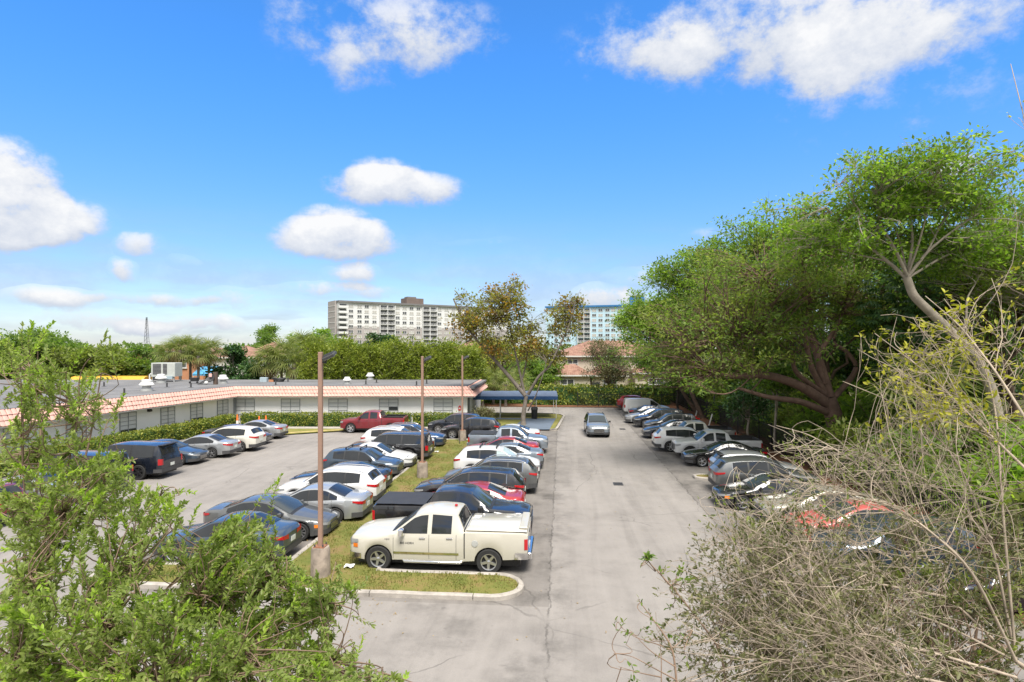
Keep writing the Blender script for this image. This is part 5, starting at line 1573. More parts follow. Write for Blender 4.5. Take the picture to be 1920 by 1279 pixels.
# ------------------------------------------------------------------ palms and trees behind the roof, left
for i, (px, py, y, h, lab) in enumerate([(318, 700, 74, 6.3, 'leftmost fan palm of the clump behind the rooftop cooler'), (338, 700, 73, 6.9, 'second fan palm of the clump behind the rooftop cooler'), (357, 700, 75, 7.1, 'middle fan palm of the clump behind the rooftop cooler'), (372, 700, 73, 6.2, 'fourth fan palm of the clump, before the blue awning'), (392, 700, 75, 6.7, 'rightmost fan palm of the clump behind the rooftop cooler')]):
    p = at(px, py, y); fan_palm(lab, (p[0], y, 0), h, 22, 1.35, 60 + i, dead=9)
for i, (px, y, h, rad, lab) in enumerate([(505, 74, 5.3, 1.6, 'squat fan palm left of the windbreak'), (528, 74, 6.0, 1.7, 'middle fan palm beside the windbreak'), (552, 73, 5.2, 1.6, 'bushy fan palm touching the windbreak'), (566, 78, 7.0, 1.7, 'tall fan palm rising over the windbreak end'), (593, 80, 7.0, 1.5, 'tall fan palm behind the windbreak end')]):
    fan_palm(lab, ((px - 960) / F_PX * y, y, 0), h, 26, rad, 70 + i, dead=10)
for i, (px, y, h, lab) in enumerate([(905, 72, 2.6, 'small fan palm behind the canopy, nearest the roof end'), (925, 74, 3.2, 'second small fan palm behind the canopy'), (948, 72, 2.7, 'third small fan palm behind the canopy, by the rusty tree'), (970, 76, 3.0, 'fan palm right of the rusty tree trunk')]):
    fan_palm(lab, ((px - 960) / F_PX * y, y, 0), h, 20, 1.15, 80 + i, dead=8)
tree('broadleaf_tree', 'feathery yellow-green tree behind the rusty-leaved tree', (-2.4, 78, 0), [(-2.4, 78, 0), (-2.4, 78, 2.2)], .18, [at(925, 668, 78) + (3.2, 2.5, 2.2), at(965, 660, 78) + (2.8, 2.5, 2.0)], 130, 40, .30, 'yellow', 'brown', 91, .75, 7, 2, lw=.34, second=('row', .55))
bgtrees = [
    # px, top py, y, half-width m, leaf, bark, label
    (20, 622, 78, 6.0, 'mid', 'mid-green tree at the far left beyond the roof'),
    (100, 628, 84, 5.5, 'mid', 'dark tree second from the left beyond the roof'),
    (165, 642, 80, 4.6, 'olive', 'olive tree left of the brown thicket beyond the roof'),
    (215, 652, 78, 4.2, 'olive', 'brownish thicket tree beyond the yellow bus'),
    (268, 652, 80, 3.8, 'mid', 'round green tree left of the rooftop cooler'),
    (440, 655, 77, 2.6, 'dark', 'dark round tree in front of the pale house'),
    (462, 672, 75, 2.2, 'dark', 'smaller dark tree right of the pale house front'),
    (500, 615, 128, 5.5, 'mid', 'distant green tree over the palms, left one'),
    (583, 624, 140, 6.5, 'fresh', 'distant pale green tree just left of the tower block'),
    (620, 642, 120, 6.0, 'mid', 'distant tree at the foot of the tower block'),
    (705, 632, 150, 5.0, 'dark', 'dark tree before the tower block, left one'),
    (735, 630, 150, 4.6, 'dark', 'dark tree before the tower block, right one'),
    (880, 645, 95, 5.0, 'olive', 'olive tree behind the windbreak end'),
    (1012, 668, 84, 2.4, 'mid', 'green tree beside the cream house, left'),

]
tgt_lib = {}
for i, (px, py, y, hw, lm, lab) in enumerate(bgtrees):
    t = at(px, py, y); x = t[0]; h = t[2]
    cz = h * .56; rz = h * .48
    tree('broadleaf_tree', lab, (x, y, 0), [(x, y, 0), (x, y, h * .28)], .2, [(x, y, cz, hw, hw * .9, rz), (x + hw * .3, y, cz + rz * .3, hw * .6, hw * .6, rz * .65), (x - hw * .4, y - .5, cz - rz * .1, hw * .55, hw * .5, rz * .7)], int(70 + 9 * hw * hw), 30, .30 + y * .0017, lm, 'grey', 100 + i, .42 + hw * .05, 7, 1, group='trees beyond the lot', shell=.5, pads=.25 + hw * .09)

# far wood along the horizon, read as one mass
g = np.random.default_rng(77)
pos = []
for x in np.arange(-420, 460, 5.5):
    y = 240 + 60 * math.sin(x * .013) + g.uniform(-25, 25); h = g.uniform(7.5, 10.5) * (y / 240) ** .3
    n = 150; d = unit(g.normal(size=(n, 3))); d[:, 2] = np.abs(d[:, 2]) - .25
    pos.append(np.array([x, y, h * .5]) + d * np.array([g.uniform(4, 6.5), 4, h * .5]))
for x in np.arange(-150, 30, 4.0):
    y = 108 + g.uniform(-8, 8); h = g.uniform(4.5, 6.3); n = 120; d = unit(g.normal(size=(n, 3))); d[:, 2] = np.abs(d[:, 2]) - .25
    pos.append(np.array([x, y, h * .5]) + d * np.array([3.5, 3, h * .5]))
pos = np.concatenate(pos); n = len(pos)
ln = g.uniform(.8, 1.9, n)
v, f = leaves_np(pos, g.normal(size=(n, 3)), np.array([0, -.4, 1.0]) + g.normal(size=(n, 3)) * .6, ln, ln * .8)
o = inst('far_wood', np_mesh('far_wood', v, f, LEAF['mid'])); tag(o, 'distant band of trees along the horizon', 'trees', kind='stuff')

# ------------------------------------------------------------------ right-hand wood
def tp(px, py, y): return at(px, py, y)
GR = 'trees behind the right-hand row'
# great gnarled tree with low spreading limbs
Y1 = 35.5
tk = [(20.6, Y1 + .4, .2), tp(1575, 820, Y1), tp(1562, 775, Y1), tp(1552, 745, Y1)]
ex = [([tp(1556, 760, Y1), tp(1500, 722, Y1 - .6), tp(1440, 702, Y1 - 1.2), tp(1370, 706, Y1 - 1.6), tp(1335, 700, Y1 - 1.8)], .34),
      ([tp(1556, 775, Y1), tp(1500, 752, Y1 - 1.0), tp(1440, 745, Y1 - 1.8), tp(1385, 728, Y1 - 2.4)], .24),
      ([tp(1556, 745, Y1), tp(1540, 690, Y1 + .3), tp(1525, 640, Y1 + .5), tp(1500, 600, Y1 + .6), tp(1470, 560, Y1 + .8), tp(1430, 520, Y1 + .8)], .30),
      ([tp(1560, 750, Y1), tp(1600, 705, Y1 - .4), tp(1607, 685, Y1 - .4), tp(1585, 655, Y1 - .3), tp(1560, 645, Y1), tp(1575, 600, Y1), tp(1590, 550, Y1)], .18),
      ([tp(1545, 720, Y1), tp(1530, 670, Y1), tp(1555, 635, Y1), tp(1580, 590, Y1 + .3), tp(1600, 545, Y1 + .5)], .2),
      ([tp(1548, 740, Y1), tp(1490, 700, Y1 - 1), tp(1484, 660, Y1 - 1), tp(1440, 620, Y1 - 1), tp(1390, 625, Y1 - 1), tp(1340, 640, Y1 - 1.2)], .16),
      ([tp(1548, 740, Y1), tp(1520, 690, Y1 - .2), tp(1510, 630, Y1 - .2), tp(1515, 560, Y1), tp(1500, 500, Y1)], .2)]
tree('gnarled_tree', 'old gnarled tree with red-brown trunk and low limbs over the parked cars', tk[0], tk, .62,
     [tp(1430, 545, Y1) + (4.0, 4, 3.2), tp(1340, 620, Y1 - 1) + (3.4, 3.2, 2.4), tp(1520, 510, Y1 + 1) + (3.6, 4, 2.8), tp(1400, 660, Y1 - 1.5) + (2.8, 3, 1.6), tp(1300, 690, Y1 - 1.5) + (1.7, 2, 1.3), tp(1590, 560, Y1 + 1) + (2.0, 3, 2.0)],
     560, 50, .23, 'olive', 'red', 201, .55, 10, 4, pads=1.15, group=GR, shell=.25, extra=ex, second=('mid', .4), limb_r=.30, lw=.42, twig_r=.016)
# tall pale-barked tree, upper right
Y2 = 28.0
tk = [(24.0, Y2, .2), tp(1860, 730, Y2), tp(1830, 668, Y2), tp(1760, 600, Y2), tp(1712, 555, Y2), tp(1700, 520, Y2)]
ex = [([tp(1703, 525, Y2), tp(1665, 490, Y2 + .5), tp(1625, 460, Y2 + .8), tp(1580, 425, Y2 + 1), tp(1550, 390, Y2 + 1)], 0.093),
      ([tp(1702, 520, Y2), tp(1680, 470, Y2 - .3), tp(1650, 420, Y2 - .5), tp(1640, 370, Y2 - .5)], 0.087),
      ([tp(1702, 515, Y2), tp(1712, 450, Y2), tp(1705, 390, Y2 + .3), tp(1700, 340, Y2 + .3)], 0.074),
      ([tp(1702, 520, Y2), tp(1740, 470, Y2 - .2), tp(1790, 430, Y2 - .4), tp(1850, 390, Y2 - .4)], 0.087),
      ([tp(1704, 520, Y2), tp(1770, 480, Y2 + .4), tp(1840, 455, Y2 + .6), tp(1890, 440, Y2 + .6)], 0.068),
      ([tp(1701, 518, Y2), tp(1690, 460, Y2 + .6), tp(1672, 410, Y2 + .9), tp(1668, 360, Y2 + 1)], .06), ([tp(1702, 515, Y2), tp(1722, 460, Y2 - .5), tp(1738, 400, Y2 - .8), tp(1745, 350, Y2 - .8)], .06),
      ([tp(1740, 470, Y2 - .2), tp(1765, 420, Y2 + .2), tp(1800, 370, Y2 + .5), tp(1812, 330, Y2 + .6)], .05), ([tp(1665, 490, Y2 + .5), tp(1620, 480, Y2 + 1), tp(1575, 470, Y2 + 1.4), tp(1540, 450, Y2 + 1.6)], .05), ([tp(1650, 430, Y2 - .4), tp(1615, 400, Y2 - .2), tp(1590, 365, Y2), tp(1575, 345, Y2)], .045),
      ([tp(1800, 640, Y2), tp(1812, 600, Y2), tp(1812, 560, Y2), tp(1830, 530, Y2 + .2)], 0.074)]
tree('tall_tree', 'tall pale-barked tree with an open fresh green crown at upper right', tk[0], tk, .25,
     [tp(1690, 355, Y2) + (3.3, 3.5, 1.7), tp(1590, 405, Y2 + 1) + (2.2, 2.6, 1.6), tp(1790, 360, Y2) + (3.0, 3.5, 1.7), tp(1890, 400, Y2) + (2.4, 3, 2.2), tp(1555, 440, Y2 + 1) + (1.7, 2.0, 1.3), tp(1560, 390, Y2 + 1.2) + (1.6, 1.8, 1.0), tp(1620, 345, Y2 + .6) + (1.8, 2.0, 1.0), tp(1660, 470, Y2 + 1.5) + (2.0, 2.2, 1.0), tp(1850, 312, Y2) + (1.0, 1.2, .7), tp(1840, 460, Y2 + 1) + (2.3, 2.6, 1.2)],
     500, 50, .21, 'fresh', 'pale', 202, .48, 10, 4, pads=.95, group=GR, shell=.2, extra=ex, second=('mid', .3), limb_r=.3, flat=.5)
wood = [
    ((29.0, 50.0), (28.6, 50, 2), [tp(1580, 690, 50) + (3.2, 3, 3.2), tp(1640, 700, 50) + (3.2, 3, 3.2), tp(1530, 700, 52) + (3.0, 3, 3.0)], 'dark', ('mid', .5), 'low dense dark tree filling the gap right of the gnarled trunk', 212, 260, 'dark', .28),
    ((33.5, 42.0), (33.0, 42, 2), [tp(1750, 700, 42) + (3.0, 3, 3.2), tp(1830, 700, 42) + (3.0, 3, 3.2), tp(1910, 690, 42) + (3, 3, 3.4)], 'dark', ('mid', .5), 'low dense dark tree under the pale leaning trunk', 213, 260, 'dark', .26),
    ((26.5, 64.0), (26.0, 64, 2), [tp(1400, 690, 64) + (4.2, 3, 3.6), tp(1470, 690, 62) + (3.6, 3, 3.6)], 'mid', ('dark', .5), 'low dense green tree behind the low limbs of the gnarled tree', 214, 260, 'dark', .30),
    # base (x, y), trunk top, blobs..., leaf, second, label, seed, n
    ((20.0, 62.0), (18.0, 62.0, 4.2), [tp(1235, 600, 62) + (4.0, 4, 2.6), tp(1190, 610, 61) + (2.2, 3, 1.6), tp(1275, 580, 63) + (2.8, 3, 1.9), tp(1225, 660, 61) + (2.4, 2.6, 1.5)], 'bright', ('mid', .25), 'light green feathery tree leaning over the far end of the right row', 203, 330, 'brown', .26),
    ((23.0, 55.0), (22.5, 55, 5), [tp(1320, 545, 55) + (4.2, 4, 3.4), tp(1280, 505, 55) + (2.8, 3, 1.8), tp(1390, 510, 55) + (4.0, 4, 3.2)], 'fresh', ('mid', .4), 'broad green tree behind the light feathery one', 204, 330, 'brown', .26),
    ((25.0, 46.0), (24.5, 46, 5), [tp(1450, 480, 46) + (4.2, 4, 2.6), tp(1530, 455, 46) + (4.0, 4, 2.8), tp(1610, 500, 45) + (3.4, 4, 2.6), tp(1400, 560, 46) + (3.4, 4, 2.6), tp(1390, 455, 47) + (2.6, 3, 1.5)], 'fresh', ('mid', .35), 'high green tree rising behind the gnarled one', 205, 340, 'brown', .24),
    ((28.0, 40.0), (27.0, 40, 4), [tp(1620, 540, 40) + (3.6, 4, 3.0), tp(1700, 600, 40) + (3.2, 4, 3.2)], 'mid', ('dark', .4), 'shaded green tree between the gnarled and the pale-barked tree', 206, 260, 'brown', .24),
    ((31.0, 36.0), (30.5, 36, 5), [tp(1800, 520, 36) + (3.8, 4, 3.4), tp(1890, 560, 36) + (3.2, 4, 3.6), tp(1750, 640, 36) + (2.6, 3, 2.0)], 'mid', ('fresh', .3), 'dense green tree low behind the pale-barked trunk', 207, 300, 'brown', .22),
    ((33.0, 31.0), (32.0, 31, 6), [tp(1960, 420, 31) + (3.2, 4, 2.8), tp(1900, 490, 31) + (2.4, 3, 2.0)], 'fresh', ('olive', .4), 'green tree cut by the right edge of the picture', 208, 230, 'pale', .2),
    ((30.0, 70.0), (29.0, 70, 4), [tp(1330, 610, 70) + (6.0, 5, 4.4), tp(1400, 600, 72) + (6, 5, 4.6)], 'mid', ('dark', .4), 'dark mass of a tree far behind the right row', 209, 280, 'dark', .34),
    ((40.0, 58.0), (39.5, 58, 4), [tp(1530, 600, 58) + (6.5, 5, 5.0), tp(1650, 620, 58) + (5.5, 5, 5)], 'dark', ('mid', .4), 'dark tree deep in the wood behind the gnarled one', 210, 300, 'dark', .32),
    ((44.0, 46.0), (43.5, 46, 4), [tp(1780, 620, 46) + (6, 5, 5.0), tp(1900, 600, 46) + (5, 5, 5.5)], 'dark', ('mid', .4), 'dark tree deep in the wood at the right edge', 211, 300, 'dark', .28),
]
for (bx_, by_), tpz, bl, lm, sec_, lab, sd, ncl, bark, lf in wood:
    b = (bx_, by_, .16)
    tree('broadleaf_tree', lab, b, [b, ((bx_ + tpz[0]) / 2 + .2, by_, tpz[2] * .5), tpz], .26, bl, int(ncl * 1.15), 54, lf * 1.12, lm, bark, sd, .60, 8, 3, group=GR, shell=.3, second=sec_, pads=1.25)
# leaning trunks at the far end of the bank
for px0, px1, y, lab, sd in ((1310, 1262, 60, 'leaning brown trunk with thin crown by the far cars', 221), (1318, 1285, 57, 'second leaning trunk close beside it', 222)):
    b = tp(px0, 765, y); b = (b[0], y, .25); f = tp(px1, 690, y)
    tree('leaning_tree', lab, b, [b, tp((px0 + px1) / 2 - 6, 735, y), f], .2, [tp(px1 - 10, 655, y) + (2.6, 2.5, 1.8)], 90, 34, .24, 'mid', 'brown', sd, .7, 6, 2, group=GR)
# slender verge trees
for px, yb, y, py0, lm, lab, sd, hw in ((1456, 0, 38.5, 730, 'mid', 'slender pale trunk on the litter bank behind the white pickup', 231, 1.2), (1405, 0, 42.5, 770, 'dark', 'young tree with large dark leaves on the bank', 232, 1.5), (1272, 0, 64, 720, 'mid', 'thick trunk half in shade behind the white van', 233, 2.2), (1226, 0, 73, 690, 'dark', 'thin dark-stemmed tree before the cream house', 234, 2.0)):
    t = tp(px, py0, y); x = t[0]
    tree('verge_tree', lab, (x, y, .2), [(x, y, .2), (x - .15, y, 1.2), (x + .05, y, max(1.6, t[2] - .3))], .13 if y > 45 else .10, [(x, y, t[2] + .5, hw, hw, hw * .9)], 70, 32, .26, lm, 'pale' if px in (1456, 1405) else 'dark', sd, .5, 5, 2, group=GR)
tree('round_tree', 'dull olive round-headed tree standing before the cream house', (12.3, 74, 0), [(12.3, 74, 0), (12.3, 74, 1.8)], .2, [tp(1138, 690, 74) + (2.5, 2.4, 2.2), tp(1130, 658, 74) + (2.1, 2.0, 1.5), tp(1155, 690, 74) + (1.9, 2, 1.7)], 200, 44, .24, 'dull', 'brown', 241, .6, 8, 3, second=('dark', .2), lw=.36)
# umbrella tree with big radial leaves
def umbrella_tree():
    g = np.random.default_rng(301)
    y = 32.5
    b = (22.4, y, .2); root = empty('umbrella_tree', b); tag(root, 'dark umbrella tree with big star-shaped leaves behind the twigs', 'tree', GR)
    MB().tube([(0, 0, 0), (.1, 0, 3), (-.4, 0, 6.5)], [.2, .15, .08], 8).build('trunk', BARK['dark'], root, smooth=60)
    pos = []; dr = []; nr = []; ln = []
    for i in range(210):
        c = np.array(tp(1690, 610, y)) + unit(g.normal(size=3)) * g.uniform(.5, 1.0) * np.array([2.5, 2.2, 3.6]) - np.array(b)
        up = unit(np.array([g.normal() * .35, g.normal() * .35 - .35, 1.0]))
        a = unit(np.cross(up, [1, .2, 0])); e = np.cross(up, a)
        for j in range(10):
            t = 2 * math.pi * j / 10
            pos.append(c); dr.append(a * math.cos(t) + e * math.sin(t) - up * .45); nr.append(up); ln.append(.42)
    ln = np.array(ln)
    v, f = leaves_np(np.array(pos), np.array(dr), np.array(nr), ln, ln * .30, 'oval')
    inst('crown', np_mesh('crown', v, f, LEAF['dark']), root)
umbrella_tree()
fan_palm('low fan palm with drooping grey-green fronds behind the twigs', (20.9, 29.5, .2), 4.6, 18, 1.7, 88, dead=0)
# undergrowth along the fence
sh = []
for v, lm in enumerate(('mid', 'mid', 'olive', 'fresh')):
    sh.append(tree('understorey_shrub', 'x', (0, 0, 0), [(0, 0, 0), (0, 0, .4)], .05, [(0, 0, 1.1, 1.3, 1.2, 1.05), (.6, .2, 1.7, .8, .8, .7)], 60, 30, .24, lm, 'brown', 250 + v, .45, 5, 2, group='understorey shrubs along the fence', cat='shrub'))
g = np.random.default_rng(9)
spots = []
for s in np.arange(20, 78, 2.4): spots.append((s + g.uniform(-.6, .6), 15.6 + g.uniform(-.2, .9), g.uniform(.8, 1.35)))
for s in np.arange(22, 80, 4.2): spots.append((s + g.uniform(-.8, .8), 19 + g.uniform(-.6, 2.5), g.uniform(1.3, 2.1)))
kinds = ['deep green', 'mid-green', 'olive', 'fresh green']
used = [False] * 4; seen_l = set()
for i, (s, t, sc) in enumerate(spots):
    v = int(g.integers(0, 4))
    p = P(s, t, .15)
    lv_ = [(19.5, 'the dark blue car'), (22, 'the faded red sedan'), (24.5, 'the beige sedan'), (27, 'the near black sedan'), (29.5, 'the three-row suv'), (32.2, 'the silver crossover'), (36.2, 'the glossy black sedan'), (39, 'the white pickup'), (41.3, 'the white suv'), (43.8, 'the pale grey pickup'), (47, 'the dark blue sedan'), (50, 'the dark grey crossover'), (53.3, 'the black crossover'), (56.2, 'the pale silver sedan'), (59, 'the dark far sedan'), (62.3, 'the white van'), (68.5, 'the bright red suv'), (76, 'the far picket fence')]
    near = min(lv_, key=lambda e: abs(e[0] - p[1]))[1]
    lab = kinds[v] + (' shrub just behind the fence, level with ' if t < 17.5 else ' tall shrub deeper in the wood, level with ') + near
    while lab in seen_l: lab = lab.replace('shrub', 'leafy shrub', 1)
    seen_l.add(lab)
    if not used[v]:
        used[v] = True; sh[v].location = p; sh[v].scale = (sc,) * 3; sh[v]['label'] = lab
    else: copy_thing(sh[v], p, float(g.uniform(0, 6)), float(sc), lab)
# far hedges
hedge('hedge', 'tall loose hedge at the far end of the driveway', [(2.6, 74.0), (19.5, 72.6)], 1.6, 2.3, 'hedge', 60, .26, 6, wavy=.18)
hedge('hedge', 'clipped hedge before the cream house windows', [(5.0, 79.5), (23.5, 79.0)], 1.2, 1.5, 'dull', 60, .25, 7)
hedge('hedge', 'low hedge behind the canopy and small palms', [(-7.0, 76.0), (2.2, 75.5)], 1.6, 1.6, 'mid', 60, .26, 8, wavy=.15)
# far fence in front of the tall hedge
def fence2():
    p0, p1 = Vector((8.0, 71.4, .05)), Vector((20.5, 70.4, .05)); d = p1 - p0
    root = empty('picket_fence', p0); tag(root, 'black picket fence across the far end behind the red suv', 'fence')
    mb = MB()
    for i in range(96): q = d * (i / 95); mb.box((q.x, q.y, .85), (.022, .022, 1.6))
    o = mb.build('pickets', M['black_plastic'], root); o['kind'] = 'stuff'
    for z in (.25, 1.5): MB().box((d.x / 2, d.y / 2, z), (d.length, .04, .04), math.atan2(d.y, d.x)).build('rail', M['black_plastic'], root)
    pm_ = MB().box((0, 0, .9), (.08, .08, 1.8)).mesh('post', M['black_plastic'])
    for i in range(6): q = d * (i / 5); inst('post', pm_, root, (q.x, q.y, 0))
fence2()
# ------------------------------------------------------------------ buildings in the distance
M['tower_white'] = plain('white_tower_paint', (0.636, 0.636, 0.628), 0.8, vary=0.05, scale=.3, coords='P')
M['tower_taupe'] = plain('taupe_tower_paint', (0.361, 0.331, 0.318), 0.8, vary=0.06, scale=.3, coords='P')
M['tower_cornice'] = plain('dark_cornice', (0.16, 0.155, 0.155), 0.7, vary=.1, scale=.3, coords='P')
M['tower_blue_white'] = plain('bluish_white_paint', (0.44, 0.60, 0.70), 0.8, vary=0.05, scale=.3, coords='P')
M['tower_blue'] = plain('blue_tower_paint', (0.025, 0.15, 0.36), 0.7, vary=0.1, scale=.3, coords='P')
M['brown_block'] = plain('brown_penthouse', (0.15, 0.115, 0.10), 0.85, vary=.15, scale=.5, coords='P')
M['far_glass'] = plain('distant_window_glass', (0.09, 0.095, 0.10), 0.25, vary=.5, scale=.2, coords='P')
M['far_blind'] = plain('distant_window_blind', (0.42, 0.41, 0.38), 0.5, vary=.2, scale=.2, coords='P')

def tower(name, label, p0, p1, depth, H, floors, fh, top_row, cols, balc, mats, n_low, penthouse):
    """p0, p1: near and far foot of the long front; cols and balc: picture columns of windows and balcony stacks"""
    A = Vector(p0 + (0,)); Bv = Vector(p1 + (0,)); d = Bv - A; L = d.length; d.normalize()
    back = Vector((-d.y, d.x, 0)); rz = math.atan2(d.y, d.x)
    root = empty(name, A, rz); tag(root, label, 'building')
    wall, wall2, corn = mats
    zs = top_row - fh * n_low + fh * .5
    MB().box((L / 2, depth / 2, (zs + H) / 2), (L, depth, H - zs)).build('upper_wall', wall, root)
    MB().box((L / 2, depth / 2, zs / 2), (L, depth, zs)).build('lower_wall', wall2, root)
    MB().box((L / 2, depth / 2 - .2, H + .35), (L + .6, depth + 1.4, .9)).build('cornice', corn, root)
    def q_of(px):
        # along-front distance of the picture column px
        k = (px - 960) / F_PX
        return (k * A.y - A.x) / (d.x - k * d.y)
    g = np.random.default_rng(int(L))
    wm = {}
    def wmesh(w, kind):
        if (w, kind) not in wm:
            wm[(w, kind)] = (MB().box((0, -.03, 0), (w, .06, 1.35)).mesh('window', M['far_blind'] if kind else M['far_glass']),
                             MB().box((-w / 2 + .03, -.08, 0), (.12, .06, 1.5)).box((w / 2 - .03, -.08, 0), (.12, .06, 1.5)).box((0, -.08, 0), (.12, .06, 1.35)).box((0, -.09, -.72), (w + .3, .14, .14)).mesh('frame', M['tower_white']))
        return wm[(w, kind)]
    for px in cols:
        q = q_of(px)
        for r_ in range(floors):
            z = top_row - r_ * fh
            a, b = wmesh(2.3, int(g.random() < .45))
            o = inst('window', a, root, (q, 0, z)); inst('frame', b, o)
    for (px0, px1) in balc:
        q0, q1 = q_of(px0), q_of(px1); w = q1 - q0
        sl = MB().box((0, -.75, 0), (w, 1.6, .22)).mesh('balcony', M['tower_white'])
        rl = MB()
        for z in (.3, .65, 1.0): rl.box((0, -1.5, z), (w, .06, .08))
        for x in np.linspace(-w / 2, w / 2, 6): rl.box((x, -1.5, .55), (.09, .07, 1.1))
        rl = rl.mesh('railing', M['tower_white'])
        dr_ = MB().box((0, -.02, 0), (w - .8, .05, 2.0)).mesh('glass_door', M['far_glass'])
        fin = MB().box((0, 0, 0), (.22, 1.6, H - .8)).mesh('balcony_fin', M['tower_white'])
        for x in (q0, (q0 + q1) / 2, q1): inst('balcony_fin', fin, root, (x, -.78, (H - .8) / 2))
        for r_ in range(floors):
            z = top_row - r_ * fh
            o = inst('balcony', sl, root, ((q0 + q1) / 2, 0, z - 1.15))
            inst('railing', rl, o)
            inst('glass_door', dr_, root, ((q0 + q1) / 2, -.02, z - .05))
    if penthouse:
        a, b, h, m = penthouse
        qa, qb = q_of(a), q_of(b)
        o = MB().box(((qa + qb) / 2, depth * .55, H + .8 + h / 2), (qb - qa, depth * .5, h)).build('penthouse', m, root)
        MB().box(((qa + qb) / 2 - 1.5, depth * .5, H + .8 + h + .4), ((qb - qa) * .5, depth * .3, .8)).build('cap', M['tower_cornice'], o)
    return root, L
rt, Lt = tower('tower_block', 'long white and taupe apartment block rising behind the windbreak', (-86, 291), (-2, 350), 14.7, 29.9, 11, 2.56, 28.1,
      [658, 674, 687.5, 702, 745.5, 758.5, 771.5, 784.5, 824, 837, 850, 862, 899, 911, 923, 934], [(711, 739), (791, 818), (870, 893)], (M['tower_white'], M['tower_taupe'], M['tower_cornice']), 4.45, (769, 801, 3.4, M['brown_block']))
# its left end: stair tower, white bands, corner balconies
MB().box((-.45, 8.5, 15.4), (.8, 11, 30.8)).build('stair_wall', M['tower_taupe'], rt)
for i in range(10): MB().box((-.9, 8.5, 3.0 + i * 2.8), (.12, 11.0, .22)).build('band', M['tower_white'], rt)
sl = MB().box((0, 0, 0), (4.4, 3.0, .22)).mesh('balcony', M['tower_white']); rl = MB().box((0, -1.45, .6), (4.4, .08, .9)).box((-2.15, 0, .6), (.08, 2.9, .9)).mesh('railing', M['tower_white']); gd = MB().box((0, -.02, 0), (3.4, .05, 1.9)).mesh('glass_door', M['far_glass'])
for i in range(11):
    z = 28.1 - i * 2.56
    o = inst('balcony', sl, rt, (1.6, -1.2, z - 1.15)); inst('railing', rl, o); inst('glass_door', gd, rt, (2.2, -.02, z))
tower('tower_block', 'pale blue-white apartment block with a bright blue roof band', (19, 328), (92, 306), 15, 29.5, 10, 2.72, 27.6,
      [1043, 1054, 1066, 1114, 1126, 1139, 1150, 1162, 1174, 1186, 1197, 1208], [(1084, 1107)], (M['tower_blue_white'], M['tower_blue_white'], M['tower_blue']), 2, (1178, 1206, 4.4, M['tower_blue']))

M['clay_roof'] = None
def clay_roof():
    m, k, b = new_mat('clay_barrel_roof')
    pos = k.new('ShaderNodeNewGeometry').outputs['Position']
    w = k.new('ShaderNodeTexWave', wave_type='BANDS', bands_direction='X'); w.inputs['Scale'].default_value = 1.1; w.inputs['Distortion'].default_value = .4
    k.l.new(pos, w.inputs['Vector'])
    n = k.noise(pos, 1.6, 5, .7)
    c = k.ramp(n, [(.3, (0.17, 0.085, 0.062)), (.5, (0.26, 0.14, 0.10)), (.7, (0.36, 0.22, 0.16))])
    k.l.new(c, b.inputs['Base Color']); b.inputs['Roughness'].default_value = .85
    bp = k.new('ShaderNodeBump'); bp.inputs['Distance'].default_value = .08; bp.inputs['Strength'].default_value = .8
    k.l.new(w.outputs[0], bp.inputs['Height']); k.l.new(bp.outputs[0], b.inputs['Normal'])
    return m
M['clay_roof'] = clay_roof()
M['cream_wall'] = plain('cream_stucco', (0.499, 0.447, 0.361), .85, vary=.08, scale=.6, coords='P')
M['pale_wall'] = plain('pale_stucco', (0.568, 0.559, 0.516), .85, vary=.06, scale=.6, coords='P')
M['orange_wall'] = plain('orange_brick_wall', (0.430, 0.202, 0.112), .85, vary=.12, scale=.8, coords='P')
def hip(mb, x0, x1, y0, y1, z0, rise, ov=.5):
    x0 -= ov; x1 += ov; y0 -= ov; y1 += ov
    m = min(x1 - x0, y1 - y0) / 2
    if x1 - x0 >= y1 - y0: r0, r1 = (x0 + m, (y0 + y1) / 2), (x1 - m, (y0 + y1) / 2)
    else: r0, r1 = ((x0 + x1) / 2, y0 + m), ((x0 + x1) / 2, y1 - m)
    vs = [(x0, y0, z0), (x1, y0, z0), (x1, y1, z0), (x0, y1, z0), (r0[0], r0[1], z0 + rise), (r1[0], r1[1], z0 + rise)]
    if x1 - x0 >= y1 - y0: fs = [(0, 1, 5, 4), (1, 2, 5), (2, 3, 4, 5), (3, 0, 4), (3, 2, 1, 0)]
    else: fs = [(0, 1, 4), (1, 2, 5, 4), (2, 3, 5), (3, 0, 4, 5), (3, 2, 1, 0)]
    mb.add(vs, fs)
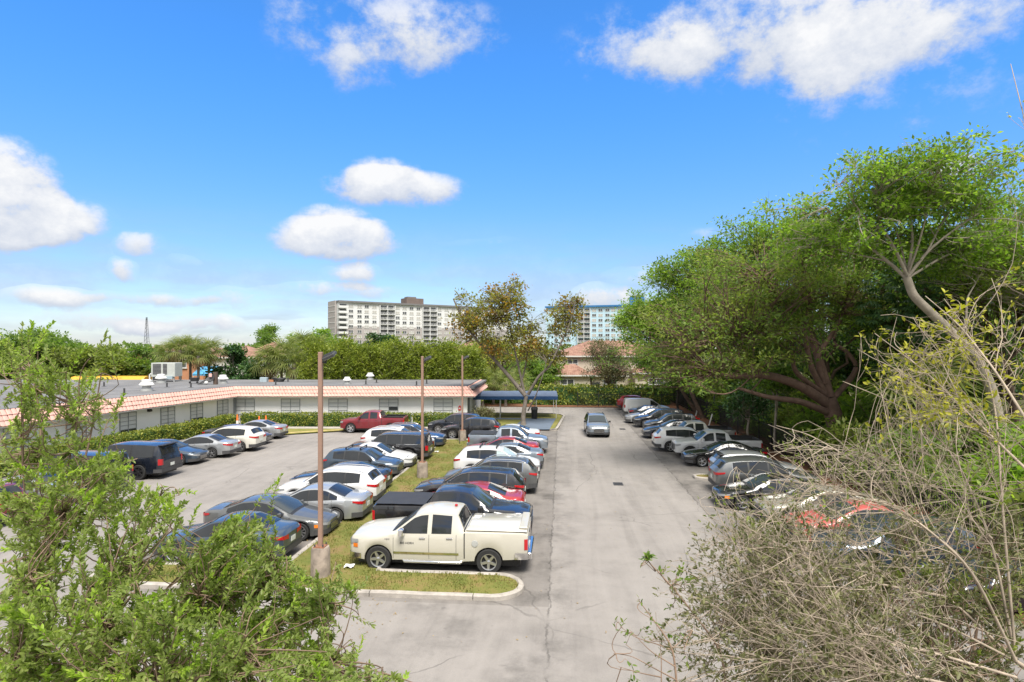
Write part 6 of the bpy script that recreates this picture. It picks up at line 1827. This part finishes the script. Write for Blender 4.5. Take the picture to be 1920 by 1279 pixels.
def house(label, loc, blocks, wall, wins=(), door=None, name='house', roofm=None):
    root = empty(name, loc); tag(root, label, 'house')
    for (x0, x1, y0, y1, h, rise) in blocks:
        MB().box(((x0 + x1) / 2, (y0 + y1) / 2, h / 2), (x1 - x0, y1 - y0, h)).build('wall', wall, root)
        mb = MB(); hip(mb, x0, x1, y0, y1, h + .02, rise); mb.build('roof', roofm or M['clay_roof'], root)
        MB().box(((x0 + x1) / 2, y0 - .52, h - .08), (x1 - x0 + 1.0, .06, .2)).build('gutter', M['pale_wall'], root)
    for (x, y, z, w, h) in wins:
        o = MB().box((0, -.03, 0), (w, .06, h)).build('window', M['far_glass'], root, loc=(x, y, z))
        f = MB()
        for xx in (-w / 2, 0, w / 2): f.box((xx, -.08, 0), (.09, .07, h + .09))
        for zz in (-h / 2, 0, h / 2): f.box((0, -.075, zz), (w, .055, .08))
        f.build('frame', M['white_metal'], o)
        MB().box((0, -.1, -h / 2 - .12), (w + .3, .2, .1)).build('sill', M['pale_wall'], o)
    if door:
        x, y = door
        d_ = MB().box((x, y - .04, 1.1), (1.1, .08, 2.2)).build('door', M['dark_pane'], root)
        MB().box((x + .4, y - .1, 1.05), (.05, .05, .16)).build('handle', M['chrome'], d_)
    return root
house('cream two-storey house with clay tile roofs beyond the far hedge', (6.6, 84, 0), [(0, 17.2, 3.0, 14, 6.0, 2.3), (-.6, 4.6, 0, 4, 3.3, 1.5), (11.2, 17.0, .6, 5, 3.6, 1.6), (5.0, 9.8, 1.2, 5, 3.2, 1.9)], M['cream_wall'],
      [(1.3, 0, 1.9, 1.9, 1.5), (14.2, .6, 1.9, 2.2, 1.7), (7.6, 1.2, 1.9, 2.0, 1.3), (2.4, 3.0, 4.8, 1.5, 1.3), (8.5, 3.0, 4.8, 1.5, 1.3), (13.2, 3.0, 4.8, 1.5, 1.3)], (5.6, 1.2))
house('house roof with clay tiles showing over the windbreak', (-13.5, 112, 0), [(0, 13, 0, 10, 6.2, 2.2)], M['cream_wall'], [(3, 0, 4.6, 1.5, 1.3), (9, 0, 4.6, 1.5, 1.3)])
house('dark-roofed house behind the windbreak below the tower block', (-28, 118, 0), [(0, 13.5, 0, 10, 6.0, 2.2)], M['pale_wall'], [(4, 0, 4.4, 1.5, 1.3)], roofm=plain('dark_shingle_roof', (0.07, 0.065, 0.065), .9, coords='P'))
house('orange-walled house behind the fan palm clump', (-62, 96, 0), [(0, 11.5, 0, 10, 6.6, 1.6)], M['orange_wall'], [(3, 0, 4.6, 1.5, 1.3), (8, 0, 4.6, 1.5, 1.3)])
house('pale house with grey-pink roof beside the dark round tree', (-51.0, 98, 0), [(0, 9, 0, 9, 5.6, 2.0), (5, 12, 3, 11, 6.0, 2.2)], M['pale_wall'], [(2.6, 0, 3.6, 1.4, 1.2)])
# blue awning before the pale house
def awning():
    p = at(378, 700, 90)
    r = empty('blue_awning', (p[0], 90, 0)); tag(r, 'bright blue awning seen between the palm trunks', 'awning')
    MB().add([(-1.4, 0, 3.2), (1.5, 0, 3.2), (1.9, 1.6, 4.3), (-1.0, 1.6, 4.3)], [(0, 1, 2, 3)]).build('cloth', plain('sky_blue_canvas', (0.07, 0.30, 0.52), .7), r)
    MB().box((.05, -.01, 3.05), (2.9, .03, .3)).build('valance', plain('sky_blue_canvas_edge', (0.06, 0.26, 0.46), .7), r)
    for x in (-1.3, 1.4): MB().box((x, .05, 1.55), (.07, .07, 3.1)).build('post', M['white_metal'], r)
awning()
# yellow bus whose roof shows over the flat roof
def bus():
    p = at(210, 715, 74)
    r = empty('yellow_bus', (p[0], 74, 0)); r.scale = (1.0, 1.0, 1.17); tag(r, 'yellow bus roof showing beyond the flat grey roof', 'bus')
    ym = plain('bus_yellow', (0.62, 0.33, 0.03), .4, vary=.08)
    rows = []
    for x in (-4.6, -4.5, -4.2, 4.2, 4.5, 4.6):
        k = .9 if abs(x) > 4.55 else 1.0
        rows.append([(x, y * k, z) for y, z in ((-1.15, .5), (-1.18, 1.6), (-1.12, 2.7), (-.8, 3.0), (0, 3.12), (.8, 3.0), (1.12, 2.7), (1.18, 1.6), (1.15, .5))])
    b = MB().grid(rows); b.add(rows[0], [tuple(range(9))]); b.add(rows[-1], [tuple(range(8, -1, -1))])
    b.build('body', ym, r, smooth=35)
    w = MB().box((0, -1.19, 2.2), (.85, .03, .65)).mesh('window', M['dark_pane'])
    for i in range(8): inst('window', w, r, (-3.7 + i * 1.06, 0, 0))
    ty, rm = wheel_meshes('six', .48, False)
    for x in (-3.0, 3.1):
        for sg in (1, -1): o = inst('wheel', ty, r, (x, sg * 1.02, .48), (0, 0, 0 if sg > 0 else math.pi)); inst('rim', rm, o)
bus()
# lattice mast far away
def mast():
    y = 420; p = at(275, 640, y); top = at(275, 595, y)[2]
    r = empty('radio_mast', (p[0], y, 0)); tag(r, 'thin lattice radio mast on the left horizon', 'mast')
    for sx, sy in ((-1, -1), (1, -1), (1, 1), (-1, 1)):
        MB().tube([(sx * 1.6, sy * 1.6, 0), (sx * .3, sy * .3, top)], [.16, .12], 5).build('leg', M['dark_grey'], r)
    br = MB(); n = 10
    for i in range(n):
        z0, z1 = top * i / n, top * (i + 1) / n; w0, w1 = 1.6 - 1.3 * i / n, 1.6 - 1.3 * (i + 1) / n
        br = MB().tube([(-w0, -w0, z0), (w1, -w1, z1), (w1, w1, z1)], [.08] * 3, 4); br.build('brace', M['dark_grey'], r)
mast()

# ------------------------------------------------------------------ thin grass on the islands
g = np.random.default_rng(17)
def turf(name, label, rects, dens, h, mat, z):
    pos = []
    for (s0, s1, t0, t1) in rects:
        n = int((s1 - s0) * (t1 - t0) * dens)
        s = g.uniform(s0, s1, n); t = g.uniform(t0, t1, n)
        keep = (np.sin(s * 1.9 + 1.3 * np.sin(t * 2.3)) * np.sin(t * 2.7 + s * .6) + g.normal(size=n) * .6) > .05
        s, t = s[keep], t[keep]
        pos.append(np.stack([s * SU + t * CU, s * CU - t * SU, np.full(len(s), z)], 1))
    pos = np.concatenate(pos); n = len(pos)
    dr = np.array([0, 0, 1.0]) + g.normal(size=(n, 3)) * .55
    ln = h * g.uniform(.5, 1.3, n)
    v, f = leaves_np(pos, dr, g.normal(size=(n, 3)) + np.array([0, -1, .2]), ln, ln * .28)
    o = inst(name, np_mesh(name, v, f, mat)); tag(o, label, 'grass', kind='stuff')
gm = leaf_mat('grass_blade', [(0.26, 0.19, 0.08), (0.20, 0.20, 0.05), (0.14, 0.19, 0.035)], .3, .6, pos=1.1)
turf('median_grass', 'thin patchy grass of the median', [(16.7, 18.2, -14.4, -1.9), (16.9, 18.0, -1.9, -1.5), (17.15, 17.75, -1.5, -1.25)], 520, .075, gm, .115)
turf('median_grass', 'thin patchy grass of the median strip', [(18.2, 44.8, -8.95, -5.9)], 300, .08, gm, .115)
turf('island_grass', 'grass of the tiny right-hand island', [(32.7, 33.5, 7.9, 11.8)], 300, .09, gm, .12)

# fallen leaves along the kerbs and a few scraps of litter
n = 2600
s_ = g.uniform(14, 60, n); side = g.integers(0, 4, n)
t_ = np.choose(side, [-5.4 + np.abs(g.normal(size=n)) * .7, -9.4 - np.abs(g.normal(size=n)) * .7, 11.6 - np.abs(g.normal(size=n)) * 1.2, g.uniform(-14, 11, n)])
keep = ~((s_ > 16.4) & (s_ < 18.5) & (t_ < -1))
s_, t_ = s_[keep], t_[keep]; n = len(s_)
pos = np.stack([s_ * SU + t_ * CU, s_ * CU - t_ * SU, np.full(n, .014)], 1)
ln = g.uniform(.03, .085, n)
v, f = leaves_np(pos, np.stack([g.normal(size=n), g.normal(size=n), np.full(n, .12)], 1), np.array([0, 0, 1.0]) + g.normal(size=(n, 3)) * .15, ln, ln * .5)
o = inst('fallen_leaves', np_mesh('fallen_leaves', v, f, LEAF['palm_dead'])); tag(o, 'dry fallen leaves scattered on the asphalt', 'leaves', kind='stuff')
def scrap(px, py, z, sz, label):
    x, y, _ = ground(px, py, z)
    rows = [[((i - 2) * sz * .25, (j - 2) * sz * .2, .02 + abs(math.sin(i * 2.1 + j * 1.3)) * sz * .22) for j in range(5)] for i in range(5)]
    o = MB().grid(rows).build('litter', M['white_metal'], None, smooth=30, loc=(x, y, z)); tag(o, label, 'litter')
scrap(655, 1064, .12, .30, 'scrap of white paper in the grass by the cream pickup')
scrap(819, 848, .12, .26, 'white scrap lying in the median grass near the second lamp post')
# ------------------------------------------------------------------ plants close to the camera
def in_poly(px, py, poly):
    ins = np.zeros(len(px), bool); n = len(poly)
    for i in range(n):
        x0, y0 = poly[i]; x1, y1 = poly[(i + 1) % n]
        c = ((y0 > py) != (y1 > py)) & (px < (x1 - x0) * (py - y0) / (y1 - y0 + 1e-9) + x0)
        ins ^= c
    return ins
def sample_poly(g, poly, n):
    P_ = np.array(poly, float); lo, hi = P_.min(0), P_.max(0); out = []
    while sum(len(o) for o in out) < n:
        q = lo + g.random((n * 3, 2)) * (hi - lo); out.append(q[in_poly(q[:, 0], q[:, 1], poly)])
    return np.concatenate(out)[:n]
def unproj(q, y):
    return np.stack([(q[:, 0] - 960) / F_PX * y, y, CAM_H - (q[:, 1] - HOR) / F_PX * y], 1)

class Twiggy:
    """collects branch tubes and leaves of one plant"""
    def __init__(s, seed): s.g = np.random.default_rng(seed); s.v = []; s.f = []; s.o = 0; s.lv = {}
    def tubes(s, p, r, n):
        v, f = tubes_np(p, r, n); s.v.append(v); s.f.append(f + s.o); s.o += len(v)
    def stem(s, pts, r0, r1, n=8):
        e = np.array(pts, float); q = np.linspace(0, len(e) - 1, 6 * len(e)); ep = np.stack([np.interp(q, np.arange(len(e)), e[:, i]) for i in range(3)], 1)
        for _ in range(5): ep[1:-1] = (ep[:-2] + ep[1:-1] * 2 + ep[2:]) / 4
        s.tubes(ep[None], np.linspace(r0, r1, len(ep))[None], n); return ep
    def leaf(s, key, pos, dr, nr, ln, wd): s.lv.setdefault(key, []).append((pos, dr, nr, ln, wd))
    def finish(s, root, bark, names):
        B = np.array(root.location)
        inst('branches', np_mesh('branches', np.concatenate(s.v) - B, [np.concatenate(s.f)], BARK[bark], True), root)
        for key, parts in s.lv.items():
            pos, dr, nr, ln, wd = [np.concatenate([p[i] for p in parts]) for i in range(5)]
            v, f = leaves_np(pos - B, dr, nr, ln, wd, 'oval')
            inst(names.get(key, 'foliage'), np_mesh('foliage', v, f, LEAF[key]), root)

def sprays(T, tips, hubs, nl, leaf, key, tipkey=None, tip_share=.2, spray=.55, lw=.42, r=.0045, toward=None):
    """leafy twigs: each ends at a tip, grows from the nearest hub, leaves along its outer part, a rosette at the end"""
    g = T.g; N = len(tips)
    H = np.asarray(hubs)
    d2 = ((tips[:, None] - H[None]) ** 2).sum(-1) * g.uniform(.7, 1.5, (N, len(H)))
    S = H[np.argmin(d2, 1)]
    ax = unit(tips - S) + g.normal(size=(N, 3)) * .35 + np.array([0, 0, .12])
    st = tips - unit(ax) * spray * g.uniform(.6, 1.3, (N, 1))
    mid = (S + st) / 2 + g.normal(size=(N, 3)) * .12 + np.array([0, 0, -.05])
    T.tubes(bez(S, mid, st, 6), np.linspace(r * 1.9, r, 6)[None] * np.ones((N, 1)), 4)
    c = (st + tips) / 2 + g.normal(size=(N, 3)) * .05
    tw = bez(st, c, tips, 6)
    T.tubes(tw, np.linspace(r, r * .35, 6)[None] * np.ones((N, 1)), 3)
    # leaves along the twig
    t = np.tile(np.linspace(.12, 1.0, nl), (N, 1)) + g.uniform(-.04, .04, (N, nl)); t = np.clip(t, 0, 1)
    tt = t[..., None]
    pos = (1 - tt) ** 2 * st[:, None] + 2 * tt * (1 - tt) * c[:, None] + tt ** 2 * tips[:, None]
    axn = unit(tips - st)[:, None]
    ph = np.tile(np.arange(nl) * 2.4, (N, 1)) + g.uniform(0, 6.28, (N, 1))
    a = unit(np.cross(axn, np.array([0.2, .1, 1.0]))); b = np.cross(axn, a)
    dr = (a * np.cos(ph)[..., None] + b * np.sin(ph)[..., None]) * (.9 - .45 * tt) + axn * (.35 + .6 * tt) + np.array([0, 0, .15])
    dr = dr + g.normal(size=dr.shape) * .22
    nr = np.array([0, 0, 1.0]) + g.normal(size=dr.shape) * .5
    ln = leaf * g.uniform(.65, 1.25, (N, nl)) * (1 - .15 * t)
    isnew = (g.random(N) < tip_share)[:, None] & (t > .45) if tipkey else np.zeros((N, nl), bool)
    for m, kk in ((~isnew, key), (isnew, tipkey)):
        if m.any(): T.leaf(kk, pos[m], dr[m], nr[m], ln[m], ln[m] * lw)

# --- leafy tree at lower left
T = Twiggy(501)
root = empty('leafy_tree', (-6.2, 7.2, 0)); tag(root, 'leafy green tree crown filling the lower left corner', 'tree')
g = T.g
base = np.array([-6.2, 7.2, 0.0])
trunk = T.stem([base, (-6.1, 7.1, 2.0), (-5.7, 6.9, 3.6)], .16, .10)
hubs = []
limb_ends = [(60, 700, 7.6), (150, 760, 7.2), (190, 700, 7.9), (40, 820, 6.8), (200, 880, 7.0), (300, 930, 7.2), (120, 960, 6.4), (60, 1080, 5.8), (250, 1060, 6.2), (420, 1010, 6.8), (520, 1080, 6.6), (380, 1120, 6.0), (600, 1130, 6.4), (200, 1180, 5.4), (450, 1220, 5.6), (620, 1240, 6.0), (40, 1240, 5.0), (300, 1290, 5.0), (700, 1290, 6.0)]
for (px, py, y) in limb_ends:
    e = np.array(at(px, py, y)); s_ = trunk[int(g.integers(len(trunk) // 2, len(trunk)))]
    m1 = s_ + (e - s_) * .4 + np.array([0, 0, -.25]) + g.normal(size=3) * .2; m2 = s_ + (e - s_) * .75 + g.normal(size=3) * .12
    p_ = T.stem([s_, m1, m2, e], .022, .007, 6)
    n_ = len(p_)
    hubs += [p_[int(n_ * f)] for f in (.45, .6, .75, .88, .97)]
polys = [
    ([(0, 612), (50, 604), (95, 640), (120, 690), (170, 700), (205, 740), (190, 790), (215, 860), (120, 870), (0, 880)], 62, 6.2, 8.6, .30),
    ([(0, 860), (120, 860), (225, 835), (250, 890), (360, 945), (340, 985), (230, 960), (120, 1000), (0, 1000)], 92, 5.6, 7.8, .22),
    ([(0, 1000), (90, 1020), (210, 960), (330, 970), (360, 1010), (300, 1080), (180, 1120), (0, 1110)], 60, 5.2, 7.0, .22),
    ([(360, 1030), (430, 970), (500, 960), (530, 1040), (600, 1080), (680, 1085), (620, 1140), (640, 1200), (560, 1240), (400, 1180), (330, 1120)], 185, 5.6, 7.2, .24),
    ([(0, 1100), (160, 1120), (320, 1110), (420, 1190), (560, 1230), (640, 1215), (700, 1290), (760, 1262), (775, 1400), (0, 1400)], 430, 4.4, 6.4, .28),
]
for poly, n, y0, y1, share in polys:
    n = int(n * 2.3); q = sample_poly(g, poly, n)
    y = g.uniform(y0, y1, n)
    sprays(T, unproj(q, y), hubs, 44, .064, 'bush', 'lime', share, .42)
single = np.array([(200, 622), (62, 606), (205, 636), (232, 742), (222, 755), (527, 893), (518, 905), (365, 925), (372, 950), (690, 1084), (680, 1100), (765, 1262), (750, 1270), (700, 1175), (680, 1190), (100, 605), (160, 650)], float)
sprays(T, unproj(single, g.uniform(6.3, 7.6, len(single))), hubs, 36, .066, 'bush', 'lime', .6, .55)
T.finish(root, 'shoot', {'bush': 'foliage', 'lime': 'new_shoots'})
# dry stems wandering through it
# --- half-bare twiggy tree at right
T = Twiggy(601); g = T.g
base = np.array([8.3, 6.4, 0.0])
root = empty('twiggy_tree', tuple(base)); tag(root, 'half-bare tree with tangled tan twigs filling the lower right', 'tree')
def S3(*pts): return [at(*p) for p in pts]
fork = at(1905, 1240, 6.2)
T.stem([base, (8.0, 6.3, 2.2), fork], .12, .02)
stems = [
    S3((1905, 1240, 6.2), (1780, 1120, 6.4), (1650, 1030, 6.7), (1480, 975, 7.0), (1330, 950, 7.2)),
    S3((1905, 1240, 6.2), (1750, 1160, 6.2), (1560, 1110, 6.2), (1400, 1070, 6.2), (1330, 1010, 6.3)),
    S3((1905, 1240, 6.2), (1860, 1010, 6.5), (1790, 850, 6.9), (1690, 760, 7.3), (1580, 715, 7.6)),
    S3((1905, 1240, 6.2), (1880, 960, 6.3), (1868, 760, 6.7), (1830, 640, 7.1), (1770, 560, 7.4)),
    S3((1945, 1100, 6.0), (1950, 700, 6.1), (1960, 420, 6.6), (1925, 240, 6.9), (1895, 120, 7.2)),
    S3((1780, 1120, 6.4), (1690, 960, 6.8), (1610, 870, 7.0), (1520, 815, 7.3), (1455, 798, 7.4)),
    S3((1905, 1270, 5.8), (1720, 1215, 5.6), (1560, 1190, 5.6), (1430, 1175, 5.7), (1360, 1120, 5.8)),
    S3((1850, 1300, 5.2), (1680, 1260, 5.2), (1540, 1240, 5.3), (1400, 1235, 5.4)),
    S3((1945, 900, 6.0), (1830, 790, 6.6), (1740, 700, 7.0), (1640, 625, 7.3)),
    S3((1945, 820, 5.8), (1870, 700, 6.3), (1800, 610, 6.8), (1735, 555, 7.2)),
    S3((1860, 1010, 6.5), (1740, 900, 6.8), (1640, 850, 7.2), (1545, 840, 7.5)),
    S3((1905, 1240, 6.0), (1820, 1060, 5.8), (1700, 960, 6.0), (1570, 910, 6.2), (1440, 900, 6.5)),
    S3((1780, 1120, 6.2), (1620, 1090, 6.0), (1480, 1030, 6.0), (1390, 985, 6.1)),
]
P1 = []
for sp in stems:
    p_ = T.stem(sp, .015, .004, 6); P1.append(p_)
REGION = [(1140, 1400), (1200, 1180), (1270, 1010), (1320, 930), (1420, 900), (1440, 785), (1560, 830), (1640, 780), (1600, 600), (1700, 590), (1770, 545), (1860, 520), (1875, 90), (2100, 60), (2100, 1400)]
def offshoots(parents, n, l0, l1, r0, r1, sides, bendy, m=7, lo=.25, wts=None):
    out = []
    pi = g.integers(0, len(parents), n) if wts is None else g.choice(len(parents), n, p=np.array(wts) / sum(wts))
    A = np.empty((n, 3)); D = np.empty((n, 3))
    for i, k_ in enumerate(pi):
        p_ = parents[k_]; j = int(g.uniform(lo, .97) * (len(p_) - 2)); A[i] = p_[j]; D[i] = p_[j + 1] - p_[j]
    D = unit(D)
    dirs = unit(D * .8 + g.normal(size=(n, 3)) * .75 + np.array([-.12, 0, .10]))
    L = g.uniform(l0, l1, (n, 1))
    E = A + dirs * L
    C = A + dirs * L * .55 + g.normal(size=(n, 3)) * L * bendy
    ex_, ey_ = 960 + E[:, 0] / E[:, 1] * F_PX, HOR - (E[:, 2] - CAM_H) / E[:, 1] * F_PX
    ok = in_poly(ex_, ey_, REGION)
    A, C, E, L = A[ok], C[ok], E[ok], L[ok]; n = len(A)
    pth = bez(A, C, E, m)
    wig = g.normal(size=(n, m, 3)) * L[:, None] * .018; wig[:, 0] = 0
    pth = pth + np.cumsum(wig, 1) * .6
    T.tubes(pth, np.linspace(r0, r1, m)[None] * g.uniform(.7, 1.25, (n, 1)), sides)
    return list(pth)
W1 = [.7, 1.3, .8, .8, .25, .55, 1.6, 1.5, .8, .7, .5, .8, 1.4]
P2 = offshoots(P1, 620, .6, 1.7, .0052, .0022, 5, .24, 9, wts=W1)
P3 = offshoots(P2, 2100, .22, .8, .0030, .0014, 3, .22, 6)
# sparse buds and leaves on the twigs
P3a = np.array(P3)
def twig_leaves(paths, cnt, leaf, key, lw=.4):
    n = len(paths); ix = g.integers(1, paths.shape[1], (n, cnt)); pos = paths[np.arange(n)[:, None], ix].reshape(-1, 3)
    pos = pos + g.normal(size=pos.shape) * .01
    dr = np.repeat(unit(paths[:, -1] - paths[:, 0]), cnt, 0) * .8 + g.normal(size=pos.shape) * .7 + np.array([0, 0, .2])
    ln = leaf * g.uniform(.5, 1.3, len(pos))
    T.leaf(key, pos, dr, np.array([0, -.3, 1.0]) + g.normal(size=pos.shape) * .7, ln, ln * lw)
PX = 960 + P3a[:, -1, 0] / P3a[:, -1, 1] * F_PX; PY = HOR - (P3a[:, -1, 2] - CAM_H) / P3a[:, -1, 1] * F_PX
up_ = (PY < 790) & (PX > 1560)
twig_leaves(P3a[up_], 5, .062, 'yellow', .5)
twig_leaves(P3a[~up_], 3, .05, 'drab')
lowl = (PY > 980)
twig_leaves(P3a[lowl], 6, .055, 'drab')
mid_ = (PY >= 790) & (PY <= 980)
twig_leaves(P3a[mid_], 2, .05, 'olive')
T.finish(root, 'twig', {'yellow': 'young_leaves', 'drab': 'foliage', 'olive': 'buds'})

# --- olive shrub under and behind the twigs
T = Twiggy(701); g = T.g
root = empty('olive_shrub', (6.6, 8.6, 0)); tag(root, 'dull olive shrub with small leaves under the tangled twigs', 'shrub')
base = np.array([6.6, 8.6, 0.0]); hubs = []
for px, py, y in ((1420, 1040, 7.6), (1500, 1130, 7.0), (1620, 1090, 7.6), (1740, 1150, 7.2), (1860, 1130, 7.8), (1450, 1230, 6.4), (1600, 1240, 6.2), (1780, 1250, 6.4), (1380, 1150, 7.0), (1680, 1010, 8.2), (1850, 1040, 8.4)):
    e = np.array(at(px, py, y)); s_ = base + np.array([0, 0, .3 + g.uniform(0, 1.2)])
    p_ = T.stem([s_, s_ + (e - s_) * .5 + g.normal(size=3) * .25, e], .035, .012, 6); n_ = len(p_)
    hubs += [p_[int(n_ * f)] for f in (.6, .75, .88, .97)]
for poly, n, y0, y1 in (
    ([(1400, 1040), (1520, 1060), (1560, 1279), (1560, 1330), (1330, 1330), (1440, 1180), (1370, 1130)], 120, 6.0, 8.0),
    ([(1520, 1060), (1700, 1010), (1930, 1040), (1930, 1340), (1540, 1340)], 400, 6.0, 8.6),
    ([(1350, 960), (1500, 960), (1560, 1050), (1420, 1060)], 40, 6.8, 8.2),
    ([(1640, 960), (1930, 940), (1930, 1050), (1640, 1040)], 60, 7.5, 9.0)):
    q = sample_poly(g, poly, int(n * 1.4))
    n = len(q)
    sprays(T, unproj(q, g.uniform(y0, y1, n)), hubs, 28, .072, 'drab', 'olive', .25, .38, lw=.36, r=.005)
T.finish(root, 'shoot', {'drab': 'foliage', 'olive': 'new_shoots'})

# --- sapling shoots in front of the driveway
T = Twiggy(801); g = T.g
b0 = np.array([2.1, 5.6, 0.0])
root = empty('sapling', tuple(b0)); tag(root, 'thin sapling shoot with a leaf tuft in front of the driveway', 'sapling')
a_ = T.stem([b0, (2.05, 5.6, 2.5)] + S3((1362, 1279, 5.6), (1350, 1215, 5.6), (1300, 1150, 5.7), (1260, 1100, 5.8), (1222, 1060, 5.9), (1212, 1048, 5.9)), .016, .0035, 6)
b_ = T.stem(S3((1352, 1225, 5.6), (1345, 1200, 5.7), (1362, 1150, 5.8), (1364, 1100, 5.9)), .007, .002, 4)
n_ = len(a_)
hub = [a_[int(n_ * f)] for f in (.72, .78, .84, .9, .95)] + [b_[len(b_) // 2]]
tips = unproj(np.array([(1212, 1042), (1216, 1050), (1206, 1055), (1222, 1046)], float), np.full(4, 5.9))
sprays(T, tips, [a_[-2]], 9, .07, 'mid', None, 0, .06, lw=.5, r=.003)
tips = unproj(np.array([(1250, 1065), (1258, 1070), (1275, 1072), (1280, 1060), (1290, 1082), (1296, 1085), (1298, 1105), (1268, 1130), (1280, 1134), (1252, 1140), (1335, 1120), (1340, 1130), (1330, 1140), (1346, 1122), (1308, 1118), (1318, 1128)], float), g.uniform(5.7, 6.0, 16))
sprays(T, tips, hub, 5, .062, 'mid', 'olive', .4, .10, lw=.5, r=.003)
T.finish(root, 'shoot', {'mid': 'foliage', 'olive': 'new_leaves'})
T = Twiggy(802); g = T.g
b0 = np.array([1.5, 5.0, 0.0])
root = empty('sapling', tuple(b0)); tag(root, 'thin sapling with fine bare twigs, left of the leaf-tufted shoot', 'sapling')
a_ = T.stem([b0, (1.48, 5.0, 2.5)] + S3((1270, 1290, 5.0), (1262, 1215, 5.05), (1235, 1175, 5.1), (1212, 1145, 5.2), (1196, 1124, 5.2)), .014, .0025, 6)
shoots = [S3((1262, 1220, 5.05), (1230, 1207, 5.1), (1190, 1195, 5.2), (1163, 1175, 5.2)), S3((1266, 1250, 5.0), (1220, 1222, 5.0), (1180, 1180, 5.1)), S3((1268, 1275, 5.0), (1230, 1255, 4.9), (1185, 1230, 4.9), (1150, 1225, 4.9)), S3((1262, 1215, 5.05), (1285, 1195, 5.1), (1300, 1180, 5.2)), S3((1240, 1270, 5.0), (1200, 1262, 4.9), (1160, 1250, 4.8)), S3((1240, 1290, 5.0), (1240, 1230, 5.1), (1236, 1190, 5.2))]
hub = [a_[-3]]
for sp in shoots: p_ = T.stem(sp, .006, .0018, 4); hub.append(p_[-2])
tips = unproj(np.array([(1163, 1168), (1160, 1182), (1172, 1196), (1170, 1165), (1197, 1120), (1234, 1170), (1212, 1190), (1180, 1245), (1262, 1200), (1272, 1196), (1286, 1205), (1195, 1275), (1180, 1276), (1288, 1245)], float), g.uniform(4.9, 5.2, 14))
sprays(T, tips, hub, 5, .05, 'mid', 'olive', .4, .08, lw=.42, r=.0025)
T.finish(root, 'shoot', {'mid': 'foliage', 'olive': 'new_leaves'})
